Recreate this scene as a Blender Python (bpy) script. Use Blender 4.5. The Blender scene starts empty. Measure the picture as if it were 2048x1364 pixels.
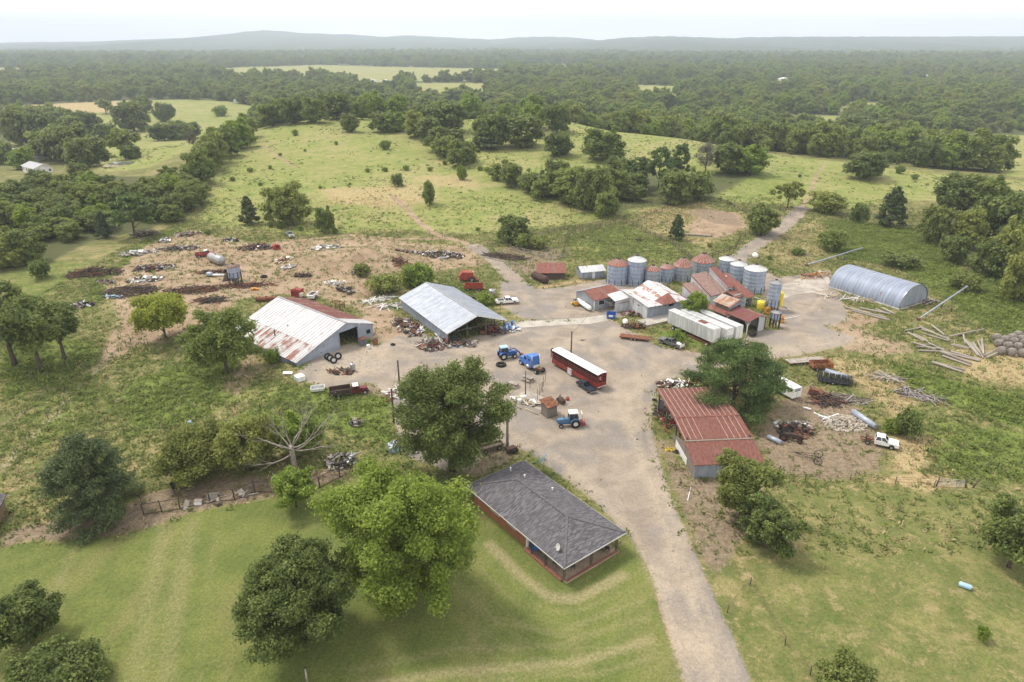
import bpy, math, random
import numpy as np
from mathutils import Vector, Matrix
SC = bpy.context.scene
COL = SC.collection
R = math.radians
rnd = random.Random(7)
nr = np.random.RandomState(11)

# ------------------------------------------------------------------ camera and terrain
F = 1365.0
PH = math.atan((682 - 84) / F)
SP, CP = math.sin(PH), math.cos(PH)
CAMH = 54.0

def sst(a, b, x):
    t = np.clip((x - a) / (b - a), 0, 1)
    return t * t * (3 - 2 * t)

CX = np.array([-420, -300, -230, -190, -147, -111, -78, -28, 22, 58, 95, 119, 151, 179, 215, 280, 420])
CY = np.array([440, 430, 420, 412, 405, 420, 415, 415, 420, 380, 352, 330, 312, 300, 288, 275, 260])
CZ = np.array([-9, -8.5, -7, 0, 8.3, 12.4, 11.6, 11.9, 12.6, 8.2, 6.9, 5.0, 4.2, 2.2, .8, 0, -2])

def flat(u, v, z=0.0):
    b = (v - 682) / F; a = (u - 1024) / F
    t = (CAMH - z) / (SP + b * CP)
    return a * t, (CP - b * SP) * t
MOUND = [(*flat(690, 512, 1.2), 13, 8, 2.6, .3), (*flat(760, 520, 1), 10, 7, 1.6, .2), (*flat(330, 500), 18, 9, 1.0, .3)]

def T(x, y):
    x = np.asarray(x, float); y = np.asarray(y, float)
    yc = np.interp(x, CX, CY); zc = np.interp(x, CX, CZ)
    front = sst(205, 1, 0) * 0
    s = np.clip((y - 195) / (yc - 195), 0, 1)
    prof = s * s * (3 - 2 * s) * .55 + .45 * s ** 1.3
    z = zc * prof
    back = sst(0, 190, y - yc)
    z = z * (1 - back) + (-15.0) * back
    for mx, my, rx, ry, h, a in MOUND:
        c, s_ = math.cos(a), math.sin(a)
        dx = (x - mx) * c + (y - my) * s_; dy = -(x - mx) * s_ + (y - my) * c
        z = z + h * np.exp(-((dx / rx) ** 2 + (dy / ry) ** 2) ** 1.5)
    # slight natural unevenness away from the yard
    w = sst(0, 60, np.hypot((x - 10) / 1.3, y - 115) - 60)
    z = z + w * (0.35 * np.sin(x * .051 + 1) * np.cos(y * .043) + .22 * np.sin(x * .13 + y * .09))
    # ground left of the big barn is a little lower
    z = z - 1.0 * sst(-36, -48, x) * sst(135, 110, y)
    far = sst(900, 3000, np.hypot(x, y))
    z = z + far * 5 * np.sin(x * .0017 + 2) * np.cos(y * .0013)
    return z

def Tz(x, y): return float(T(x, y))
_t = np.concatenate([np.arange(20, 700, .5), np.geomspace(700, 9000, 1500)])
def G(u, v, z=0.0):
    """point of the terrain (raised by z) seen in the photograph at u, v"""
    b = (v - 682) / F; a = (u - 1024) / F
    fw = CP - b * SP; dn = SP + b * CP
    k = _t / fw
    X = a * k; Y = _t; Z = CAMH - dn * k
    d = Z - (T(X, Y) + z)
    i = int(np.argmax(d < 0))
    if d[i] >= 0: i = len(_t) - 1
    i = max(i, 1)
    f = d[i - 1] / (d[i - 1] - d[i] + 1e-9)
    yy = _t[i - 1] + f * (_t[i] - _t[i - 1]); xx = a * yy / fw
    return Vector((xx, yy, Tz(xx, yy) + z))
def PJ(p):
    z = p[2] - CAMH; d = p[1] * CP - z * SP; up = p[1] * SP + z * CP
    return 1024 + F * p[0] / d, 682 - F * up / d
def top_z(p, v):
    """height above p at which a vertical line over p reaches image row v"""
    b = (v - 682) / F
    return CAMH - (SP + b * CP) / (CP - b * SP) * p[1] - p[2]
def mpp(p):
    """metres per 2048-wide pixel at p"""
    return (p[1] * CP - (p[2] - CAMH) * SP) / F

# ------------------------------------------------------------------ object helpers
def link(o, parent=None):
    COL.objects.link(o)
    if parent is not None: o.parent = parent
    return o
def tag(o, label=None, cat=None, group=None, kind=None):
    if label: o['label'] = label
    if cat: o['category'] = cat
    if group: o['group'] = group
    if kind: o['kind'] = kind
    return o
def thing(name, label, cat, loc=(0, 0, 0), rz=0.0, group=None, sc=1.0):
    o = bpy.data.objects.new(name, None); o.empty_display_size = .2
    link(o); o.location = loc; o.rotation_euler = (0, 0, rz); o.scale = (sc, sc, sc)
    return tag(o, label, cat, group)
def kids(o): return [c for c in bpy.data.objects if c.parent == o]
CHILD = {}
def copy_tree(o, parent=None):
    c = o.copy(); link(c, parent)
    for ch in CHILD.get(o.name, []): 
        k = copy_tree(ch, c); CHILD.setdefault(c.name, []).append(k)
    return c

class MB:
    def __init__(s): s.v = []; s.f = []; s.m = []; s.s = []
    def add(s, vs, fs, m=0, sm=False):
        n = len(s.v); s.v += [tuple(p) for p in vs]
        for f in fs: s.f.append([i + n for i in f]); s.m.append(m); s.s.append(sm)
        return s
    def box(s, c, d, rz=0.0, m=0, rx=0.0, ry=0.0, taper=1.0):
        x, y, z = d[0] / 2, d[1] / 2, d[2] / 2
        M = Matrix.Translation(c) @ Matrix.Rotation(rz, 4, 'Z') @ Matrix.Rotation(ry, 4, 'Y') @ Matrix.Rotation(rx, 4, 'X')
        P = []
        for k in (-1, 1):
            t = taper if k == 1 else 1
            for a, b in ((-1, -1), (1, -1), (1, 1), (-1, 1)): P.append(M @ Vector((a * x * t, b * y * t, k * z)))
        return s.add(P, [(3, 2, 1, 0), (4, 5, 6, 7), (0, 1, 5, 4), (1, 2, 6, 5), (2, 3, 7, 6), (3, 0, 4, 7)], m)
    def bar(s, p, q, w, h=None, m=0):
        p = Vector(p); q = Vector(q); d = q - p; L = d.length
        if L < 1e-6: return s
        h = h or w; d /= L
        up = Vector((0, 0, 1)) if abs(d.z) < .95 else Vector((1, 0, 0))
        a = d.cross(up).normalized(); b = a.cross(d)
        P = [o + a * (i * w / 2) + b * (j * h / 2) for o in (p, q) for i, j in ((-1, -1), (1, -1), (1, 1), (-1, 1))]
        return s.add(P, [(0, 1, 2, 3), (7, 6, 5, 4), (1, 0, 4, 5), (2, 1, 5, 6), (3, 2, 6, 7), (0, 3, 7, 4)], m)
    def tube(s, pts, rad, n=8, caps=True, m=0, sm=True):
        pts = [Vector(p) for p in pts]
        if not isinstance(rad, (list, tuple)): rad = [rad] * len(pts)
        V = []; fs = []
        prev = None
        for i, p in enumerate(pts):
            d = (pts[min(i + 1, len(pts) - 1)] - pts[max(i - 1, 0)]).normalized()
            if prev is None:
                up = Vector((0, 0, 1)) if abs(d.z) < .9 else Vector((1, 0, 0))
                a = d.cross(up).normalized()
            else:
                a = (prev - d * prev.dot(d))
                a = a.normalized() if a.length > 1e-5 else d.orthogonal().normalized()
            prev = a; b = d.cross(a)
            for k in range(n):
                t = 2 * math.pi * k / n
                V.append(p + (a * math.cos(t) + b * math.sin(t)) * rad[i])
        for i in range(len(pts) - 1):
            for k in range(n):
                fs.append((i * n + k, i * n + (k + 1) % n, (i + 1) * n + (k + 1) % n, (i + 1) * n + k))
        s.add(V, fs, m, sm)
        if caps:
            b0 = len(s.v) - len(V)
            s.f.append([b0 + k for k in reversed(range(n))]); s.m.append(m); s.s.append(False)
            s.f.append([b0 + (len(pts) - 1) * n + k for k in range(n)]); s.m.append(m); s.s.append(False)
        return s
    def cyl(s, p, q, r, r2=None, n=16, m=0, caps=True): return s.tube([p, q], [r, r if r2 is None else r2], n, caps, m)
    def lathe(s, prof, n=24, m=0, sm=True, c=(0, 0, 0), axis='z'):
        V = []; fs = []
        for r, z in prof:
            for k in range(n):
                t = 2 * math.pi * k / n; a, b = r * math.cos(t), r * math.sin(t)
                P = (a, b, z) if axis == 'z' else ((z, a, b) if axis == 'x' else (a, z, b))
                V.append((P[0] + c[0], P[1] + c[1], P[2] + c[2]))
        for i in range(len(prof) - 1):
            for k in range(n): fs.append((i * n + k, i * n + (k + 1) % n, (i + 1) * n + (k + 1) % n, (i + 1) * n + k))
        return s.add(V, fs, m, sm)
    def prism(s, prof, y0, y1, m=0, axis='y', inset=None):
        """polygon in x,z extruded along y (or polygon in x,y extruded along z)"""
        n = len(prof)
        if axis == 'y': V = [(a, y0, b) for a, b in prof] + [(a, y1, b) for a, b in prof]
        elif axis == 'x': V = [(y0, a, b) for a, b in prof] + [(y1, a, b) for a, b in prof]
        else: V = [(a, b, y0) for a, b in prof] + [(a, b, y1) for a, b in prof]
        fs = [tuple(range(n)), tuple(reversed(range(n, 2 * n)))]
        fs += [(i, i + n, (i + 1) % n + n, (i + 1) % n) for i in range(n)]
        return s.add(V, fs, m)
    def slab(s, q, t, m=0):
        """quad or polygon q (3-D points) with thickness t downwards"""
        q = [Vector(p) for p in q]; n = len(q)
        V = q + [p - Vector((0, 0, t)) for p in q]
        fs = [tuple(range(n)), tuple(reversed(range(n, 2 * n)))] + [(i, i + n, (i + 1) % n + n, (i + 1) % n) for i in range(n)]
        return s.add(V, fs, m)
    def capsule(s, p, q, r, n=14, m=0, k=4, flat=.8):
        p = Vector(p); q = Vector(q); d = (q - p).normalized()
        pts = []; rad = []
        for i in range(k): t = (i + .12) / k * math.pi / 2; pts.append(p - d * r * flat * math.cos(t)); rad.append(r * math.sin(t))
        pts += [p, q]; rad += [r, r]
        for i in reversed(range(k)): t = (i + .12) / k * math.pi / 2; pts.append(q + d * r * flat * math.cos(t)); rad.append(r * math.sin(t))
        return s.tube(pts, rad, n, True, m)
    def torus(s, c, Rr, r, axis=(0, 1, 0), n=20, k=8, m=0):
        ax = Vector(axis).normalized(); a = ax.orthogonal().normalized(); b = ax.cross(a); c = Vector(c)
        V = []; fs = []
        for i in range(n):
            t = 2 * math.pi * i / n; d = a * math.cos(t) + b * math.sin(t)
            for j in range(k):
                w = 2 * math.pi * j / k; V.append(c + d * (Rr + r * math.cos(w)) + ax * (r * math.sin(w)))
        for i in range(n):
            for j in range(k): fs.append((i * k + j, ((i + 1) % n) * k + j, ((i + 1) % n) * k + (j + 1) % k, i * k + (j + 1) % k))
        return s.add(V, fs, m, True)
    def build(s, name, mats, parent=None, loc=None, rz=None):
        if not isinstance(mats, (list, tuple)): mats = [mats]
        me = bpy.data.meshes.new(name)
        me.from_pydata(s.v, [], s.f)
        for q in mats: me.materials.append(q)
        if len(mats) > 1: me.polygons.foreach_set('material_index', s.m)
        me.polygons.foreach_set('use_smooth', s.s)
        me.update()
        o = bpy.data.objects.new(name, me); link(o, parent)
        if parent is not None: CHILD.setdefault(parent.name, []).append(o)
        if loc is not None: o.location = loc
        if rz is not None: o.rotation_euler = (0, 0, rz)
        return o

def fast_mesh(name, V, quads, mats, attrs=None, smooth=False):
    """numpy vertices (n,3) and quads (m,4) -> mesh"""
    me = bpy.data.meshes.new(name)
    nv, nf = len(V), len(quads)
    me.vertices.add(nv); me.vertices.foreach_set('co', np.ascontiguousarray(V, np.float32).ravel())
    me.loops.add(nf * 4); me.loops.foreach_set('vertex_index', np.ascontiguousarray(quads, np.int32).ravel())
    me.polygons.add(nf); me.polygons.foreach_set('loop_start', np.arange(nf, dtype=np.int32) * 4)
    me.update(calc_edges=True)
    me.polygons.foreach_set('use_smooth', np.full(nf, smooth))
    for q in (mats if isinstance(mats, (list, tuple)) else [mats]): me.materials.append(q)
    for k, a in (attrs or {}).items():
        if a.ndim == 1:
            t = me.attributes.new(k, 'FLOAT', 'POINT'); t.data.foreach_set('value', a.astype(np.float32))
        else:
            t = me.attributes.new(k, 'FLOAT_COLOR', 'POINT'); t.data.foreach_set('color', a.astype(np.float32).ravel())
    me.update()
    return me

# ------------------------------------------------------------------ material helpers
class NT:
    def __init__(s, name):
        s.mat = bpy.data.materials.new(name); s.mat.use_nodes = True
        s.t = s.mat.node_tree; s.n = s.t.nodes; s.n.clear()
        s.out = s.n.new('ShaderNodeOutputMaterial')
        s._tc = None
    def put(s, sock, val):
        if isinstance(val, bpy.types.NodeSocket): s.t.links.new(val, sock)
        elif val is not None:
            if isinstance(val, (tuple, list)) and len(val) == 3 and sock.type == 'RGBA': val = (*val, 1)
            sock.default_value = val
    def obj(s):
        if s._tc is None: s._tc = s.n.new('ShaderNodeTexCoord')
        return s._tc.outputs['Object']
    def noise(s, scale, detail=3, vec=None, rough=.55, dist=0.0):
        q = s.n.new('ShaderNodeTexNoise'); s.put(q.inputs['Vector'], vec if vec is not None else s.obj())
        q.inputs['Scale'].default_value = scale; q.inputs['Detail'].default_value = detail; q.inputs['Roughness'].default_value = rough
        q.inputs['Distortion'].default_value = dist
        return q.outputs['Fac']
    def math(s, op, a, b=None, c=None):
        q = s.n.new('ShaderNodeMath'); q.operation = op
        s.put(q.inputs[0], a)
        if b is not None: s.put(q.inputs[1], b)
        if c is not None: s.put(q.inputs[2], c)
        return q.outputs[0]
    def mix(s, f, a, b, blend='MIX'):
        q = s.n.new('ShaderNodeMix'); q.data_type = 'RGBA'; q.blend_type = blend
        s.put(q.inputs['Factor'], f); s.put(q.inputs['A'], a); s.put(q.inputs['B'], b)
        return q.outputs['Result']
    def step(s, x, a, b):
        q = s.n.new('ShaderNodeMapRange'); q.interpolation_type = 'SMOOTHSTEP'
        s.put(q.inputs['Value'], x); q.inputs['From Min'].default_value = a; q.inputs['From Max'].default_value = b
        return q.outputs['Result']
    def attr(s, name, kind='GEOMETRY'):
        q = s.n.new('ShaderNodeAttribute'); q.attribute_name = name; q.attribute_type = kind
        return q
    def xyz(s, v):
        q = s.n.new('ShaderNodeSeparateXYZ'); s.put(q.inputs[0], v); return q.outputs
    def mapped(s, scale=(1, 1, 1), vec=None, rot=(0, 0, 0)):
        q = s.n.new('ShaderNodeMapping'); s.put(q.inputs['Vector'], vec if vec is not None else s.obj())
        q.inputs['Scale'].default_value = scale; q.inputs['Rotation'].default_value = rot
        return q.outputs[0]
    def bump(s, h, strength=.3, dist=.05):
        q = s.n.new('ShaderNodeBump'); s.put(q.inputs['Height'], h)
        q.inputs['Strength'].default_value = strength; q.inputs['Distance'].default_value = dist
        return q.outputs[0]
    def bsdf(s, col, rough=.7, metal=0.0, spec=.35, normal=None, link=True):
        q = s.n.new('ShaderNodeBsdfPrincipled')
        s.put(q.inputs['Base Color'], col); s.put(q.inputs['Roughness'], rough); s.put(q.inputs['Metallic'], metal)
        q.inputs['Specular IOR Level'].default_value = spec
        if normal is not None: s.put(q.inputs['Normal'], normal)
        if link: s.t.links.new(q.outputs[0], s.out.inputs[0])
        return q.outputs[0]
    def rand(s):
        q = s.n.new('ShaderNodeObjectInfo'); return q.outputs['Random']

def jit(nt):
    """object coordinates shifted per object"""
    r = nt.rand()
    q = nt.n.new('ShaderNodeVectorMath'); q.operation = 'ADD'
    nt.put(q.inputs[0], nt.obj()); 
    c = nt.n.new('ShaderNodeCombineXYZ'); k = nt.math('MULTIPLY', r, 37.0)
    for i in range(3): nt.put(c.inputs[i], k)
    nt.put(q.inputs[1], c.outputs[0])
    return q.outputs[0]

def M_plain(name, col, rough=.6, metal=0.0, var=.25, sc=1.3, dirt=(.16, .12, .08), dirtiness=.25, spec=.4):
    n = NT(name); v = jit(n)
    a = n.noise(sc, 4, v); f = n.noise(sc * 7, 3, v)
    dark = tuple(c * (1 - var) for c in col); lite = tuple(min(1, c * (1 + var * .6)) for c in col)
    c = n.mix(n.step(a, .3, .7), dark, lite)
    c = n.mix(n.math('MULTIPLY', n.step(f, .52, .75), dirtiness), c, dirt)
    n.bsdf(c, n.math('MULTIPLY_ADD', f, .25, rough - .12), metal, spec)
    return n.mat

def M_metal(name, col, rust=.0, rustcol=(.17, .055, .035), axis=0, period=.23, wav=.5, rough=.45, metal=.35, sc=.5, rust2=(.30, .13, .075), stretch=None, streak=None):
    """corrugated sheet: ribs as bump, rust in streaks that run down the sheet"""
    n = NT(name); o = n.obj()
    st = stretch or ((1, .22, .22) if axis == 0 else (.22, 1, .22))
    v = n.mapped(st)
    a = n.noise(sc * 2.6, 5, v, .62); b = n.noise(sc * 9, 3, v); g = n.noise(sc * .6, 3, o); fine = n.noise(14, 2, o)
    x = n.xyz(o)[axis]
    panel = n.math('FRACT', n.math('MULTIPLY', x, 1 / .81))
    wn = n.n.new('ShaderNodeTexWhiteNoise'); wn.noise_dimensions = '1D'; n.put(wn.inputs['W'], n.math('FLOOR', n.math('MULTIPLY', x, 1 / .81)))
    pv = wn.outputs['Value']
    base = n.mix(n.step(a, .3, .72), tuple(c * .78 for c in col), tuple(min(1, c * 1.12) for c in col))
    base = n.mix(n.math('MULTIPLY', pv, .22), base, tuple(c * .62 for c in col))
    t = n.math('ADD', n.math('MULTIPLY', a, .55), n.math('MULTIPLY', g, .45))
    t = n.math('ADD', t, n.math('MULTIPLY', n.math('SUBTRACT', pv, .5), .16))
    th = .72 - rust * .5
    rf = n.step(t, th - .05, th + .05)
    rc = n.mix(n.step(b, .35, .68), rustcol, rust2)
    c = n.mix(rf, base, rc)
    c = n.mix(n.math('MULTIPLY', n.step(fine, .5, .8), .25), c, (.08, .06, .05))
    w = n.math('SINE', n.math('MULTIPLY', x, 2 * math.pi / period))
    nm = n.bump(w, wav, period * .25)
    n.bsdf(c, n.math('MULTIPLY_ADD', rf, .35, rough), n.math('MULTIPLY', n.math('SUBTRACT', 1.0, rf), metal), .4, nm)
    return n.mat

def M_wood(name, col, axis=0, board=.2):
    n = NT(name); o = n.obj()
    st = [3, 3, 3]; st[2] = .5
    a = n.noise(2.2, 5, n.mapped(tuple(st)), .65)
    x = n.xyz(o)[axis]; k = n.math('MULTIPLY', x, 1 / board)
    wn = n.n.new('ShaderNodeTexWhiteNoise'); wn.noise_dimensions = '1D'; n.put(wn.inputs['W'], n.math('FLOOR', k))
    gap = n.step(n.math('ABSOLUTE', n.math('SUBTRACT', n.math('FRACT', k), .5)), .44, .5)
    c = n.mix(a, tuple(q * .6 for q in col), tuple(min(1, q * 1.3) for q in col))
    c = n.mix(n.math('MULTIPLY', wn.outputs[0], .35), c, tuple(q * .55 for q in col))
    c = n.mix(n.math('MULTIPLY', gap, .8), c, (.02, .016, .012))
    n.bsdf(c, .85, 0, .2, n.bump(n.math('SUBTRACT', a, gap), .4, .03))
    return n.mat

def M_leaf(name, dark, lite, trans=.3, hue=.12, far=False):
    n = NT(name)
    t = n.attr('tone').outputs['Fac']
    r = n.rand()
    k = n.math('ADD', t, n.math('MULTIPLY', n.math('SUBTRACT', r, .5), hue * 3))
    c = n.mix(n.step(k, 0, 1), dark, lite)
    c = n.mix(n.math('MULTIPLY', n.step(r, .55, 1.0), hue * 2.2), c, (lite[0] * 1.25, lite[1] * .92, lite[2] * .8))
    b = n.bsdf(c, .62, 0, .22, link=False)
    tr = n.n.new('ShaderNodeBsdfTranslucent'); n.put(tr.inputs['Color'], n.mix(.5, c, tuple(q * 1.3 for q in lite)))
    m = n.n.new('ShaderNodeMixShader'); m.inputs[0].default_value = trans
    n.t.links.new(b, m.inputs[1]); n.t.links.new(tr.outputs[0], m.inputs[2]); n.t.links.new(m.outputs[0], n.out.inputs[0])
    return n.mat
# ------------------------------------------------------------------ materials
RUST = (.17, .06, .04)
m_rust = M_plain('rust', (.20, .085, .05), .85, 0, .5, 2.2, (.07, .04, .03), .6, .2)
m_rust_dk = M_plain('rust_dark', (.075, .05, .042), .85, 0, .5, 2.2, (.17, .08, .05), .5, .2)
m_iron = M_plain('dark_iron', (.04, .038, .036), .7, .2, .4, 2, (.13, .08, .05), .4)
m_tyre = M_plain('tyre_rubber', (.022, .022, .022), .85, 0, .3, 3, (.14, .12, .1), .35, .2)
m_rim = M_plain('rim_white', (.6, .59, .55), .5, 0, .2, 3, (.2, .13, .08), .4)
m_rimgrey = M_plain('rim_grey', (.42, .43, .44), .35, .6, .2, 3)
m_glass = NT('dark_glass'); m_glass.bsdf((.02, .025, .03), .08, 0, .6); m_glass = m_glass.mat
m_chrome = NT('chrome'); m_chrome.bsdf((.65, .65, .66), .2, .9); m_chrome = m_chrome.mat
m_white = M_plain('white_paint', (.75, .75, .74), .4, 0, .1, 1.2, (.3, .24, .17), .35)
m_white2 = M_plain('clean_white', (.8, .8, .79), .35, 0, .07, 1.0, (.4, .36, .3), .15)
m_cream = M_plain('cream', (.62, .58, .48), .6, 0, .15, 1.5)
m_blue = M_plain('blue_paint', (.05, .14, .42), .35, 0, .25, 1.2, (.14, .13, .12), .25)
m_blue2 = M_plain('bright_blue_paint', (.055, .17, .52), .35, 0, .2, 1.2, (.14, .13, .12), .2)
m_ltblue = M_plain('faded_blue_paint', (.075, .18, .33), .45, 0, .3, 1.4, (.2, .17, .14), .4)
m_skyblue = M_plain('pale_blue_plastic', (.36, .55, .72), .5, 0, .15, 2)
m_red = M_plain('dark_red_paint', (.26, .035, .028), .5, 0, .3, 1.4, (.14, .06, .04), .4)
m_brightred = M_plain('bright_red_paint', (.32, .055, .035), .5, 0, .3, 1.4, (.15, .07, .04), .5)
m_maroon = M_plain('maroon_paint', (.14, .02, .026), .4, 0, .3, 1.6)
m_yellow = M_plain('yellow_paint', (.75, .58, .05), .45, 0, .2, 1.3, (.3, .22, .1), .25)
m_orange = M_plain('orange_paint', (.60, .27, .03), .5, 0, .3, 1.6)
m_grey = M_plain('grey_paint', (.16, .155, .15), .35, .3, .2, 1.5)
m_silver = M_plain('silver_paint', (.36, .36, .37), .35, .5, .15, 1.5)
m_black = M_plain('black_paint', (.018, .018, .022), .35, 0, .3, 1.5, (.12, .1, .08), .3)
m_navy = M_plain('dark_blue_paint', (.03, .04, .06), .35, 0, .3, 1.5, (.12, .1, .08), .3)
m_green = M_plain('green_paint', (.05, .2, .09), .5, 0, .3, 1.5)
m_concrete = M_plain('concrete', (.42, .39, .35), .9, 0, .2, .5, (.2, .16, .12), .45, .2)
m_slab = M_plain('slab_concrete', (.40, .36, .31), .9, 0, .3, .35, (.26, .2, .15), .6, .2)
m_pole = M_plain('pole_wood', (.085, .062, .05), .9, 0, .3, 3, (.16, .13, .1), .4, .15)
m_post = M_plain('post_wood', (.13, .105, .085), .9, 0, .4, 3, (.05, .04, .03), .4, .15)
m_grayw = M_plain('weathered_timber', (.34, .30, .265), .9, 0, .35, 1.6, (.14, .11, .09), .5, .15)
m_plank = M_plain('raw_timber', (.48, .38, .26), .85, 0, .25, 1.6, (.2, .15, .1), .4, .15)
m_bark = M_plain('bark', (.115, .09, .07), .95, 0, .45, 4, (.04, .035, .03), .5, .1)
m_deadbark = M_plain('dead_bark', (.36, .315, .275), .95, 0, .35, 3, (.14, .11, .09), .5, .1)
m_galv = M_metal('galvanised_wall', (.37, .41, .50), 0, axis=2, period=.2, wav=.35, rough=.5, metal=.25)
m_galvx = M_metal('galvanised_sheet', (.36, .40, .485), .05, axis=0, period=.22, wav=.4, rough=.5, metal=.25)
m_galvy = M_metal('galvanised_side_sheet', (.35, .39, .47), .05, axis=1, period=.22, wav=.4, rough=.5, metal=.25)
m_newroof = M_metal('new_metal_roof', (.40, .435, .505), 0, axis=1, period=.3, wav=.3, rough=.45, metal=.3, stretch=(.3, 1, 1))
m_whitewall = M_metal('white_sheet_wall', (.58, .59, .61), .12, axis=0, period=.22, wav=.3, rough=.55, metal=.1)
m_whitewally = M_metal('white_sheet_side_wall', (.60, .61, .63), .08, axis=1, period=.22, wav=.3, rough=.55, metal=.1)
m_redroof = M_metal('red_rust_roof', (.22, .10, .085), .62, (.17, .062, .05), axis=0, period=.23, wav=.4, rough=.6, metal=.15, rust2=(.27, .11, .085))
m_redroofy = M_metal('red_rust_roof_side', (.30, .15, .12), .6, (.16, .06, .048), axis=1, period=.23, wav=.4, rough=.6, metal=.15, rust2=(.27, .12, .09), stretch=(.22, 1, .22))
m_rustroof = M_metal('rust_striped_roof', (.46, .36, .34), .50, (.20, .075, .055), axis=0, period=.5, wav=.5, rough=.6, metal=.1, rust2=(.31, .15, .11))
m_patchroof = M_metal('patchy_white_roof', (.62, .62, .63), .30, (.24, .10, .07), axis=0, period=.25, wav=.4, rough=.5, metal=.15, sc=1.1, stretch=(1, .6, .6), rust2=(.42, .27, .2))
m_cabinroof = M_metal('rusted_shed_roof', (.45, .38, .34), .42, (.22, .085, .045), axis=0, period=.25, wav=.5, rust2=(.36, .18, .09))
m_siding = M_plain('grey_siding', (.30, .32, .35), .7, 0, .12, .8, (.2, .17, .15), .2)
m_trim = M_plain('white_trim', (.66, .66, .64), .6, 0, .1, 2)
m_boards = M_wood('weathered_boards', (.25, .215, .19), 0, .22)
m_boardsy = M_wood('weathered_side_boards', (.24, .205, .18), 1, .22)
m_redwood = M_wood('red_brown_siding', (.33, .145, .08), 0, .3)
m_redwoody = M_wood('red_brown_side_siding', (.33, .145, .08), 1, .3)
m_dark = NT('dark_interior'); m_dark.bsdf((.025, .022, .02), .95, 0, .1); m_dark = m_dark.mat
m_stone = M_plain('pale_rock', (.42, .37, .31), .9, 0, .3, 2, (.2, .16, .12), .4, .15)
m_bale = M_plain('weathered_hay', (.24, .21, .19), .95, 0, .35, 2.5, (.15, .12, .1), .5, .1)
m_plastic = M_plain('white_plastic', (.68, .70, .68), .5, 0, .12, 2)

def shingles():
    n = NT('asphalt_shingles'); o = n.obj()
    def course(ax):
        b = n.n.new('ShaderNodeTexBrick'); 
        v = n.mapped((1, 1, 1), o, (0, 0, 0 if ax == 0 else math.pi / 2)); n.put(b.inputs['Vector'], v)
        b.inputs['Scale'].default_value = 1.0; b.inputs['Brick Width'].default_value = .5; b.inputs['Row Height'].default_value = .14
        b.inputs['Mortar Size'].default_value = .008; b.inputs['Bias'].default_value = 0.0; b.offset = .37
        b.inputs['Color1'].default_value = (0, 0, 0, 1); b.inputs['Color2'].default_value = (1, 1, 1, 1); b.inputs['Mortar'].default_value = (.05, .05, .05, 1)
        return b.outputs['Color']
    a = course(0)
    f = n.noise(26, 3, o); g = n.noise(.5, 4, o); st = n.noise(2.2, 4, n.mapped((.5, 2.2, 1), o), .7)
    c = n.mix(n.step(n.math('ADD', n.math('MULTIPLY', a, .55), n.math('MULTIPLY', st, .45)), .3, .85), (.078, .074, .083), (.205, .196, .214))
    c = n.mix(n.step(g, .35, .7), c, n.mix(.5, c, (.11, .10, .11)))
    c = n.mix(n.math('MULTIPLY', f, .35), c, (.07, .066, .072))
    n.bsdf(c, .9, 0, .25, n.bump(n.math('ADD', a, f), .35, .03))
    return n.mat
m_shingle = shingles()

def ribs_white(): 
    return M_metal('trailer_ribbed_side', (.58, .59, .60), .0, axis=1, period=.62, wav=.22, rough=.45, metal=.2)
m_trside = ribs_white()

L_lime = M_leaf('lime_leaves', (.12, .18, .026), (.275, .36, .065), .38, .05)
L_dark = M_leaf('dark_leaves', (.08, .115, .03), (.205, .252, .07), .33, .1)
L_mid = M_leaf('mid_green_leaves', (.115, .16, .036), (.25, .30, .078), .36, .14)
L_olive = M_leaf('olive_leaves', (.105, .135, .03), (.25, .265, .065), .3, .12)
L_pine = M_leaf('pine_needles', (.06, .10, .03), (.155, .22, .062), .22, .06)
L_cedar = M_leaf('cedar_needles', (.06, .088, .037), (.14, .18, .07), .2, .08)
L_far = M_leaf('wood_leaves', (.048, .078, .024), (.12, .16, .05), .25, .3)
L_weed = M_leaf('weed_leaves', (.10, .14, .035), (.22, .255, .075), .4, .0)
L_yellow = M_leaf('yellow_green_leaves', (.15, .20, .022), (.33, .375, .055), .38, .05)
L_brush = M_leaf('brush_leaves', (.11, .16, .032), (.26, .315, .075), .36, .0)
L_dry = M_leaf('dry_grass', (.27, .20, .105), (.47, .385, .22), .3, .0)
# ------------------------------------------------------------------ ground sheet with painted regions
def axis(lo, hi, fine0, fine1, step, grow, far):
    a = list(np.arange(fine0, fine1 + 1e-6, step)); s = step
    while a[-1] < hi: s = min(s * grow, far); a.append(a[-1] + s)
    s = step; b = []
    x = fine0
    while x > lo: s = min(s * grow, far); x -= s; b.append(x)
    return np.array(b[::-1] + a)
gx = axis(-12600, 12600, -105, 135, .6, 1.06, 700)
gy = axis(-500, 12800, 38, 235, .6, 1.03, 700)
GX, GY = np.meshgrid(gx, gy)
NXg, NYg = len(gx), len(gy)
PX, PY = GX.ravel(), GY.ravel()
PZ = T(PX, PY)

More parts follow.
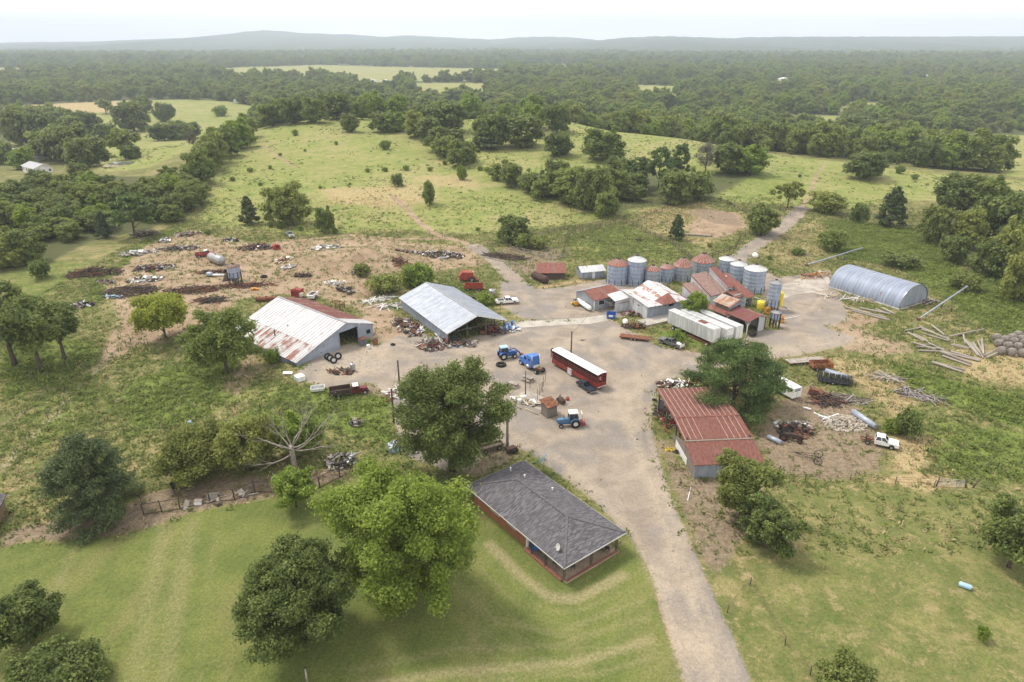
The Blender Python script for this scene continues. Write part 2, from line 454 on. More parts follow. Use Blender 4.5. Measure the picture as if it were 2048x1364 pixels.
def wpoly(px): return np.array([tuple(G(u, v)[:2]) for u, v in px])
def sdist(poly, X, Y):
    """signed distance, positive inside"""
    d = np.full(X.shape, 1e9); ins = np.zeros(X.shape, bool)
    n = len(poly)
    for i in range(n):
        ax, ay = poly[i]; bx, by = poly[(i + 1) % n]
        ex, ey = bx - ax, by - ay
        t = np.clip(((X - ax) * ex + (Y - ay) * ey) / (ex * ex + ey * ey + 1e-9), 0, 1)
        d = np.minimum(d, np.hypot(X - ax - t * ex, Y - ay - t * ey))
        c = ((ay > Y) != (by > Y)) & (X < (bx - ax) * (Y - ay) / (by - ay + 1e-12) + ax)
        ins ^= c
    return np.where(ins, d, -d)
def ldist(line, X, Y):
    d = np.full(X.shape, 1e9)
    for i in range(len(line) - 1):
        ax, ay = line[i]; bx, by = line[i + 1]; ex, ey = bx - ax, by - ay
        t = np.clip(((X - ax) * ex + (Y - ay) * ey) / (ex * ex + ey * ey + 1e-9), 0, 1)
        d = np.minimum(d, np.hypot(X - ax - t * ex, Y - ay - t * ey))
    return d
MASK = {k: np.zeros(len(PX)) for k in ('dirt', 'gravel', 'lawn', 'lush', 'dry', 'litter', 'stripe', 'pale', 'field', 'wood')}
def region(key, px, soft=1.5, val=1.0, mode='max', world=False):
    poly = np.array(px) if world else wpoly(px)
    lo = poly.min(0) - soft * 2; hi = poly.max(0) + soft * 2
    ix = np.nonzero((PX > lo[0]) & (PX < hi[0]) & (PY > lo[1]) & (PY < hi[1]))[0]
    m = val * sst(-soft, soft, sdist(poly, PX[ix], PY[ix]))
    if mode == 'max': MASK[key][ix] = np.maximum(MASK[key][ix], m)
    else: MASK[key][ix] *= (1 - m)
def track(key, px, width, soft=.8, val=1.0, mode='max'):
    line = wpoly(px); lo = line.min(0) - width - soft; hi = line.max(0) + width + soft
    ix = np.nonzero((PX > lo[0]) & (PX < hi[0]) & (PY > lo[1]) & (PY < hi[1]))[0]
    m = val * sst(width / 2 + soft, width / 2 - soft, ldist(line, PX[ix], PY[ix]))
    if mode == 'max': MASK[key][ix] = np.maximum(MASK[key][ix], m)
    else: MASK[key][ix] *= (1 - m)

# yard and drive
YARD = [(588, 752), (640, 700), (690, 690), (760, 690), (790, 672), (830, 660), (900, 690), (1000, 655), (1035, 640), (1140, 640), (1218, 634),
        (1250, 655), (1310, 690), (1400, 706), (1480, 698), (1500, 660), (1560, 660), (1590, 640), (1640, 652), (1680, 664), (1712, 676), (1690, 690),
        (1600, 712), (1500, 722), (1400, 742), (1325, 765), (1305, 800), (1300, 850), (1322, 930), (1345, 1000), (1400, 1130), (1450, 1240), (1505, 1370),
        (1372, 1370), (1340, 1270), (1305, 1150), (1262, 1075), (1180, 995), (1060, 905), (985, 880), (950, 935), (905, 945), (800, 905), (785, 800), (740, 765), (690, 770), (640, 775)]
region('gravel', YARD, 1.4)
region('gravel', [(1000, 560), (1060, 578), (1120, 575), (1200, 560), (1330, 560), (1345, 610), (1220, 640), (1110, 642), (1040, 636), (1000, 610)], 1.2)
track('gravel', [(1080, 600), (1030, 560), (990, 520), (950, 492)], 4.6, 1.2)
track('dirt', [(960, 495), (905, 478), (870, 468), (840, 445), (810, 415), (785, 392)], 2.6, 1.3, .9)
track('dirt', [(905, 478), (800, 478), (700, 470), (600, 480), (540, 500)], 2.4, 1.2, .8)
region('gravel', [(1480, 520), (1560, 555), (1660, 540), (1700, 640), (1640, 660), (1560, 660), (1530, 600)], 1.5)
track('gravel', [(1530, 580), (1490, 545), (1475, 518), (1510, 490), (1560, 460), (1590, 432), (1605, 415)], 5.0, 1.2)
track('dirt', [(1600, 420), (1620, 390), (1632, 350), (1650, 330)], 2.5, 1.2, .6)
track('dirt', [(590, 335), (545, 305), (522, 280), (515, 262)], 2.0, 1.0, .85)
track('dirt', [(600, 342), (680, 345), (720, 400)], 2.4, 2.0, .3)
region('dirt', [(1640, 640), (1740, 655), (1830, 690), (1840, 710), (1760, 715), (1680, 705)], 3, .62)
region('dirt', [(1640, 575), (1700, 610), (1790, 640), (1720, 660), (1640, 650)], 3, .7)
for q in ([(990, 670), (1080, 660), (1100, 690), (1010, 700)], [(1110, 690), (1150, 720), (1120, 745), (1060, 730)], [(800, 735), (880, 715), (930, 730), (860, 760)], [(1080, 600), (1150, 590), (1190, 610), (1110, 625)], [(1560, 590), (1620, 575), (1640, 620), (1570, 640)], [(1180, 800), (1240, 790), (1250, 860), (1190, 880)]): region('litter', q, 3, .5)
region('lush', [(20, 760), (200, 730), (240, 790), (180, 860), (60, 930), (10, 900)], 4, .5)
# scrap yard dirt
region('dirt', [(200, 562), (262, 514), (312, 478), (385, 458), (430, 472), (520, 488), (570, 478), (660, 478), (720, 470), (870, 488), (950, 492), (985, 530), (930, 535), (870, 545), (800, 545),
                (770, 565), (760, 600), (790, 660), (750, 650), (690, 610), (600, 590), (480, 600), (470, 625), (390, 660), (330, 690), (290, 690), (230, 720), (190, 735), (200, 690), (232, 640), (215, 602)], 2.5, .68)
region('dirt', [(500, 660), (540, 740), (480, 800), (420, 780), (470, 720)], 3, .6)
region('dirt', [(760, 590), (800, 640), (900, 700), (830, 700), (740, 680), (720, 640)], 2, .9)
region('dirt', [(1375, 450), (1420, 420), (1480, 425), (1495, 455), (1440, 478), (1380, 470)], 2.5, .9)
region('litter', [(1370, 425), (1410, 415), (1470, 428), (1490, 452), (1430, 448)], 2, .8)
track('dirt', [(1300, 890), (1380, 900), (1390, 980), (1440, 1000)], 6, 2, .5)
region('litter', [(1310, 850), (1365, 930), (1440, 965), (1530, 985), (1480, 1100), (1440, 1160), (1400, 1120), (1345, 990)], 2, .75)
region('litter', [(1500, 880), (1560, 800), (1620, 770), (1700, 800), (1770, 880), (1760, 940), (1660, 965), (1560, 945)], 3, .9)
region('dirt', [(1570, 760), (1620, 770), (1700, 800), (1740, 850), (1690, 860), (1620, 840), (1560, 800)], 2.5, .6)
region('litter', [(0, 1070), (60, 1045), (200, 1035), (300, 985), (420, 960), (560, 950), (700, 930), (690, 955), (560, 990), (470, 1008), (380, 1025), (270, 1065), (150, 1083), (60, 1080), (0, 1095)], 1.5, .9)
region('litter', [(900, 880), (1010, 880), (1060, 910), (980, 950), (930, 960), (890, 930)], 2, .7)
region('litter', [(640, 770), (800, 760), (800, 800), (700, 790)], 2, .6)
region('litter', [(960, 740), (1110, 740), (1180, 800), (1200, 850), (1080, 870), (1000, 870), (990, 800)], 2, .45)
region('litter', [(1230, 650), (1330, 640), (1480, 700), (1400, 705), (1290, 685)], 2, .35)
region('litter', [(990, 500), (1060, 480), (1130, 500), (1120, 560), (1080, 570), (1020, 540)], 3, .7)
# lawn
LAWN = [(-40, 1110), (0, 1096), (60, 1082), (150, 1086), (270, 1066), (380, 1027), (470, 1010), (560, 992), (640, 968), (760, 950), (900, 955), (950, 970), (1128, 1150), (1240, 1092), (1262, 1082), (1300, 1150), (1335, 1270),
        (1362, 1375), (1000, 1400), (-40, 1400)]
region('lawn', LAWN, .8)
for p, w, v in [([(330, 1050), (300, 1200), (270, 1370)], 3.2, .4), ([(385, 1040), (360, 1150), (330, 1370)], 3.0, .42), ([(440, 1040), (420, 1130), (395, 1370)], 1.8, .35), ([(150, 1100), (100, 1200)], 2.5, .4),
                ([(980, 1090), (1040, 1150), (1100, 1195), (1150, 1198), (1210, 1170), (1245, 1150)], 1.9, .72), ([(930, 1110), (1010, 1190), (1090, 1225), (1180, 1215), (1260, 1175)], 1.2, .45),
                ([(880, 1140), (980, 1240), (1120, 1265), (1280, 1200)], 1.4, .5), ([(700, 1340), (900, 1300), (1120, 1290), (1290, 1235)], 1.3, .5), ([(620, 1390), (900, 1345), (1150, 1325), (1300, 1280)], 1.6, .65),
                ([(800, 1390), (1000, 1360), (1200, 1345), (1320, 1310)], 1.1, .5), ([(950, 1180), (990, 1250), (940, 1280)], 1.8, .35), ([(520, 1020), (620, 1050)], 2, .3), ([(600, 1060), (690, 1030)], 2.2, .3)]:
    track('stripe', p, w, 1.3 if v < .6 else .8, v * (1.1 if v < .6 else 1))
# right pasture kept greener, field beyond, lush growth
region('field', [(400, 440), (520, 250), (700, 225), (930, 232), (1100, 228), (1400, 282), (1560, 312), (1850, 345), (2080, 365), (2080, 420), (1850, 400), (1640, 420), (1560, 410), (1400, 400), (1200, 440), (1000, 470), (800, 460), (600, 470), (450, 455)], 6)
region('lawn', [(1580, 968), (1780, 966), (2100, 985), (2150, 1400), (1500, 1400), (1460, 1180), (1530, 1130)], 2, .45)
region('lush', [(1580, 968), (1780, 966), (2100, 985), (2150, 1400), (1500, 1400), (1460, 1180), (1530, 1130)], 2.5, .35)
region('dry', [(1640, 985), (1900, 1000), (2050, 1060), (1960, 1100), (1700, 1040)], 3, .4)
region('dry', [(1600, 1010), (1640, 1080), (1600, 1140), (1530, 1120)], 2, .5)
region('lush', [(1760, 720), (1830, 735), (1900, 760), (2080, 800), (2080, 870), (1960, 830), (1850, 790)], 2, 1)
region('lush', [(1640, 445), (1720, 440), (1800, 500), (1900, 540), (2080, 600), (2080, 680), (1960, 640), (1880, 590), (1800, 540), (1700, 500)], 3, .75)
region('lush', [(0, 690), (120, 660), (220, 700), (150, 770), (0, 800)], 3, .8)
region('lush', [(230, 780), (420, 690), (520, 730), (520, 790), (380, 850), (250, 880)], 4, .75)
region('lush', [(560, 770), (790, 790), (800, 900), (700, 880), (560, 830)], 3, .7)
region('lush', [(1130, 470), (1260, 450), (1390, 490), (1400, 520), (1260, 525), (1140, 515)], 3, .5)
region('lush', [(1420, 380), (1520, 320), (1640, 330), (1620, 390), (1500, 400)], 6, .5)
region('lush', [(150, 640), (190, 560), (260, 500), (320, 462), (400, 455), (330, 475), (260, 530), (210, 600)], 2, .6)
region('lush', [(0, 460), (110, 520), (200, 520), (60, 640), (0, 680)], 4, .5)
region('lush', [(1300, 660), (1380, 660), (1420, 700), (1330, 695)], 1.2, .6)
region('lush', [(840, 540), (900, 560), (1000, 600), (980, 640), (900, 580)], 2, .6)
region('lush', [(1620, 480), (1700, 440), (1860, 470), (1930, 540), (2080, 580), (2080, 700), (1960, 650), (1880, 590), (1790, 530), (1690, 520)], 3, .9)
region('lush', [(1850, 830), (2080, 860), (2080, 980), (1900, 960), (1830, 900)], 4, .65)
region('lush', [(1640, 710), (1760, 720), (1800, 760), (1760, 800), (1680, 760)], 3, .35)
region('lush', [(510, 760), (620, 770), (640, 800), (560, 830), (470, 850)], 3, .7)
region('dry', [(0, 760), (130, 740), (240, 690), (250, 720), (60, 900), (0, 960)], 3, .36)
region('dry', [(0, 930), (60, 890), (110, 880), (90, 1000), (0, 1040)], 3, .36)
region('dry', [(1560, 700), (1760, 720), (1860, 800), (1800, 860), (1700, 770)], 3, .6)
region('dry', [(1740, 960), (1830, 940), (1960, 970), (1850, 985)], 2, .9)
region('dry', [(1780, 840), (1900, 880), (1850, 960), (1770, 940)], 3, .7)
region('dry', [(1880, 690), (2080, 700), (2080, 780), (1920, 760)], 3, .6)
region('dry', [(620, 375), (840, 360), (900, 400), (760, 420), (640, 410)], 8, .6)
region('dry', [(760, 350), (940, 345), (1010, 380), (860, 380)], 8, .55)
region('dry', [(620, 250), (760, 250), (720, 300), (620, 320)], 12, .35)
region('dry', [(1260, 420), (1400, 400), (1500, 440), (1420, 500), (1290, 470)], 3, .5)
region('dry', [(1500, 480), (1640, 430), (1700, 480), (1640, 540), (1560, 540)], 3, .45)
region('dry', [(380, 820), (480, 780), (560, 760), (600, 780), (480, 840)], 2, .4)
track('dry', [(1080, 575), (1160, 562), (1215, 562)], 2.2, 1, .9)
track('pale', [(225, 705), (150, 785), (90, 850), (0, 940)], 1.3, .8, .6)
track('dirt', [(130, 790), (60, 820), (0, 850)], 1.5, .8, .5)
track('pale', [(1430, 1364), (1395, 1230), (1340, 1080), (1290, 940), (1262, 860), (1255, 780)], 1.3, .9, .8)
track('pale', [(1375, 1364), (1330, 1200), (1260, 1050), (1130, 930), (1010, 860)], 1.1, .7, .6)
track('pale', [(1260, 800), (1300, 740), (1400, 722), (1500, 715)], 2.0, 1.5, .5)
region('pale', [(1500, 700), (1700, 660), (1760, 690), (1600, 705)], 3, .6)
region('pale', [(630, 725), (690, 692), (760, 690), (790, 715), (770, 745), (690, 755), (640, 750)], 2.5, .85)
for q, w_, v in [([(1480, 1370), (1420, 1230), (1360, 1080), (1318, 950), (1296, 860), (1310, 790), (1380, 745), (1500, 715)], .7, .75), ([(1452, 1370), (1392, 1230), (1334, 1080), (1296, 950), (1272, 860), (1282, 780), (1340, 735), (1480, 700)], .6, .7), ([(1410, 1370), (1362, 1240), (1300, 1100), (1200, 985), (1100, 900)], .6, .6),
                 ([(1250, 860), (1230, 760), (1180, 690), (1060, 660), (900, 700), (780, 690)], .8, .55), ([(1280, 800), (1270, 720), (1200, 670), (1100, 640), (1050, 600)], .7, .5), ([(760, 720), (900, 715), (1000, 680), (1080, 640)], .8, .45), ([(1330, 740), (1240, 690), (1150, 660)], .7, .5), ([(1500, 715), (1600, 690), (1700, 665)], .8, .6), ([(1560, 640), (1620, 620), (1660, 570)], .8, .5)]:
    track('pale', q, w_, .6, v)
for q, w_, v in [([(1465, 1370), (1406, 1230), (1347, 1080), (1307, 950), (1284, 860), (1296, 785)], .5, .5), ([(1240, 830), (1200, 740), (1120, 690), (1010, 680)], 1.0, .35), ([(1080, 610), (1035, 575), (985, 520)], .8, .4), ([(1180, 700), (1260, 660), (1330, 700)], 1.4, .3), ([(1100, 740), (1150, 790), (1220, 800)], 1.6, .4), ([(720, 720), (800, 720), (860, 710)], 1.4, .4)]:
    track('litter', q, w_, .7, v)
track('dirt', [(1385, 1370), (1350, 1290), (1318, 1190)], 1.0, .6, .8)
# far yellow hay meadows (also kept free of trees)
MEADOWS = [wpoly(q) for q in ([(-60, 135), (60, 136), (62, 152), (-60, 152)], [(1690, 204), (1800, 207), (1792, 230), (1676, 226)], [(1040, 127), (1180, 129), (1172, 144), (1048, 143)], [(405, 137), (640, 130), (1010, 138), (1010, 160), (700, 164), (460, 160)], [(820, 165), (970, 166), (985, 202), (830, 202)],
                              [(1860, 268), (2200, 272), (2200, 366), (2020, 352), (1870, 322)], [(1800, 153), (1876, 153), (1882, 168), (1794, 168)], [(1540, 160), (1592, 160), (1594, 176), (1536, 176)], [(712, 163), (790, 163), (796, 181), (706, 181)], [(1265, 170), (1355, 172), (1352, 202), (1262, 202)], [(1530, 228), (1700, 232), (1700, 264), (1530, 260)])]
for w_ in MEADOWS: region('field', w_, 12, 1, world=True); region('dry', w_, 10, .4, world=True)
LFIELD = wpoly([(0, 220), (60, 208), (300, 200), (450, 202), (520, 214), (515, 250), (380, 300), (300, 335), (200, 345), (180, 260), (80, 235), (0, 240)])
region('field', LFIELD, 8, 1, world=True)
region('dry', wpoly([(0, 213), (200, 200), (330, 205), (300, 222), (0, 232)]), 8, .7, world=True)
region('dirt', wpoly([(50, 350), (150, 348), (140, 356), (60, 358)]), 3, .6, world=True)
# everything gentle beyond the crest is wooded floor
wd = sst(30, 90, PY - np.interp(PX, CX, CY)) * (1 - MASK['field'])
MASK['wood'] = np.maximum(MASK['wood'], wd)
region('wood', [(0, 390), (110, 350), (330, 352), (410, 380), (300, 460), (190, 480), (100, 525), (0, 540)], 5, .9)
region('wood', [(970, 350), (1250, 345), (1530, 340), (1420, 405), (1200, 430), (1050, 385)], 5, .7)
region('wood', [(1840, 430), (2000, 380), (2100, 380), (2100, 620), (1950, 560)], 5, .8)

for k in ('gravel', 'dirt', 'litter', 'pale'): MASK['lawn'] *= 1 - .9 * MASK[k] * (k != 'pale')
qi = np.arange((NXg - 1) * (NYg - 1)); r_, c_ = qi // (NXg - 1), qi % (NXg - 1); i0 = r_ * NXg + c_
quads = np.stack([i0, i0 + 1, i0 + NXg + 1, i0 + NXg], 1)
A1 = np.stack([MASK[k] for k in ('dirt', 'gravel', 'lawn', 'lush')], 1)
A2 = np.stack([MASK[k] for k in ('dry', 'litter', 'stripe', 'pale')], 1)
hd = -sdist(wpoly([(1127, 1159), (1240, 1082), (1040, 935), (930, 985)]), PX, PY)
fr = np.clip((PX + 9) / 8, 0, 1) * np.clip((64 - PY) / 6, 0, 1)
A3 = np.stack([MASK['field'], MASK['wood'], np.clip(hd / 60, 0, 1), fr], 1)

def ground_mat():
    n = NT('ground_cover'); o = n.obj()
    def split(a):
        t = n.attr(a); s = n.n.new('ShaderNodeSeparateColor'); n.put(s.inputs[0], t.outputs['Color'])
        return s.outputs[0], s.outputs[1], s.outputs[2], t.outputs['Alpha']
    dirt, grav, lawn, lush = split('ma'); dry, litter, stripe, pale = split('mb'); field, wood, hdist, hside = split('mc')
    big = n.noise(.035, 4, o, .6); med = n.noise(.22, 5, o, .62, .4); sml = n.noise(1.3, 5, o, .65); fin = n.noise(7, 4, o, .7); ed = n.math('ADD', n.math('MULTIPLY', n.noise(.35, 6, o, .75, .25), .6), n.math('MULTIPLY', n.noise(1.6, 4, o, .7), .4))
    def m(mask, k=1.15, lo=.34, hi=.66): return n.step(n.math('ADD', mask, n.math('MULTIPLY', n.math('SUBTRACT', ed, .5), k)), lo, hi)
    # rough grass
    c = n.mix(n.step(med, .32, .68), (.122, .135, .042), (.198, .185, .072))
    c = n.mix(n.math('MULTIPLY', n.step(sml, .42, .66), .6), c, (.07, .1, .03))
    c = n.mix(n.math('MULTIPLY', n.step(big, .5, .68), .4), c, (.29, .235, .12))
    c = n.mix(n.math('MULTIPLY', n.step(n.noise(.6, 6, o, .78, .1), .54, .66), .5), c, (.29, .225, .12))
    mot = n.noise(.45, 7, o, .78, .15); mo2 = n.noise(.11, 6, o, .72, .2)
    c = n.mix(n.math('MULTIPLY', n.step(mot, .53, .62), .75), c, (.34, .26, .145))
    c = n.mix(n.math('MULTIPLY', n.step(mot, .46, .36), .7), c, (.075, .12, .03))
    c = n.mix(n.math('MULTIPLY', n.step(mo2, .54, .64), .5), c, (.30, .25, .12))
    # open hill field
    fc = n.mix(n.step(med, .35, .68), (.185, .218, .06), (.268, .268, .095))
    fc = n.mix(n.math('MULTIPLY', n.step(big, .45, .65), .55), fc, (.32, .275, .135))
    fc = n.mix(n.math('MULTIPLY', n.step(n.noise(.12, 7, o, .8, .2), .52, .62), .7), fc, (.155, .205, .052))
    fc = n.mix(n.math('MULTIPLY', n.step(n.noise(.5, 6, o, .8), .53, .63), .6), fc, (.115, .15, .045)); fc = n.mix(n.math('MULTIPLY', n.step(n.noise(.28, 6, o, .8), .55, .66), .55), fc, (.37, .30, .16))
    c = n.mix(m(field, .4), c, fc)
    lc = n.mix(n.step(med, .3, .7), (.10, .152, .028), (.175, .22, .046))
    lc = n.mix(n.math('MULTIPLY', n.step(sml, .45, .7), .55), lc, (.05, .09, .022))
    c = n.mix(n.math('MULTIPLY', m(lush), .85), c, lc)
    dc = n.mix(n.step(sml, .3, .7), (.30, .21, .11), (.45, .36, .21))
    c = n.mix(n.math('MULTIPLY', m(dry), .85), c, dc)
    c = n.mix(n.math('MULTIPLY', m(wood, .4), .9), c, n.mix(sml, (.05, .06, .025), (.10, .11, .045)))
    # mown lawn
    wv = n.n.new('ShaderNodeTexWave'); n.put(wv.inputs['Vector'], n.mapped((1, 1, 1), o, (0, 0, .32))); wv.inputs['Scale'].default_value = .32; wv.inputs['Distortion'].default_value = 3.5; wv.inputs['Detail'].default_value = 2; wv.inputs['Detail Scale'].default_value = .6
    gl = n.mix(n.step(med, .3, .7), (.102, .132, .034), (.162, .182, .05))
    gl = n.mix(n.math('MULTIPLY', wv.outputs['Fac'], .16), gl, (.19, .19, .075))
    gl = n.mix(n.math('MULTIPLY', n.step(n.noise(.16, 4, n.mapped((1, .35, 1), o, (0, 0, .25)), .6), .48, .7), .5), gl, (.225, .195, .085))
    gl = n.mix(n.math('MULTIPLY', n.step(fin, .4, .75), .4), gl, (.07, .105, .026))
    st = n.mix(sml, (.27, .225, .125), (.36, .30, .18))
    gl = n.mix(n.math('MULTIPLY', n.step(n.math('ADD', stripe, n.math('MULTIPLY', n.math('SUBTRACT', n.noise(2.2, 4, o, .7), .5), .7)), .2, .95), .85), gl, st)
    rg = n.math('SINE', n.math('MULTIPLY', n.math('ADD', hdist, n.math('MULTIPLY', n.noise(.3, 3, o), .012)), 60 * 6.283 / 1.55))
    rg = n.math('MULTIPLY', n.math('MULTIPLY', n.step(n.math('ADD', rg, n.math('MULTIPLY', n.math('SUBTRACT', n.noise(1.1, 5, o, .75), .5), 2.2)), .1, 1.3), hside), .13)
    gl = n.mix(rg, gl, (.29, .25, .15))
    c = n.mix(m(lawn, .35), c, gl)
    # bare soil, litter, gravel
    bc = n.mix(n.step(med, .3, .7), (.245, .172, .115), (.365, .275, .19))
    bc = n.mix(n.math('MULTIPLY', n.step(sml, .5, .72), .55), bc, (.215, .165, .12))
    bc = n.mix(n.math('MULTIPLY', n.step(ed, .56, .66), .5), bc, (.175, .175, .065))
    c = n.mix(m(dirt), c, bc)
    lt = n.mix(n.step(sml, .3, .7), (.15, .11, .082), (.295, .225, .165))
    lt = n.mix(n.math('MULTIPLY', n.step(fin, .5, .8), .5), lt, (.08, .06, .045))
    c = n.mix(n.math('MULTIPLY', m(litter), .85), c, lt)
    gc = n.mix(n.step(med, .33, .67), (.232, .196, .161), (.35, .292, .234))
    gc = n.mix(n.math('MULTIPLY', n.step(n.noise(.1, 3, o), .45, .6), .6), gc, (.20, .187, .182))
    gc = n.mix(n.math('MULTIPLY', n.step(fin, .45, .8), .4), gc, (.15, .128, .11))
    gc = n.mix(n.math('MULTIPLY', n.step(n.noise(.9, 5, n.mapped((1, .3, 1), o, (0, 0, -.5)), .7), .55, .72), .45), gc, (.38, .30, .215))
    c = n.mix(m(grav, 1.0), c, gc)
    c = n.mix(n.math('MULTIPLY', n.math('MULTIPLY', pale, n.step(n.math('ADD', n.math('MULTIPLY', sml, .5), n.math('MULTIPLY', ed, .5)), .36, .58)), .8), c, (.44, .365, .27))
    gr = n.math('ADD', n.math('MULTIPLY', n.noise(3.2, 3, o, .75), .5), n.math('MULTIPLY', n.noise(9, 3, o, .75), .5))
    c = n.mix(n.math('MULTIPLY_ADD', m(grav, 1.0), -.2, .52), c, n.mix(n.step(gr, .36, .64), n.mix(1, c, (.42, .42, .42), 'MULTIPLY'), n.mix(1, c, (1.55, 1.55, 1.55), 'MULTIPLY')))
    veg = n.math('SUBTRACT', 1.0, n.math('MAXIMUM', m(grav, 1.0), m(dirt)))
    h = n.math('ADD', n.math('MULTIPLY', sml, .6), n.math('MULTIPLY', fin, .3))
    n.bsdf(c, .95, 0, .12, n.bump(h, .55, .22))
    return n.mat
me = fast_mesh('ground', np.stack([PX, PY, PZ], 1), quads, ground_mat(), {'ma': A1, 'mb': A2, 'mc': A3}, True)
ground = bpy.data.objects.new('ground', me); link(ground); tag(ground, kind='structure')

def mask_at(key, x, y):
    i = np.clip(np.searchsorted(gx, x), 0, NXg - 1); j = np.clip(np.searchsorted(gy, y), 0, NYg - 1)
    return MASK[key][j * NXg + i]
# ------------------------------------------------------------------ foliage
def unit(a): return a / (np.linalg.norm(a, axis=1, keepdims=True) + 1e-9)
def leaf_mesh(name, mat, blobs, n, size, seed, asp=.6, up=.55, fill=.35, jitter=.6, tonek=.6):
    """blobs (k,5): x y z radius flatness -> many small leaf faces through their volumes"""
    g = np.random.RandomState(seed); B = np.asarray(blobs, float)
    w = B[:, 3] ** 2; idx = g.choice(len(B), n, p=w / w.sum())
    d = unit(g.randn(n, 3) + np.array([0, 0, .22]))
    rr = B[idx, 3] * (fill + (1 - fill) * np.sqrt(g.rand(n))) * (1 + .2 * g.randn(n))
    P = B[idx, :3] + d * rr[:, None] * np.stack([np.ones(n), np.ones(n), B[idx, 4]], 1)
    N = unit(d * .8 + np.array([0, 0, up]) + g.randn(n, 3) * jitter)
    t = unit(np.cross(N, g.randn(n, 3))); b = np.cross(N, t)
    s = size * (.55 + .8 * g.rand(n))[:, None]
    V = np.stack([P + t * s, P + b * s * asp + N * s * .12, P - t * s, P - b * s * asp + N * s * .12], 1).reshape(-1, 3)
    tone = np.clip(.5 + (g.rand(len(B))[idx] - .5) * tonek + (g.rand(n) - .5) * .7, 0, 1)
    q = np.arange(n * 4).reshape(n, 4)
    return fast_mesh(name, V, q, mat, {'tone': np.repeat(tone, 4)})

def b_oak(H, Rr, seed, n=46, base=.16, skew=.2, r=.27, flat=.8, top=1.0):
    g = random.Random(seed); out = []; c = H * (base + top) / 2; hz = H * (top - base) / 2
    for i in range(n):
        z = 2 * (i + .5) / n - 1; a = i * 2.399 + g.uniform(-.4, .4); q = math.sqrt(1 - z * z)
        k = g.uniform(.58, .86) * (1 + skew * math.sin(a * 2 + seed) * .6 + g.uniform(-skew, skew) * .5)
        br = r * Rr * g.uniform(.7, 1.25)
        zz = c + hz * z * .8 * (k + .15)
        if z < -.55: zz += hz * .12
        out.append((Rr * q * k * math.cos(a), Rr * q * k * math.sin(a), zz, br, flat))
    for i in range(n // 5):
        a = g.uniform(0, 6.28); q = g.uniform(0, .45)
        out.append((Rr * q * math.cos(a), Rr * q * math.sin(a), c + hz * g.uniform(-.4, .5), r * Rr * 1.25, flat))
    return out
def subdiv(bl, m, seed, k=.66, sp=.7, flat=None):
    g = random.Random(seed); out = []
    for x, y, z, r, f in bl:
        out.append((x, y, z, r * .8, f))
        for i in range(m):
            a = g.uniform(0, 6.283); c = g.uniform(-.35, 1); s_ = math.sqrt(max(0, 1 - c * c)); q = r * sp * g.uniform(.7, 1.15)
            out.append((x + q * s_ * math.cos(a), y + q * s_ * math.sin(a), z + q * c * f, r * k * g.uniform(.6, 1.2), f))
    return out
def b_cone(H, Rr, seed, n=60, base=.06, power=.85, r=.2, flat=.55):
    g = random.Random(seed); out = []
    for i in range(n):
        t = ((i + .5) / n) ** .8; z = base + (1 - base) * t
        w = (1 - t) ** power * .95 + .06
        a = i * 2.399 + g.uniform(-.5, .5); k = g.uniform(.55, .9) if i % 4 else g.uniform(0, .4)
        out.append((Rr * w * k * math.cos(a), Rr * w * k * math.sin(a), H * z * .96, Rr * r * g.uniform(.75, 1.25) * (1.1 - .5 * t), flat))
    return out
def b_pine(H, Rr, seed, n=44, base=.3, r=.2):
    g = random.Random(seed); out = []
    for i in range(n):
        t = (i + .5) / n; z = base + (1 - base) * t
        w = math.sin(math.pi * min(1, .25 + .75 * t)) ** .6 * .95 if t < .9 else .45
        a = i * 2.399 + g.uniform(-.6, .6); k = g.uniform(.5, 1.0)
        out.append((Rr * w * k * math.cos(a), Rr * w * k * math.sin(a), H * z * .95 + g.uniform(-.03, .03) * H, Rr * r * g.uniform(.7, 1.3), .42))
    return out
def trunk_mb(H, Rr, blobs, seed, r0=None, base_to=.72, limbs=9, lean=(0, 0)):
    g = random.Random(seed); mb = MB(); r0 = r0 or H * .028
    top = H * base_to; pts = []; rad = []
    for i in range(7):
        t = i / 6
        pts.append((lean[0] * t + g.uniform(-.01, .01) * H * t, lean[1] * t + g.uniform(-.01, .01) * H * t, -0.3 + (top + .3) * t)); rad.append(r0 * (1.25 if i == 0 else 1) * (1 - .8 * t))
    mb.tube(pts, rad, 8)
    for b in g.sample(list(blobs), min(limbs, len(blobs))):
        t = g.uniform(.25, .75); s = Vector(pts[0]).lerp(Vector(pts[-1]), t); e = Vector(b[:3])
        mid = s.lerp(e, .5) + Vector((0, 0, .05 * H * g.uniform(-.5, 1)))
        rr = r0 * (1 - .7 * t) * .5
        mb.tube([s, mid, e], [rr, rr * .65, rr * .2], 6, False)
    return mb

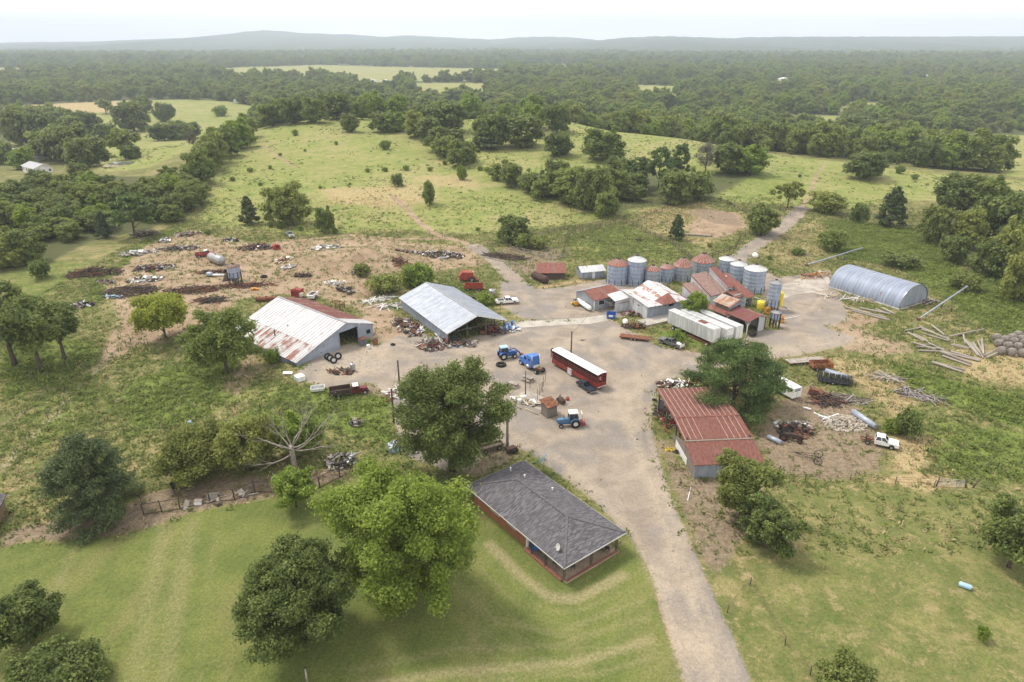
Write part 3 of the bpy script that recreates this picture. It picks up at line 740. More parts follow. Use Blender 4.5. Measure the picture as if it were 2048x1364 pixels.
# ---- hero trees close to the camera
def hero(name, label, cat, px, top, width, mat, kind, nleaf, leaf, seed, group=None, asp=.6, r0=None, bark=None, limbs=10, up=.5, dy=.3, jitter=.6, hx=None, fill=.35, **kw):
    u, vb = px; p = G(u, vb); w = width * mpp(p); p.y += dy * w; p.x += dy * w * p.x / p.y; p.z = Tz(p.x, p.y)
    H = top_z(p, top) * (hx or 1); Rr = w / 2
    p.x += (u - PJ((p.x, p.y, p.z + H * .5))[0]) * mpp(p); p.z = Tz(p.x, p.y)
    bl = {'oak': b_oak, 'cone': b_cone, 'pine': b_pine}[kind](H, Rr, seed, **kw)
    b0 = bl; bl = subdiv(bl, 5, seed)
    t = thing(name, label, cat, p, 0, group)
    o = bpy.data.objects.new('crown', leaf_mesh(name + '_crown', mat, bl, nleaf, leaf, seed, asp, up, fill, jitter)); link(o, t); CHILD.setdefault(t.name, []).append(o)
    trunk_mb(H, Rr, b0, seed, r0, limbs=limbs).build('trunk', bark or m_bark, t)
    return t, bl, H, Rr, p
hero('broadleaf_tree', 'large lime green tree on the lawn beside the grey roofed house', 'tree', (806, 1272), 922, 312, L_lime, 'oak', 95000, .155, 3, n=64, base=-.06, r=.22, skew=.3, dy=.34, limbs=30)
hero('broadleaf_tree', 'dense dark green egg shaped tree standing on the mown lawn', 'tree', (588, 1362), 1088, 256, L_dark, 'oak', 85000, .135, 5, n=80, base=-.02, r=.19, skew=.16, dy=.34, fill=.4)
hero('oak_tree', 'tall dark oak tree between the grey roofed house and blue tractors', 'tree', (899, 978), 704, 228, L_dark, 'oak', 80000, .165, 8, n=64, base=-.06, r=.22, skew=.26, dy=.28, limbs=24)
hero('pine_tree', 'spreading green pine tree leaning over the red metal barn roof', 'tree', (1474, 842), 686, 205, L_pine, 'pine', 44000, .22, 12, asp=.3, n=58, base=.12, r=.22, dy=.25, r0=.38, limbs=22)
hero('cedar_tree', 'dark bluish green cedar tree at the left edge of the lawn', 'tree', (168, 1072), 872, 215, L_cedar, 'cone', 40000, .2, 14, asp=.35, n=95, base=.0, power=.5, r=.24, dy=.32)
hero('broadleaf_tree', 'yellowish green tree growing over the dog pen fence', 'tree', (395, 975), 862, 165, L_olive, 'oak', 22000, .18, 17, n=44, base=.02, r=.27, dy=.3)
hero('broadleaf_tree', 'mid green tree just left of the bare dead tree', 'tree', (490, 962), 832, 130, L_mid, 'oak', 22000, .19, 19, n=44, base=.02, r=.27, dy=.3)
hero('broadleaf_tree', 'bright green tree rising behind the bare dead tree', 'tree', (590, 925), 830, 105, L_lime, 'oak', 15000, .19, 21, n=36, base=.02, r=.28, dy=.3)
hero('sapling', 'small bright lime tree in front of the dog pen at the lawn edge', 'tree', (587, 1030), 937, 88, L_lime, 'oak', 11000, .16, 23, n=32, base=.03, r=.28, dy=.3)
hero('broadleaf_tree', 'dark green round tree cut by the left frame edge on the lawn', 'tree', (42, 1322), 1190, 130, L_dark, 'oak', 22000, .17, 25, n=44, base=.0, r=.26, dy=.35)
hero('bush', 'dark bush cut by the bottom edge near the lower left corner', 'bush', (120, 1420), 1322, 190, L_dark, 'oak', 16000, .17, 27, n=44, base=.0, r=.26, dy=.3)
hero('broadleaf_tree', 'dark green tree with clustered leaves cut by the right frame edge', 'tree', (2040, 1165), 1012, 135, L_dark, 'oak', 20000, .19, 29, n=40, base=.05, r=.27, dy=.33, skew=.4)
hero('bush', 'dark leafy bush cut by the bottom frame edge in the pasture', 'bush', (1690, 1430), 1322, 130, L_dark, 'oak', 12000, .16, 31, n=30, base=.0, r=.28, dy=.3)
hero('broadleaf_tree', 'dark tree with a tall crown touching the lower red barn roof', 'tree', (1490, 1060), 908, 118, L_dark, 'oak', 17000, .18, 33, n=40, base=.03, r=.28, dy=.3, skew=.4)
hero('broadleaf_tree', 'dark leaning tree at the corner of the right pasture', 'tree', (1540, 1115), 1000, 115, L_dark, 'oak', 16000, .18, 35, n=38, base=.0, r=.28, dy=.25, skew=.5)
hero('broadleaf_tree', 'yellow green tree standing among the scrap heaps', 'tree', (322, 690), 592, 116, L_yellow, 'oak', 14000, .27, 37, n=36, base=.18, r=.28, dy=.25, skew=.35)
hero('broadleaf_tree', 'loose mid green tree at the back corner of the rust streaked barn', 'tree', (442, 765), 612, 142, L_mid, 'oak', 22000, .26, 39, n=50, base=.02, r=.24, dy=.3, skew=.4)
hero('broadleaf_tree', 'dark tree with bare lower trunks by the left dirt patch', 'tree', (60, 755), 590, 130, L_dark, 'oak', 18000, .28, 41, n=40, base=.28, r=.28, dy=.2, skew=.3)
hero('broadleaf_tree', 'rounded dark tree nearest to the bare dirt on the left', 'tree', (112, 725), 595, 82, L_dark, 'oak', 12000, .27, 43, n=34, base=.22, r=.3, dy=.2)
hero('broadleaf_tree', 'dark tree filling the left frame edge beside the dirt patch', 'tree', (2, 740), 555, 110, L_dark, 'oak', 14000, .28, 45, n=36, base=.2, r=.28, dy=.2)
hero('round_bush', 'glossy lime green round tree between the white trailers and the mill', 'tree', (1390, 655), 580, 56, L_lime, 'oak', 9000, .18, 47, n=36, base=.05, r=.27, dy=.25, skew=.08)

# bare dead tree
def dead_tree():
    p = G(590, 945); t = thing('dead_tree', 'bare grey dead tree with wide spreading limbs', 'dead tree', p)
    g = random.Random(4); H = top_z(p, 822)
    tr = MB(); tr.tube([(0, 0, -.3), (.05, 0, H * .25), (.0, .1, H * .45)], [.42, .34, .3], 10)
    tr.build('trunk', m_deadbark, t)
    def grow(mb, s, d, L, r, depth):
        pts = [s]; rad = [r]; q = Vector(s); dd = Vector(d).normalized()
        for i in range(4):
            dd = (dd + Vector((g.uniform(-.25, .25), g.uniform(-.25, .25), g.uniform(-.14, .22)))).normalized()
            q = q + dd * L / 4; pts.append(q.copy()); rad.append(r * (1 - .2 * (i + 1)))
            if depth > 0 and i >= 1:
                for _ in range(2 if depth > 1 else 1):
                    e = (dd + Vector((g.uniform(-1, 1), g.uniform(-1, 1), g.uniform(-.3, .7))) * .9).normalized()
                    grow(mb, q.copy(), e, L * g.uniform(.4, .62), rad[-1] * .6, depth - 1)
        mb.tube(pts, rad, 6)
    k = 4.3
    for d, L in (((1, .25, .45), 5.6), ((.75, -.5, .12), 4.6), ((-.8, -.1, .35), 5.6), ((-.55, -.6, -.02), 4.4), ((.25, .3, 1), 4.8), ((.6, .5, .8), 4.6), ((-.25, .2, 1), 4.2), ((.1, -.6, .5), 3.6), ((-.6, .4, .7), 4.0), ((.9, .1, .05), 4.2)):
        mb = MB(); grow(mb, Vector((0, .05, H * g.uniform(.3, .45))), d, L * 1.25, .13, 2); mb.build('limb', m_deadbark, t)
dead_tree()

# ---- reusable trees for the middle distance
PROTO = {}
def proto(key, mat, kind, H, Rr, nleaf, leaf, seed, asp=.6, bark=None, limbs=7, r0=None, jitter=.5, **kw):
    bl = {'oak': b_oak, 'cone': b_cone, 'pine': b_pine}[kind](H, Rr, seed, **kw)
    b0 = bl; bl = subdiv(bl, 4, seed)
    PROTO[key] = (leaf_mesh(key + '_crown', mat, bl, nleaf, leaf, seed, asp, jitter=jitter), None, H, Rr)
    o = trunk_mb(H, Rr, b0, seed, r0, limbs=limbs); me = bpy.data.meshes.new(key + '_trunk'); me.from_pydata(o.v, [], o.f); me.materials.append(bark or m_bark)
    PROTO[key] = (PROTO[key][0], me, H, Rr)
proto('dark1', L_dark, 'oak', 10, 5.5, 7000, .42, 101, n=40, base=-.14, r=.28)
proto('dark2', L_dark, 'oak', 10, 5, 7000, .42, 102, n=36, base=-.12, r=.3, skew=.35)
proto('mid1', L_mid, 'oak', 10, 5, 7000, .42, 103, n=38, base=-.14, r=.28, skew=.3)
proto('mid2', L_mid, 'oak', 10, 5, 6500, .42, 104, n=34, base=-.14, r=.3, skew=.4)
proto('lime1', L_lime, 'oak', 10, 5, 6500, .42, 105, n=34, base=-.12, r=.3)
proto('open1', L_mid, 'oak', 10, 5, 3600, .42, 106, n=26, base=.25, r=.24, skew=.5)
proto('cedar1', L_cedar, 'cone', 10, 4, 5500, .42, 107, asp=.4, n=60, power=.7, r=.24)
proto('cedar2', L_cedar, 'cone', 10, 4.5, 5500, .42, 108, asp=.4, n=54, power=.45, r=.26)
proto('pine1', L_pine, 'pine', 10, 4, 4500, .42, 109, asp=.35, n=36, base=.35, r=.24, r0=.22, limbs=14)
proto('grey1', M_leaf('grey_twigs', (.10, .10, .07), (.19, .175, .13), .2, .05), 'oak', 10, 5, 3600, .3, 110, asp=.3, n=34, base=.05, r=.3)
proto('shrub1', L_mid, 'oak', 4, 3, 2200, .3, 111, n=22, base=-.1, r=.34)
proto('shrub2', L_dark, 'oak', 4, 3, 2200, .3, 112, n=22, base=-.1, r=.34, skew=.35)
proto('shrub3', L_lime, 'oak', 4, 3, 2000, .3, 113, n=20, base=-.1, r=.34, skew=.35)
TREES = []
def place_tree(key, p, H, w, name, label, cat='tree', group=None):
    cr, tr, H0, R0 = PROTO[key]
    t = thing(name, label, cat, p, rnd.uniform(0, 6.28), group)
    sx = max(w / 2 / R0, .05); sz = H / H0; sz = min(max(sz, sx * .55), sx * 2.2)
    t.scale = (sx, sx, sz)
    o = bpy.data.objects.new('crown', cr); link(o, t); CHILD.setdefault(t.name, []).append(o)
    if not key.startswith('shrub'):
        q = bpy.data.objects.new('trunk', tr); link(q, t); CHILD[t.name].append(q)
    TREES.append((p.x, p.y, w / 2, o, key))
    return t
NAMES = {'dark': 'broadleaf_tree', 'mid': 'broadleaf_tree', 'lime': 'broadleaf_tree', 'open': 'broadleaf_tree', 'cedar': 'cedar_tree', 'pine': 'pine_tree', 'grey': 'bare_tree', 'shrub': 'shrub'}
def mid(key, xl, xr, vt, vb, label, group=None):
    u = (xl + xr) / 2; p = G(u, vb); w = (xr - xl) * mpp(p) * 1.06
    p.y += .3 * w; p.x += .3 * w * p.x / p.y; p.z = Tz(p.x, p.y)
    H = max(top_z(p, vt) * 1.06, .25 * w)
    p.x += (u - PJ((p.x, p.y, p.z + H * .5))[0]) * mpp(p); p.z = Tz(p.x, p.y)
    k = ''.join(c for c in key if c.isalpha())
    return place_tree(key, p, H, w, NAMES[k], label, 'shrub' if k == 'shrub' else 'tree', group)

mid('dark1', 680, 716, 226, 266, 'lone dark oak on the grassy crest of the hill field')
mid('mid1', 707, 738, 200, 240, 'round mid green tree at the wood edge above the lone oak')
mid('dark2', 1086, 1147, 262, 315, 'smaller dark oak on the hill slope right of the dark grove')
mid('mid2', 1165, 1247, 253, 327, 'big domed oak alone on the right hillside')
mid('dark1', 1695, 1777, 302, 363, 'dark spreading tree on the crest above the right paddock')
mid('open1', 1552, 1606, 365, 420, 'pale open crowned tree beside the farm road')
mid('dark1', 1493, 1558, 410, 474, 'dense dark round tree by the farm road and cattle pen')
mid('cedar1', 1755, 1818, 378, 458, 'dark tree standing in the weeds right of the farm road')
mid('cedar1', 1338, 1374, 432, 482, 'slim dark cedar on the fence line of the cattle pens')
mid('cedar1', 473, 516, 395, 452, 'dark conical tree on the lower edge of the hill field')
mid('mid1', 530, 609, 368, 455, 'mid green forked tree on the lower edge of the hill field')
mid('mid2', 628, 667, 412, 468, 'narrow green tree above the dumped white sheeting')
mid('shrub2', 784, 807, 347, 374, 'dark bush alone in the middle of the hill field')
mid('mid1', 844, 871, 362, 412, 'slender young tree by the bare patch of the hill field')
mid('lime1', 914, 934, 330, 361, 'thin pale sapling left of the central hedge')
mid('mid2', 318, 362, 405, 447, 'dark green tree at the corner of the scrap yard grass')
mid('pine1', 222, 300, 392, 482, 'flat topped tree with a bare trunk by the scrap yard')
mid('cedar1', 186, 222, 425, 478, 'small tree beside the flat topped tree of the scrap yard')
mid('shrub2', 60, 100, 520, 560, 'dark bush on the green bank at the left edge')
mid('dark2', 998, 1058, 430, 492, 'leafy dark tree among the old cattle pens')
mid('shrub1', 1030, 1064, 468, 500, 'round bush in the old cattle pens beside the leafy dark tree')
mid('shrub1', 1060, 1098, 472, 500, 'pale bush in the old cattle pens nearest to the rusty hut')
mid('shrub3', 800, 862, 528, 578, 'light green bush behind the ridge of the grey metal shed')
mid('shrub1', 735, 800, 550, 590, 'bushy weeds on the mound left of the grey metal shed')
mid('shrub3', 950, 990, 588, 612, 'green bush by the grey barrel beside the white pickup')
mid('shrub2', 705, 740, 528, 555, 'scrubby bush growing on the bare dirt mound')
mid('shrub1', 1640, 1690, 462, 505, 'dark green bush on the bank above the arched hut')
mid('shrub1', 1583, 1610, 497, 512, 'small bush on the bank beside the farm road')
mid('shrub2', 1770, 1836, 508, 540, 'dark bush just behind the arched metal hut')
mid('shrub2', 1905, 1960, 545, 585, 'dark round bush at the tip of the leaning pipe')
mid('shrub2', 1795, 1842, 822, 880, 'dark bush right of the white cab truck')
mid('shrub3', 1772, 1812, 838, 872, 'yellow green bush joined to the dark bush by the truck')
mid('shrub3', 1955, 1980, 1255, 1285, 'small light weed clump alone in the right pasture')
mid('shrub3', 528, 560, 700, 730, 'small green sapling against the side of the rust streaked barn')
mid('shrub3', 1335, 1372, 662, 690, 'light green weeds beside the front white trailer')
mid('cedar2', 940, 1006, 262, 302, 'dark oak on the left of the hillside grove')
mid('dark1', 944, 1015, 226, 300, 'dark broad tree leading the hillside grove')
mid('dark2', 1000, 1082, 226, 299, 'dark broad tree ending the hillside grove')
mid('lime1', 1038, 1094, 206, 262, 'bright green tree behind the hillside grove')
mid('dark2', 1090, 1142, 206, 268, 'dark tree on the crest right of the hillside grove')
CH = 'hedge trees running down the middle of the hill field'
for k, a in zip(('dark2', 'lime1', 'mid1', 'dark1', 'dark2', 'dark1', 'mid2', 'dark2', 'mid1'), ((741, 792, 222, 267), (768, 816, 222, 266), (805, 852, 222, 276), (838, 938, 205, 268), (830, 885, 232, 285), (850, 905, 252, 306), (862, 912, 268, 318), (878, 930, 255, 300), (894, 950, 280, 335))):
    mid(k, *a, 'tree in the hedge that crosses the middle of the hill field', CH)
WD = 'trees of the wood on the left crest'
for i, a in enumerate([(515, 572, 203, 254), (558, 612, 192, 250), (602, 652, 190, 248), (640, 700, 182, 240), (690, 738, 176, 230), (540, 590, 182, 235), (590, 640, 176, 228), (735, 800, 184, 224), (790, 842, 190, 226), (830, 884, 180, 216), (880, 934, 176, 212), (920, 990, 186, 226), (980, 1042, 190, 232), (640, 690, 172, 215), (1140, 1200, 190, 232), (1190, 1250, 196, 240)]):
    mid(('mid1', 'dark1', 'mid2', 'dark2')[i % 4], *a, 'tree of the dense wood along the top of the hill', WD)
LH = 'hedge trees along the left side of the hill field'
for i, a in enumerate([(470, 515, 230, 277), (440, 500, 238, 302), (418, 472, 252, 318), (398, 456, 258, 332), (384, 446, 282, 348), (368, 422, 300, 372), (360, 408, 322, 366), (300, 352, 245, 282), (328, 382, 240, 280), (350, 402, 244, 277), (455, 505, 250, 290)]):
    mid(('mid1', 'lime1', 'dark2', 'mid2', 'dark1')[i % 5], *a, 'tree in the hedge along the left side of the hill field', LH)
mid('grey1', 372, 396, 262, 298, 'thin greyish tree in front of the left hedge')
mid('dark2', 228, 296, 200, 265, 'tall dark tree standing in the left meadow')
mid('dark1', 264, 302, 190, 227, 'dark tree behind the tall tree of the left meadow')
mid('dark1', 307, 346, 205, 245, 'round dark oak in the left meadow')
mid('open1', 190, 228, 198, 229, 'open crowned tree in the upper left meadow')
mid('shrub3', 425, 456, 212, 233, 'pale bush in the left meadow beyond the hedge')
mid('open1', 215, 276, 260, 320, 'sparse pale tree beside the round pond')
mid('lime1', 18, 62, 296, 340, 'light green tree in front of the white farmhouse')
FL = 'trees around the white farmhouse on the left'
for i, a in enumerate([(0, 62, 213, 292), (48, 112, 222, 292), (60, 142, 252, 322), (88, 182, 246, 328), (133, 207, 272, 337), (108, 164, 228, 272), (185, 234, 247, 292), (240, 280, 290, 320), (-30, 20, 280, 330)]):
    mid(('dark1', 'dark2', 'mid2')[i % 3], *a, 'dark tree in the grove around the white farmhouse', FL)
RH = 'trees of the thicket above the cattle pens'
for i, a in enumerate([(975, 1012, 327, 362), (1000, 1047, 325, 377), (1038, 1082, 340, 388), (1083, 1142, 318, 392), (1100, 1182, 335, 412), (1150, 1217, 330, 427), (1198, 1262, 330, 402), (1205, 1272, 314, 372), (1190, 1242, 378, 436), (1318, 1388, 338, 412), (1368, 1428, 338, 402), (1240, 1300, 345, 390), (1060, 1110, 355, 400), (1245, 1290, 370, 405)]):
    mid(('mid1', 'dark2', 'mid2', 'dark1')[i % 4], *a, 'tree of the thicket above the cattle pens', RH)
for i, a in enumerate([(1254, 1302, 316, 378), (1293, 1347, 297, 386), (1338, 1378, 291, 372)]):
    mid('pine1', *a, ('tall thin pine in the thicket above the pens, leftmost of three', 'tall thin pine in the thicket above the pens, middle of three', 'tall thin pine in the thicket above the pens, rightmost of three')[i], 'tall thin pines in the thicket')
mid('grey1', 1388, 1440, 284, 350, 'greyish half bare tree at the right of the thicket')
mid('dark2', 1425, 1492, 284, 350, 'dark tree on the crest beside the greyish half bare tree')
mid('lime1', 1462, 1536, 290, 352, 'bright green round tree ending the thicket on the crest')
mid('shrub1', 1622, 1688, 387, 430, 'pale bushes on the bank right of the farm road')
mid('shrub2', 1703, 1736, 408, 447, 'dark bush on the bank left of the conical dark tree')
RB = 'dark trees at the right edge above the arched hut'
for i, a in enumerate([(1872, 1960, 350, 432), (1930, 2015, 348, 442), (1845, 1902, 408, 492), (1900, 1965, 420, 500), (1955, 2050, 388, 500), (1990, 2070, 440, 560), (1960, 2030, 480, 560), (2020, 2090, 500, 610), (1885, 1940, 470, 530), (2050, 2120, 400, 520)]):
    mid(('dark1', 'mid2', 'dark2', 'mid1')[i % 4], *a, 'tree of the wood at the right edge above the arched hut', RB)
RC = 'trees along the meadow beyond the right crest'
for i, a in enumerate([(1838, 1892, 262, 302), (1900, 1978, 270, 322), (1980, 2026, 285, 330)]):
    mid(('mid1', 'mid2', 'dark1')[i], *a, ('pale tree at the near edge of the far right meadow', 'broad domed tree standing in the far right meadow', 'dark round tree standing in the far right meadow')[i])
# lower left wood
LW = 'trees of the thick wood at the left edge'
cnt = 0
pol = np.array([(-40, 405), (60, 385), (100, 362), (200, 352), (330, 362), (410, 380), (415, 425), (320, 445), (210, 475), (130, 515), (30, 545), (-40, 560)])
while cnt < 80:
    u, v = rnd.uniform(-40, 415), rnd.uniform(352, 555)
    if sdist(pol, np.array([u]), np.array([v]))[0] < 6: continue
    w = rnd.uniform(46, 80) * (.55 + .5 * (v - 350) / 200)
    mid(rnd.choice(('mid1', 'dark1', 'dark2', 'mid2', 'dark1', 'lime1' if rnd.random() < .4 else 'mid1')), u - w / 2, u + w / 2, v - w * rnd.uniform(.75, 1.05), v, 'tree of the thick green wood at the left edge', LW); cnt += 1
# shrubs on the hill field
for u, v, s in [(735, 345, 14), (770, 344, 16), (812, 342, 18), (860, 343, 14), (770, 300, 30), (560, 312, 10), (610, 303, 8), (672, 290, 12), (590, 272, 20), (625, 245, 14), (700, 262, 10), (500, 345, 16), (540, 338, 12), (640, 378, 10), (700, 370, 8), (890, 330, 14), (960, 342, 16), (955, 305, 14), (1010, 330, 18), (465, 362, 14), (520, 372, 12), (1010, 282, 24), (975, 345, 18), (1600, 355, 10), (1590, 400, 8), (1740, 345, 24), (1800, 348, 26), (1830, 360, 18), (1460, 410, 12), (955, 462, 12), (735, 475, 8), (1420, 495, 14), (1165, 476, 10), (1540, 520, 14), (415, 470, 16), (560, 458, 24), (600, 462, 18), (670, 468, 18), (540, 455, 14)]:
    mid(rnd.choice(('shrub1', 'shrub3', 'shrub1', 'shrub1')), u - s * .36, u + s * .36, v - s * .62, v, 'small green shrub dotted over the grassy fields', 'small shrubs dotted over the fields')

# ---- far woods: one mass of instanced trees
def far_wood():
    g = np.random.RandomState(5); pts = []; sc = []; kd = []; rot = []
    def clear(x, y):
        k = np.ones(len(x), bool)
        for q in MEADOWS: k &= sdist(q, x, y) < 2
        k &= sdist(LFIELD, x, y) < 0
        return k
    # belt lumps: density from smooth noise
    def dens(x, y): return .5 + .5 * np.sin(x * .011 + 1.3 * np.sin(y * .006)) * np.cos(y * .009 + 1.1 * np.sin(x * .004))
    for (y0, y1, n, s0) in ((300, 700, 4600, 1.15), (700, 1300, 8500, 1.3), (1300, 2400, 13000, 1.6), (2400, 4600, 14000, 2.2)):
        y = np.sqrt(g.uniform(y0 ** 2, y1 ** 2, n)); x = g.uniform(-.95, .95, n) * y * 1.0
        yc = np.interp(x, CX, CY)
        off = np.where(x > 60, 26, 34)
        k = (y > yc + off) & clear(x, y) & ((x > -160 + 0 * y) | (y > 560)) & (g.rand(n) < .45 + .55 * dens(x, y))
        x, y = x[k], y[k]
        pts.append(np.stack([x, y, T(x, y)], 1)); m = len(x)
        sc.append(s0 * (.45 + 1.2 * g.rand(m) ** 2)); kd.append(g.randint(0, 5, m)); rot.append(g.uniform(0, 6.28, m))
    # the wood left of the left meadow
    P = np.concatenate(pts); S = np.concatenate(sc); K = np.concatenate(kd); Ro = np.concatenate(rot)
    me = bpy.data.meshes.new('far_wood'); me.vertices.add(len(P)); me.vertices.foreach_set('co', P.astype(np.float32).ravel())
    for nm, a, ty in (('sz', S, 'FLOAT'), ('rot', Ro, 'FLOAT'), ('kind', K, 'INT')):
        t = me.attributes.new(nm, ty, 'POINT'); t.data.foreach_set('value', a.astype(np.int32 if ty == 'INT' else np.float32))
    o = bpy.data.objects.new('far_woodland', me); link(o)
    tag(o, 'far woodland covering the plain out to the hills', 'woodland', None, 'stuff')
    ng = bpy.data.node_groups.new('scatter', 'GeometryNodeTree')
    ng.interface.new_socket('Geometry', in_out='INPUT', socket_type='NodeSocketGeometry'); ng.interface.new_socket('Geometry', in_out='OUTPUT', socket_type='NodeSocketGeometry')
    N = ng.nodes; Lk = ng.links
    gi = N.new('NodeGroupInput'); go = N.new('NodeGroupOutput'); jn = N.new('GeometryNodeJoinGeometry')
    def na(name, ty):
        q = N.new('GeometryNodeInputNamedAttribute'); q.data_type = ty; q.inputs['Name'].default_value = name; return q.outputs['Attribute']
    sz = na('sz', 'FLOAT'); rt = na('rot', 'FLOAT'); kk = na('kind', 'INT')
    cx = N.new('ShaderNodeCombineXYZ'); Lk.new(rt, cx.inputs[2])
    src = {}
    for x, y, r, ob, key in TREES: src.setdefault(key, ob)
    for i, key in enumerate(('dark1', 'mid1', 'mid2', 'mid1', 'lime1')):
        cmpn = N.new('FunctionNodeCompare'); cmpn.data_type = 'INT'; cmpn.operation = 'EQUAL'
        ins = [s for s in cmpn.inputs if s.type == 'INT']; Lk.new(kk, ins[0]); ins[1].default_value = i
        oi = N.new('GeometryNodeObjectInfo'); oi.transform_space = 'ORIGINAL'; oi.inputs['Object'].default_value = src[key]; oi.inputs['As Instance'].default_value = True
        ip = N.new('GeometryNodeInstanceOnPoints'); Lk.new(gi.outputs[0], ip.inputs['Points']); Lk.new(cmpn.outputs[0], ip.inputs['Selection']); Lk.new(oi.outputs['Geometry'], ip.inputs['Instance'])
        Lk.new(cx.outputs[0], ip.inputs['Rotation']); Lk.new(sz, ip.inputs['Scale']); Lk.new(ip.outputs[0], jn.inputs[0])
    Lk.new(jn.outputs[0], go.inputs[0])
    md = o.modifiers.new('scatter', 'NODES'); md.node_group = ng
    print('far trees', len(P))
far_wood()

# ---- weeds, dry grass and undergrowth of the rough ground
def scatter(weight, n, x0, x1, y0, y1, seed):
    g = np.random.RandomState(seed); y = np.sqrt(g.uniform(y0 ** 2, y1 ** 2, n)); x = g.uniform(-1, 1, n) * y * 1.02
    k = (x > x0) & (x < x1); x, y = x[k], y[k]; w = weight(x, y); k = g.rand(len(x)) < w
    return x[k], y[k], g
def patch(x, y, f, ph): return .5 + .5 * np.sin(x * f + ph + 1.7 * np.sin(y * f * .8)) * np.cos(y * f * 1.1 - ph + 1.3 * np.sin(x * f * .7))
def MK(k, x, y): return mask_at(k, x, y)
def blades(name, label, mat, x, y, g, h, per, spread, wide):
    n = len(x); z = T(x, y); idx = np.repeat(np.arange(n), per); m = len(idx)
    hh = (h * (.5 + .9 * g.rand(n)))[idx] * (.6 + .7 * g.rand(m))
    a = g.rand(m) * 6.28; lean = .5 + 1.1 * g.rand(m)
    b = np.stack([x[idx] + g.randn(m) * spread, y[idx] + g.randn(m) * spread, z[idx] - .03], 1)
    d = np.stack([np.cos(a) * lean, np.sin(a) * lean, np.ones(m)], 1) * hh[:, None]
    s = np.stack([-np.sin(a), np.cos(a), np.zeros(m)], 1) * (wide * (.6 + .8 * g.rand(m)))[:, None]
    V = np.stack([b - s * .6, b + s * .6, b + d * .95 + s, b + d - s], 1).reshape(-1, 3)
    tone = np.clip(g.rand(n)[idx] * .75 + g.rand(m) * .25, 0, 1)
    o = bpy.data.objects.new(name, fast_mesh(name, V, np.arange(m * 4).reshape(m, 4), mat, {'tone': np.repeat(tone, 4)})); link(o)
    tag(o, label, name.replace('_', ' '), None, 'stuff')
rough = lambda x, y: (1 - MK('lawn', x, y)) * (1 - MK('gravel', x, y)) * (1 - .985 * MK('dirt', x, y)) * (1 - .85 * MK('litter', x, y)) * (1 - MK('stripe', x, y)) * (1 - .8 * MK('pale', x, y))
x, y, g = scatter(lambda x, y: rough(x, y) * (.25 + .75 * patch(x, y, .21, 0)) * np.clip(.55 + .6 * MK('lush', x, y) - .6 * MK('dry', x, y) - .45 * MK('field', x, y), 0, 1), 225000, -110, 140, 62, 250, 1)
blades('weeds', 'tall green weeds over the rough ground', L_weed, x, y, g, .3, 6, .3, .1)
x, y, g = scatter(lambda x, y: rough(x, y) * patch(x, y, .17, 2) * np.clip(.35 + .65 * MK('dry', x, y) - .4 * MK('lush', x, y) - .25 * MK('field', x, y), 0, 1), 106000, -110, 140, 62, 250, 2)
blades('dry_grass', 'tufts of dry straw coloured grass over the rough ground', L_dry, x, y, g, .3, 6, .26, .07)
# leafy undergrowth
def undergrowth():
    x, y, g = scatter(lambda x, y: np.clip(MK('lush', x, y) * 1.1 - .3, 0, 1) * (1 - MK('lawn', x, y)) * rough(x, y) * (.3 + .7 * np.maximum(patch(x, y, .13, 4), MK('lush', x, y) > .85)) * (1 - .85 * MK('field', x, y)), 50000, -110, 150, 62, 240, 3)
    b = np.stack([x, y, T(x, y) + .12, (.4 + .95 * g.rand(len(x)) ** 3) * (.6 + .4 * MK('lush', x, y)), np.full(len(x), .8)], 1)
    # keep the cattle paddock and scrap yard grass short
    pk = wpoly([(1130, 470), (1260, 450), (1390, 490), (1400, 520), (1260, 525), (1140, 515)])
    b = b[sdist(pk, b[:, 0], b[:, 1]) < 1]
    o = bpy.data.objects.new('undergrowth', leaf_mesh('undergrowth', L_brush, b, min(380000, len(b) * 30), .18, 9, .7, .6, .4)); link(o)
    tag(o, 'leafy green undergrowth over the banks and ditches', 'undergrowth', None, 'stuff'); print('undergrowth', len(b))
undergrowth()

def field_tufts():
    g = np.random.RandomState(21); n = 60000; y = np.sqrt(g.uniform(200 ** 2, 440 ** 2, n)); x = g.uniform(-.6, .85, n) * y
    w = MK('field', x, y) * (1 - MK('dirt', x, y)) * (1 - .7 * MK('dry', x, y)) * patch(x, y, .06, 1) ** 1.5 * (.3 + .7 * patch(x, y, .23, 3))
    k = (g.rand(n) < w * .55) & (y < np.interp(x, CX, CY) + 14); x, y = x[k], y[k]; m = len(x)
    b = np.stack([x, y, T(x, y) + .05, .3 + .65 * g.rand(m) ** 3, np.full(m, .55)], 1)
    o = bpy.data.objects.new('field_tufts', leaf_mesh('field_tufts', L_weed, b, m * 9, .24, 22, .7, .7, .3)); link(o); tag(o, 'coarse weed tufts over the hill field', 'weeds', None, 'stuff'); print('tufts', m)
field_tufts()
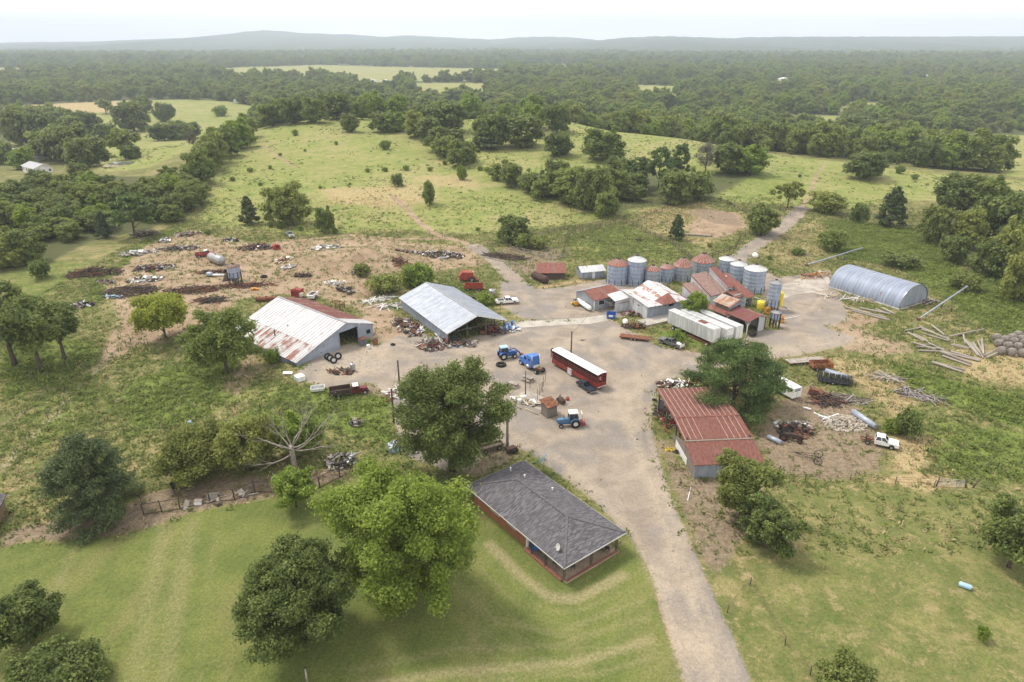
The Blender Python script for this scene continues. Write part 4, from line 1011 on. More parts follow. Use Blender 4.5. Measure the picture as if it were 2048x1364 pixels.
# ------------------------------------------------------------------ buildings
def at(px, name, label, cat, rz, z=0.0, group=None, sc=1.0):
    p = G(*px) if len(px) == 2 else Vector((px[0], px[1], Tz(px[0], px[1])))
    p.z += z
    return thing(name, label, cat, p, rz, group, sc)
def interp(pts, x):
    for (a, za), (b, zb) in zip(pts, pts[1:]):
        if a - 1e-6 <= x <= b + 1e-6: return za + (zb - za) * (x - a) / max(b - a, 1e-6)
    return pts[-1][1]
def wall_profile(mb, prof, y, th, opens=(), base=-.4, m=0, axis='x'):
    """wall in the plane y with a roof profile [(x,z)..]; opens: (x0,x1,z0,z1)"""
    xs = sorted(set([p[0] for p in prof] + [v for o in opens for v in o[:2]]))
    def put(x0, x1, zl0, zl1, zh0, zh1):
        if x1 - x0 < 1e-4: return
        if axis == 'x': V = [(x0, y, zl0), (x1, y, zl1), (x1, y, zh1), (x0, y, zh0), (x0, y + th, zl0), (x1, y + th, zl1), (x1, y + th, zh1), (x0, y + th, zh0)]
        else: V = [(y, x0, zl0), (y, x1, zl1), (y, x1, zh1), (y, x0, zh0), (y + th, x0, zl0), (y + th, x1, zl1), (y + th, x1, zh1), (y + th, x0, zh0)]
        mb.add(V, [(0, 1, 2, 3), (7, 6, 5, 4), (1, 0, 4, 5), (3, 2, 6, 7), (0, 3, 7, 4), (2, 1, 5, 6)], m)
    for a, b in zip(xs, xs[1:]):
        ops = sorted([o for o in opens if o[0] < (a + b) / 2 < o[1]], key=lambda o: o[2])
        lo = base
        for o in ops:
            if o[2] > lo + .02: put(a, b, lo, lo, o[2], o[2])
            lo = o[3]
        put(a, b, lo, lo, interp(prof, a), interp(prof, b))
    return mb
def roof_slab(q, mats, name, t, th=.09, ribs=0, ribw=.05, ribh=.05):
    """q = eave0, eave1, ridge1, ridge0"""
    mb = MB(); mb.slab(q, th)
    e0, e1, r1, r0 = [Vector(p) for p in q]
    for i in range(ribs):
        k = (i + .5) / ribs
        mb.bar(e0.lerp(e1, k) + Vector((0, 0, ribh * .4)), r0.lerp(r1, k) + Vector((0, 0, ribh * .4)), ribw, ribh)
    return mb.build(name, mats, t)
def gable(t, W, L, hl, hr, rp, hp, walls, roofs, ov=.35, fo=.35, opens=(), lopens=(), ropens=(), bopens=(), front=True, right=True, back=True, left=True, ribs=0, trim=None):
    """long axis y. walls: (front mat, side mat)"""
    prof = [(0, hl), (rp, hp), (W, hr)]
    if rp <= 0 or rp >= W: prof = [(0, hl), (W, hr)]
    wf, ws = walls; e = .12
    if front: wall_profile(MB(), prof, 0, e, opens).build('wall', wf, t)
    if back: wall_profile(MB(), prof, L - e, e, bopens).build('wall', wf, t)
    if left: wall_profile(MB(), [(e, hl), (L - e, hl)], 0, e, lopens, axis='y').build('wall', ws, t)
    if right: wall_profile(MB(), [(e, hr), (L - e, hr)], W - e, e, ropens, axis='y').build('wall', ws, t)
    z = .1
    sl = (hp - hl) / max(rp, .01); sr = (hp - hr) / max(W - rp, .01)
    if rp > 0: roof_slab([(-ov, -fo, hl - sl * ov + z), (-ov, L + fo, hl - sl * ov + z), (rp, L + fo, hp + z), (rp, -fo, hp + z)], roofs[0], 'roof', t, ribs=ribs)
    if rp < W: roof_slab([(W + ov, L + fo, hr - sr * ov + z), (W + ov, -fo, hr - sr * ov + z), (rp, -fo, hp + z), (rp, L + fo, hp + z)], roofs[1], 'roof', t, ribs=ribs)
    if trim: MB().bar((rp, -fo - .02, hp + z + .03), (rp, L + fo + .02, hp + z + .03), .35, .06).build('ridge_cap', trim, t)
def window(t, c, w, h, axis='x', frame=None, parent=None, d=-1):
    """window on the wall facing -axis; c = centre on the wall face"""
    f = MB(); x, y, z = c; k = .07
    if axis == 'x':
        for dz in (-h / 2, h / 2): f.box((x, y + d * .03, z + dz), (w + k, .08, k))
        for dx in (-w / 2, w / 2): f.box((x + dx, y + d * .03, z), (k, .08, h - k))
        o = f.build('window', frame or m_trim, t); MB().box((x, y + d * .015, z), (w - k, .03, h - k)).build('pane', m_glass, o)
    else:
        for dz in (-h / 2, h / 2): f.box((x + d * .03, y, z + dz), (.08, w + k, k))
        for dy in (-w / 2, w / 2): f.box((x + d * .03, y + dy, z), (.08, k, h - k))
        o = f.build('window', frame or m_trim, t); MB().box((x + d * .015, y, z), (.03, w - k, h - k)).build('pane', m_glass, o)
    return o

# ---- ranch house: front corner of the eaves at origin, x to the right-back, y to the left-back
def house():
    t = thing('ranch_house', 'low brown walled house with a grey shingled hip roof and corner porch', 'house', (5.55, 56.8, Tz(5.5, 57)), 2.23 - math.pi / 2)
    L, W, he, hp = 18.7, 9.5, 2.7, 4.25; r1, r2 = 4.85, 4.7
    A, B, C_, D = (0, 0), (W, 0), (W, L), (0, L); P1, P2 = (W / 2, r1, hp), (W / 2, L - r2, hp)
    mb = MB(); th = .16
    V = [(*A, he), (*B, he), (*C_, he), (*D, he), P1, P2] + [(p[0], p[1], he - th) for p in (A, B, C_, D)]
    mb.add(V, [(0, 1, 4), (1, 2, 5, 4), (2, 3, 5), (3, 0, 4, 5), (1, 0, 6, 7), (2, 1, 7, 8), (3, 2, 8, 9), (0, 3, 9, 6), (6, 9, 8, 7)])
    roof = mb.build('roof', m_shingle, t)
    cap = MB()
    for a, b in ((P1, P2), (P1, (*A, he)), (P1, (*B, he)), (P2, (*C_, he)), (P2, (*D, he))):
        cap.bar(Vector(a) + Vector((0, 0, .02)), Vector(b) + Vector((0, 0, .02)), .28, .06)
    cap.build('ridge_cap', M_plain('ridge_shingle', (.125, .118, .13), .9, 0, .3, 3, (.09, .085, .09), .5, .2), roof)
    f = MB(); k = .03
    for a, b in ((A, B), (B, C_), (C_, D), (D, A)):
        pa, pb = Vector((*a, he - .08)), Vector((*b, he - .08)); f.bar(pa, pb, .05, .15)
    f.build('fascia', m_trim, t)
    # walls: enclosed rear part, porch open at the front third and along the front
    x0, x1, y0, y1 = .85, W - .7, 7.2, L - .7
    w = MB(); wall_profile(w, [(y0, he - th), (y1, he - th)], x0, .2, [(9.4, 11.0, 1.3, 2.3), (12.6, 14.4, 1.3, 2.3)], axis='y'); w.build('wall', m_redwoody, t)
    w = MB(); wall_profile(w, [(2.4, he - th), (y1, he - th)], x1 - .2, .2, axis='y'); w.build('wall', m_redwoody, t)
    w = MB(); wall_profile(w, [(x0 + .2, he - th), (4.2, he - th)], y0, .2, [(2.0, 2.95, 0.1, 2.1)]); w.build('wall', m_redwood, t)
    w = MB(); wall_profile(w, [(x0 + .2, he - th), (x1 - .2, he - th)], y1 - .2, .2); w.build('wall', m_redwood, t)
    w = MB(); wall_profile(w, [(4.2, he - th), (x1 - .2, he - th)], 2.4, .2, [(5.0, 6.2, .9, 2.0)]); w.build('wall', m_redwood, t)
    w = MB(); wall_profile(w, [(2.6, he - th), (y0 + .2, he - th)], 4.2, .2, axis='y'); w.build('wall', m_redwoody, t)
    window(t, (x0, 10.2, 1.8), 1.6, 1.0, 'y'); window(t, (x0, 13.5, 1.8), 1.8, 1.0, 'y'); window(t, (5.6, 2.4, 1.45), 1.2, 1.1)
    MB().box((2.47, y0 + .1, 1.1), (.95, .08, 2.0)).build('door', m_cream, t)
    MB().box((x0 + .02, y0 + .05, 1.3), (.26, .26, 2.5)).build('corner_post', m_trim, t)
    MB().box((W / 2, y0 / 2 + .3, .06), (W - 1.3, y0 + .1, .2)).build('porch_floor', M_plain('porch_slab', (.36, .28, .21), .9, 0, .25, 1.0, (.2, .13, .09), .5), t)
    MB().box((.55, 4.1, .12), (.5, 6.4, .34)).box((W / 2, .42, .12), (W - 1.6, .3, .3)).build('porch_edge', M_plain('brick_edge', (.26, .115, .08), .85, 0, .3, 4), t)
    for x, y in ((.55, .55), (W - .9, .55), (4.6, .55), (.55, 3.6), (.55, 6.0)):
        p = MB()
        for dx in (-.14, .14): p.box((x + dx, y, 1.37), (.05, .05, 2.36))
        for i in range(9): p.bar((x - .14, y, .3 + i * .25), (x + .14, y, .42 + i * .25), .03)
        p.build('porch_column', m_iron, t)
    def slope_z(x): return he + (hp - he) * min(x, W - x) / (W / 2)
    for x, y in ((5.3, 16.2), (5.9, 14.1), (7.3, 10.4)):
        MB().cyl((x, y, slope_z(x) - .1), (x, y, slope_z(x) + .42), .07).cyl((x, y, slope_z(x) + .42), (x, y, slope_z(x) + .5), .12).build('vent_pipe', m_trim, t)
    return t
H_ = house()
def dish(name, label, p, r, tilt, rz, mat, mast, group=None):
    t = thing(name, label, 'dish', p, rz, group)
    prof = [(r * i / 7, .22 * r * (i / 7) ** 2) for i in range(8)]
    mb = MB(); mb.lathe([(max(a, .01), b) for a, b in prof] + [(a * .97, b - .03) for a, b in reversed(prof)][:-1], 24)
    M = Matrix.Translation((0, 0, mast)) @ Matrix.Rotation(tilt, 4, 'Y')
    mb.v = [tuple(M @ Vector(v)) for v in mb.v]; mb.build('reflector', mat, t)
    MB().cyl((0, 0, -.1), (0, 0, mast), .04).build('mast', m_rimgrey, t)
    f = M @ Vector((0, 0, r * .95)); MB().bar(M @ Vector((r * .8, 0, .1)), f, .03).box(f, (.12, .12, .12)).build('feed_arm', m_rimgrey, t)
    return t
Mh = Matrix.Translation(H_.location) @ Matrix.Rotation(H_.rotation_euler.z, 4, 'Z')
dish('satellite_dish', 'small grey satellite dish on the front slope of the shingled roof', Mh @ Vector((1.15, 2.25, 2.95)), .42, R(70), R(200), m_rim, .45)
dish('satellite_dish', 'large pale blue satellite dish behind the shingled roof', G(1086, 946) + Vector((0, 0, 0)), 1.0, R(60), R(150), m_skyblue, 2.2)

# ---- rust streaked barn
def barn():
    t = thing('metal_barn', 'big grey barn with white and rust streaked metal roof and open door', 'barn', (-39.16, 112.0, 0), 2.45 - math.pi / 2)
    W, L, hl, hr, rp, hp = 17.9, 22.4, .85, 2.66, 11.48, 4.85
    prof = [(0, hl), (rp, hp), (W, hr)]
    wall_profile(MB(), prof, 0, .12, [(9.7, 14.1, -1.3, 3.3), (16.2, 17.2, .9, 1.8)], -1.3).build('wall', m_galv, t)
    wall_profile(MB(), prof, L - .12, .12, (), -1.3).build('wall', m_galv, t)
    wall_profile(MB(), [(.12, hl), (L - .12, hl)], 0, .12, (), -1.6, axis='y').build('wall', m_galvy, t)
    wall_profile(MB(), [(.12, hr), (L - .12, hr)], W - .12, .12, (), -1.3, axis='y').build('wall', m_galvy, t)
    s1 = (hp - hl) / rp; s2 = (hp - hr) / (W - rp); f = .25; bx = 4.2; bz = hl + s1 * bx + .1
    wr = M_metal('barn_roof_white', (.62, .62, .64), .10, (.26, .12, .085), axis=1, period=.9, wav=.5, rough=.5, metal=.15, stretch=(.15, 1, 1), rust2=(.38, .24, .19))
    wl = M_metal('barn_roof_streaked', (.58, .57, .58), .36, (.24, .095, .07), axis=1, period=.9, wav=.5, rough=.55, metal=.1, sc=.9, stretch=(.12, 1.4, 1), rust2=(.36, .19, .14))
    rr = M_metal('barn_roof_rust', (.34, .2, .17), .62, (.17, .065, .055), axis=1, period=.9, wav=.4, rough=.6, metal=.1, stretch=(.3, 1, 1), rust2=(.24, .105, .085))
    roof_slab([(bx, -f, bz), (bx, L + f, bz), (rp, L + f, hp + .1), (rp, -f, hp + .1)], wr, 'roof', t, ribs=26, ribw=.05, ribh=.07)
    roof_slab([(-.3, -f, hl - s1 * .3 + .02), (-.3, L + f, hl - s1 * .3 + .02), (bx + .25, L + f, bz + .02), (bx + .25, -f, bz + .02)], wl, 'roof', t, ribs=32, ribw=.06, ribh=.06)
    roof_slab([(W + .35, L + f, hr - s2 * .35 + .1), (W + .35, 3.2, hr - s2 * .35 + .1), (rp, 3.2, hp + .1), (rp, L + f, hp + .1)], rr, 'roof', t, ribs=20)
    roof_slab([(W + .35, 3.2, hr - s2 * .35 + .11), (W + .35, -f, hr - s2 * .35 + .11), (rp, -f, hp + .11), (rp, 3.2, hp + .11)], wr, 'roof', t, ribs=4)
    MB().bar((rp, -f, hp + .14), (rp, L + f, hp + .14), .4, .07).build('ridge_cap', m_silver, t)
    MB().box((9.62, -.06, 1.0), (.16, .12, 4.6)).box((14.2, -.06, 1.0), (.16, .12, 4.6)).box((11.9, -.06, 3.42), (4.7, .12, .2)).build('door_frame', m_galv, t)
    lp = MB().box((14.5, -.15, 3.75), (.2, .3, .25)).build('wall_lamp', m_trim, t)
    w = MB()
    for x in (3, 6, 9, 15): w.box((x, L / 2, 1), (.2, .2, 4.4))
    for y in (5, 10, 15): w.box((9.5, y, 1), (.2, .2, 5.4))
    w.build('inner_post', m_post, t)
    w = MB()
    for i in range(7): w.bar((-.03, .3 + i * .4, -1.3), (-.03, .3 + i * .4, .75), .04)
    for z in (-1.0, -.4, .2, .7): w.bar((-.06, .1, z), (-.06, 3, z), .04)
    w.build('side_rack', m_iron, t)
    return t
barn()
# ---- grey machinery shed
def shed():
    t = thing('machinery_shed', 'open fronted shed with a clean grey metal gable roof', 'shed', (-12.5, 121.8, 0), 2.12 - math.pi / 2)
    W, L, h, hp = 12.93, 23.0, 2.45, 4.72; rp = W / 2
    wall_profile(MB(), [(.1, h), (L, h)], 0, .12, (), axis='y').build('wall', m_galvy, t)
    wall_profile(MB(), [(8, h), (L, h)], W - .12, .12, (), axis='y').build('wall', m_galvy, t)
    wall_profile(MB(), [(0, h), (rp, hp), (W, h)], L - .12, .12).build('wall', m_galvx, t)
    s = (hp - h) / rp; o = .4
    roof_slab([(-o, -o, h - s * o + .1), (-o, L + o, h - s * o + .1), (rp, L + o, hp + .1), (rp, -o, hp + .1)], m_newroof, 'roof', t, ribs=34, ribw=.03, ribh=.04)
    roof_slab([(W + o, L + o, h - s * o + .1), (W + o, -o, h - s * o + .1), (rp, -o, hp + .1), (rp, L + o, hp + .1)], m_newroof, 'roof', t, ribs=34, ribw=.03, ribh=.04)
    MB().bar((rp, -o, hp + .13), (rp, L + o, hp + .13), .35, .06).build('ridge_cap', m_silver, t)
    f = MB()
    f.bar((-o, -o - .02, h - s * o), (rp, -o - .02, hp), .04, .22); f.bar((rp, -o - .02, hp), (W + o, -o - .02, h - s * o), .04, .22)
    f.build('fascia', m_trim, t)
    for x, y in ((.15, .1), (4.3, .1), (8.6, .1), (W - .15, .1), (W - .15, 4.0), (6.4, 7), (6.4, 14)):
        MB().box((x, y, (h if x < 1 or x > 12 else h + 1.3) / 2 - .2), (.18, .18, (h if x < 1 or x > 12 else h + 1.3) + .4)).build('post', m_post, t)
    tr = MB()
    for y in (.1, 4, 8, 12, 16, 20):
        tr.bar((0, y, h - .05), (rp, y, hp - .12), .08, .16); tr.bar((rp, y, hp - .12), (W, y, h - .05), .08, .16); tr.bar((.2, y, h - .15), (W - .2, y, h - .15), .08, .14)
    tr.build('truss', m_post, t)
shed()
# ---- arched metal hut
def quonset():
    t = thing('arched_hut', 'half round grey metal hut on a concrete footing', 'hut', (85.3, 140.7, 0), 2.11 - math.pi / 2)
    W, L, h = 10.63, 17.65, 4.63; n = 22; mb = MB()
    def arc(r, k): a = math.pi * k / n; c = math.cos(a); s = math.sin(a); return (W / 2 - r * W / 2 * math.copysign(abs(c) ** .9, c), r * h * s ** .92 if s > 0 else 0)
    ny = 44; V = []; F_ = []
    for j in range(ny + 1):
        r = 1.0 + (.011 if j % 2 else 0)
        for k in range(n + 1): x, z = arc(r, k); V.append((x, L * j / ny, z))
    for j in range(ny):
        for k in range(n): a = j * (n + 1) + k; F_.append((a, a + n + 1, a + n + 2, a + 1))
    m = M_metal('arch_sheet', (.34, .385, .49), .03, axis=1, period=.8, wav=.5, rough=.45, metal=.35)
    mb.add(V, F_, 0, False); mb.build('roof', m, t)
    pr = [arc(.985, k) for k in range(n + 1)]
    MB().prism([(a, b) for a, b in reversed(pr)], .12, .24).build('wall', m_galvx, t)
    MB().prism([(a, b) for a, b in reversed(pr)], L - .24, L - .12).build('wall', m_galvx, t)
    e = MB()
    for k in range(n): e.bar((arc(1.01, k)[0], -.02, arc(1.01, k)[1]), (arc(1.01, k + 1)[0], -.02, arc(1.01, k + 1)[1]), .1, .18)
    e.build('end_trim', m_silver, t)
    MB().box((-.25, L / 2, .0), (.6, L + .6, .34)).box((W + .25, L / 2, .0), (.6, L + .6, .34)).box((W / 2, -.25, .0), (W - .1, .5, .34)).build('footing', m_concrete, t)
quonset()
# ---- red roofed open barn on the right
def redbarn():
    t = thing('pole_barn', 'red rust roofed open sided barn with a lower front lean-to', 'barn', (24.52, 77.0, 0), 1.65 - math.pi / 2)
    W, L, L2 = 9.1, 18.1, 4.2; lean = 2.46; lb = 3.28; uf = 3.52; um = 4.15; mid_ = 9.2; ub = 4.0
    rm = M_metal('red_seam_roof', (.20, .085, .07), .72, (.145, .055, .045), axis=0, period=.25, wav=.35, rough=.6, metal=.1, rust2=(.21, .09, .07), stretch=(1, .3, .3))
    roof_slab([(-.35, -.45, lean - .05), (W + .35, -.45, lean - .05), (W + .35, L2 - .05, lb), (-.35, L2 - .05, lb)], rm, 'roof', t)
    sm = M_plain('pale_seam', (.44, .33, .28), .6, 0, .2, 2)
    for q, ks in (([(-.35, L2 - .1, uf), (W + .35, L2 - .1, uf), (W + .35, mid_, um), (-.35, mid_, um)], (.02, .1, .18, .27, .64, .73, .82, .91)), ([(-.35, mid_, um), (W + .35, mid_, um), (W + .35, L + .4, ub), (-.35, L + .4, ub)], [i / 13 + .03 for i in range(13)])):
        ro = roof_slab(q, rm, 'roof', t); e0, e1, r1, r0 = [Vector(p) + Vector((0, 0, .03)) for p in q]; mb = MB()
        for k in ks: mb.bar(e0.lerp(e1, k), r0.lerp(r1, k), .065, .05)
        mb.build('seam', sm, ro)
    MB().bar((-.35, mid_, um + .03), (W + .35, mid_, um + .03), .35, .05).build('ridge_cap', m_redroof, t)
    f = MB(); f.box((W / 2, L2 - .12, (lb + uf) / 2 - .02), (W + .6, .05, .16)); f.build('fascia', m_cream, t)
    wall_profile(MB(), [(0, lean - .15), (W, lean - .15)], 0, .1).build('wall', m_galvx, t)
    wall_profile(MB(), [(0, lean - .15), (W, lean - .15)], L - .1, .1, [(1, 8, -.4, 2.2)]).build('wall', m_galvx, t)
    wall_profile(MB(), [(.1, 2.2), (L2, 2.9), (9.5, 1.1), (9.6, 1.1)], 0, .1, (), axis='y').build('wall', m_boardsy, t)
    wall_profile(MB(), [(.1, 2.3), (L - .1, 2.6)], W - .1, .1, [(5.5, 9, -.4, 2.2)], axis='y').build('wall', m_galvy, t)
    MB().box((-.06, 5.5, .6), (.05, 5.0, 1.1), rx=0).build('side_panel', m_white, t)
    for x in (.1, W - .1):
        for y in (L2, 8.8, 13.4, L - .2): MB().box((x, y, 1.8), (.2, .2, 4.2)).build('post', m_post, t)
    r = MB()
    for y in (L2, 9.2, 13.4, L - .2): r.bar((0, y, 3.35), (W, y, 3.35), .1, .2)
    for x in (0, W): r.bar((x, L2, 3.4), (x, L, 3.7), .1, .2)
    r.build('beam', m_post, t)
redbarn()
# ---- mill buildings
def office():
    t = thing('farm_office', 'grey sided office with a rusty red roof and white framed window', 'building', (17.98, 139.9, 0), .55)
    gable(t, 7.0, 6.8, 0, 0, 0, 0, (m_siding, m_siding), (m_redroof, m_redroof), front=False, right=False, back=False, left=False) if 0 else None
    W, L = 7.0, 6.6
    for nm, fn in (('f', 0),):
        wall_profile(MB(), [(0, 2.6), (W, 2.6)], 0, .12, [(1.2, 2.8, 1.0, 2.1), (4.3, 5.2, 0.05, 2.1)]).build('wall', m_siding, t)
    wall_profile(MB(), [(0, 2.5), (W, 2.5)], L - .12, .12).build('wall', m_siding, t)
    wall_profile(MB(), [(.12, 2.6), (L * .55, 3.6), (L - .12, 2.5)], 0, .12, (), axis='y').build('wall', m_siding, t)
    wall_profile(MB(), [(.12, 2.6), (L * .55, 3.6), (L - .12, 2.5)], W - .12, .12, (), axis='y').build('wall', m_siding, t)
    roof_slab([(-.4, -.5, 2.55), (W + .6, -.5, 2.55), (W + .6, L * .55, 3.72), (-.4, L * .55, 3.72)], m_redroof, 'roof', t)
    roof_slab([(W + .6, L + .4, 2.45), (-.4, L + .4, 2.45), (-.4, L * .55, 3.72), (W + .6, L * .55, 3.72)], m_galvx, 'roof', t)
    window(t, (2.0, 0, 1.55), 1.6, 1.1); d = MB().box((4.75, .05, 1.05), (.86, .06, 2.0)).build('door', m_trim, t); MB().box((4.75, .005, 1.5), (.4, .03, .6)).build('pane', m_glass, d)
    MB().box((0, -.03, 1.2), (.14, .14, 2.6)).build('corner_trim', m_trim, t)
    # sagging porch roof to the right
    roof_slab([(3.6, -3.4, 2.0), (7.6, -3.9, 2.1), (7.4, -.3, 2.55), (4.2, -.3, 2.5)], m_redroof, 'porch_roof', t)
    MB().box((4.0, -3.0, .9), (.1, .1, 2.3)).box((6.9, -3.3, .95), (.1, .1, 2.3)).bar((4.0, -3.0, 1.0), (1.9, -.1, 2.2), .05).build('porch_post', m_plank, t)
    for x in (8.3,): pass
office()
def warehouse():
    t = thing('white_warehouse', 'white sheet metal warehouse with a sagging patchy rusted roof', 'building', (28.62, 134.46, 0), .48)
    W, L = 10.5, 9.2
    # roof heights on a 4 x 4 grid (sagging valley, raised ridge to the right)
    xs = [-.3, 3.6, 7.2, 10.9]; ys = [-.4, 2.6, 6, 9.6]
    hz = [[3.0, 2.85, 2.85, 2.75], [3.45, 2.8, 4.05, 3.0], [3.7, 3.0, 4.5, 3.3], [3.9, 3.3, 4.9, 3.6]]
    mb = MB(); V = [(x, y, hz[j][i]) for j, y in enumerate(ys) for i, x in enumerate(xs)]
    V2 = [(a, b, c - .08) for a, b, c in V]; fs = []; ms = []
    for j in range(3):
        for i in range(3):
            a = j * 4 + i; fs.append((a, a + 1, a + 5, a + 4))
    mb.add(V, [f for k, f in enumerate(fs) if k not in (1, 2)], 0); mb.add([V[1], V[2], V[6], V[5], V[3], V[7]], [(0, 1, 2, 3), (1, 4, 5, 2)], 1)
    mb.add(V2, [tuple(reversed(f)) for f in fs], 0)
    mb.build('roof', [m_patchroof, m_redroof], t)
    wall_profile(MB(), [(0, 2.9), (3.6, 2.75), (7.2, 2.75), (W, 2.65)], 0, .12, [(4.6, 5.0, 2.2, 2.6), (5.7, 7.0, 2.0, 2.6)]).build('wall', m_galvx, t)
    wall_profile(MB(), [(.12, 2.95), (3, 3.3), (6, 3.5), (L, 3.75)], 0, .12, [(2.8, 3.6, 2.1, 2.35)], axis='y').build('wall', m_whitewally, t)
    wall_profile(MB(), [(.12, 2.7), (2.6, 2.9), (6, 3.2), (L, 3.5)], W - .12, .12, (), axis='y').build('wall', m_galvy, t)
    wall_profile(MB(), [(0, 3.8), (3.6, 3.2), (7.2, 4.7), (W, 3.5)], L - .12, .12).build('wall', m_whitewall, t)
    MB().box((W / 2 - 1, -1.6, .15), (W + 3, 3.2, .5)).build('loading_dock', m_concrete, t)
    # connecting wing behind, between the office and the warehouse
    wall_profile(MB(), [(-3.6, 2.7), (0, 2.9)], 6.6, .12).build('wall', m_whitewall, t)
    roof_slab([(-3.9, 6.4, 2.75), (-.05, 6.4, 2.95), (-.05, 9.4, 3.7), (-3.9, 9.4, 3.4)], m_patchroof, 'roof', t)
warehouse()
m_seam = M_plain('pale_rib', (.50, .42, .38), .6, 0, .3, 2, (.22, .1, .075), .6)
def CHILDOBJ(t): return CHILD[t.name][-1]
def mill():
    t = thing('feed_mill', 'tall mill building with striped rusty roofs stepping down to the front', 'building', (45.1, 147.8, 0), .55)
    # low left wing, middle wing, tall wing, right lean-to (all slope to the front)
    def wing(x0, x1, yf, hf, yb, hb, roof, side=True, opens=()):
        wall_profile(MB(), [(x0, hf - .1), (x1, hf - .1)], yf, .12, opens).build('wall', m_whitewall, t)
        if side:
            for x in (x0, x1 - .12): wall_profile(MB(), [(yf + .12, hf - .1), (yb, hb - .1)], x, .12, (), axis='y').build('wall', m_whitewally, t)
        wall_profile(MB(), [(x0, hb - .1), (x1, hb - .1)], yb, .12).build('wall', m_whitewall, t)
        roof_slab([(x0 - .15, yf - .35, hf - .05), (x1 + .15, yf - .35, hf - .05), (x1 + .15, yb + .25, hb + .05), (x0 - .15, yb + .25, hb + .05)], roof, 'roof', t)
        if roof is st:
            mb = MB(); k = int((x1 - x0) / .42)
            for i in range(k): x = x0 + (i + .5) * (x1 - x0) / k; mb.bar((x, yf - .35, hf), (x, yb + .25, hb + .1), .12, .05)
            mb.build('seam', m_seam, CHILDOBJ(t))
    st = M_metal('striped_mill_roof', (.30, .15, .12), .75, (.20, .07, .052), axis=0, period=.5, wav=.6, rough=.6, metal=.1, rust2=(.255, .105, .08), sc=.8, stretch=(1.8, .1, .2))
    wing(-8.0, -4.9, -3.4, 2.9, .4, 4.6, st)
    wing(-4.8, -.1, -4.7, 3.0, 1.2, 6.0, st)
    wing(.06, 2.15, -4.9, 4.15, .5, 7.05, m_redroof, True, [(.9, 1.5, 2.6, 3.5)])
    wing(2.32, 4.8, -8.6, 2.5, -.6, 5.4, m_redroof, True, [(2.5, 4.6, -.4, 2.0)])
    roof_slab([(-.2, -8.0, 2.6), (2.25, -8.0, 2.6), (2.25, -5.0, 3.3), (-.2, -5.0, 3.3)], m_redroof, 'roof', t)
    wall_profile(MB(), [(-.1, 3.0), (2.25, 3.0)], -7.4, .12).build('wall', m_whitewall, t)
    MB().bar((-.1, -5.2, 4.12), (-.1, .7, 7.1), .22, .05).build('flashing', m_silver, t)
    MB().box((2.9, -1.6, 5.25), (.8, .5, .1)).build('roof_patch', m_white, t)
    MB().bar((4.5, -8.7, 2.3), (8.0, -10.8, .8), .14).build('chute', m_trim, t)
mill()
def loft():
    t = thing('loft_shed', 'small raised shed with orange rusted roof and pale boarded walls', 'shed', (47.1, 126.2, 0), .55)
    x0, x1, y0, y1 = 1.0, 5.4, 5.9, 9.6
    wall_profile(MB(), [(x0, 4.2), (3.2, 5.1), (x1, 4.2)], y0, .12, [(3.5, 4.4, 3.0, 3.8)]).build('wall', m_galvx, t)
    wall_profile(MB(), [(x0, 4.2), (3.2, 5.1), (x1, 4.2)], y1, .12).build('wall', m_galvx, t)
    wall_profile(MB(), [(y0 + .12, 4.2), (y1, 4.2)], x0, .12, (), axis='y').build('wall', m_boardsy, t)
    wall_profile(MB(), [(y0 + .12, 4.2), (y1, 4.2)], x1 - .12, .12, (), axis='y').build('wall', m_boardsy, t)
    roof_slab([(x0 - .5, y0 - .5, 4.08), (x0 - .5, y1 + .5, 4.08), (3.2, y1 + .5, 5.22), (3.2, y0 - .5, 5.22)], M_metal('orange_rust_sheet', (.48, .42, .38), .42, (.27, .11, .055), axis=1, period=.3, wav=.4, rust2=(.4, .2, .1), stretch=(.3, 1.4, 1)), 'roof', t)
    roof_slab([(x1 + .5, y1 + .5, 4.08), (x1 + .5, y0 - .5, 4.08), (3.2, y0 - .5, 5.22), (3.2, y1 + .5, 5.22)], m_galvy, 'roof', t)
    roof_slab([(-.4, 5.2, 2.5), (-.4, 11.8, 2.5), (x0 - .02, 11.8, 3.1), (x0 - .02, 5.2, 3.1)], m_redroofy, 'roof', t)
    wall_profile(MB(), [(5.4, 2.5), (8.6, 2.5)], .2, .12, (), axis='y').build('wall', m_boardsy, t)
    wall_profile(MB(), [(.3, 2.5), (1, 2.9)], 5.5, .12).build('wall', m_boards, t)
loft()
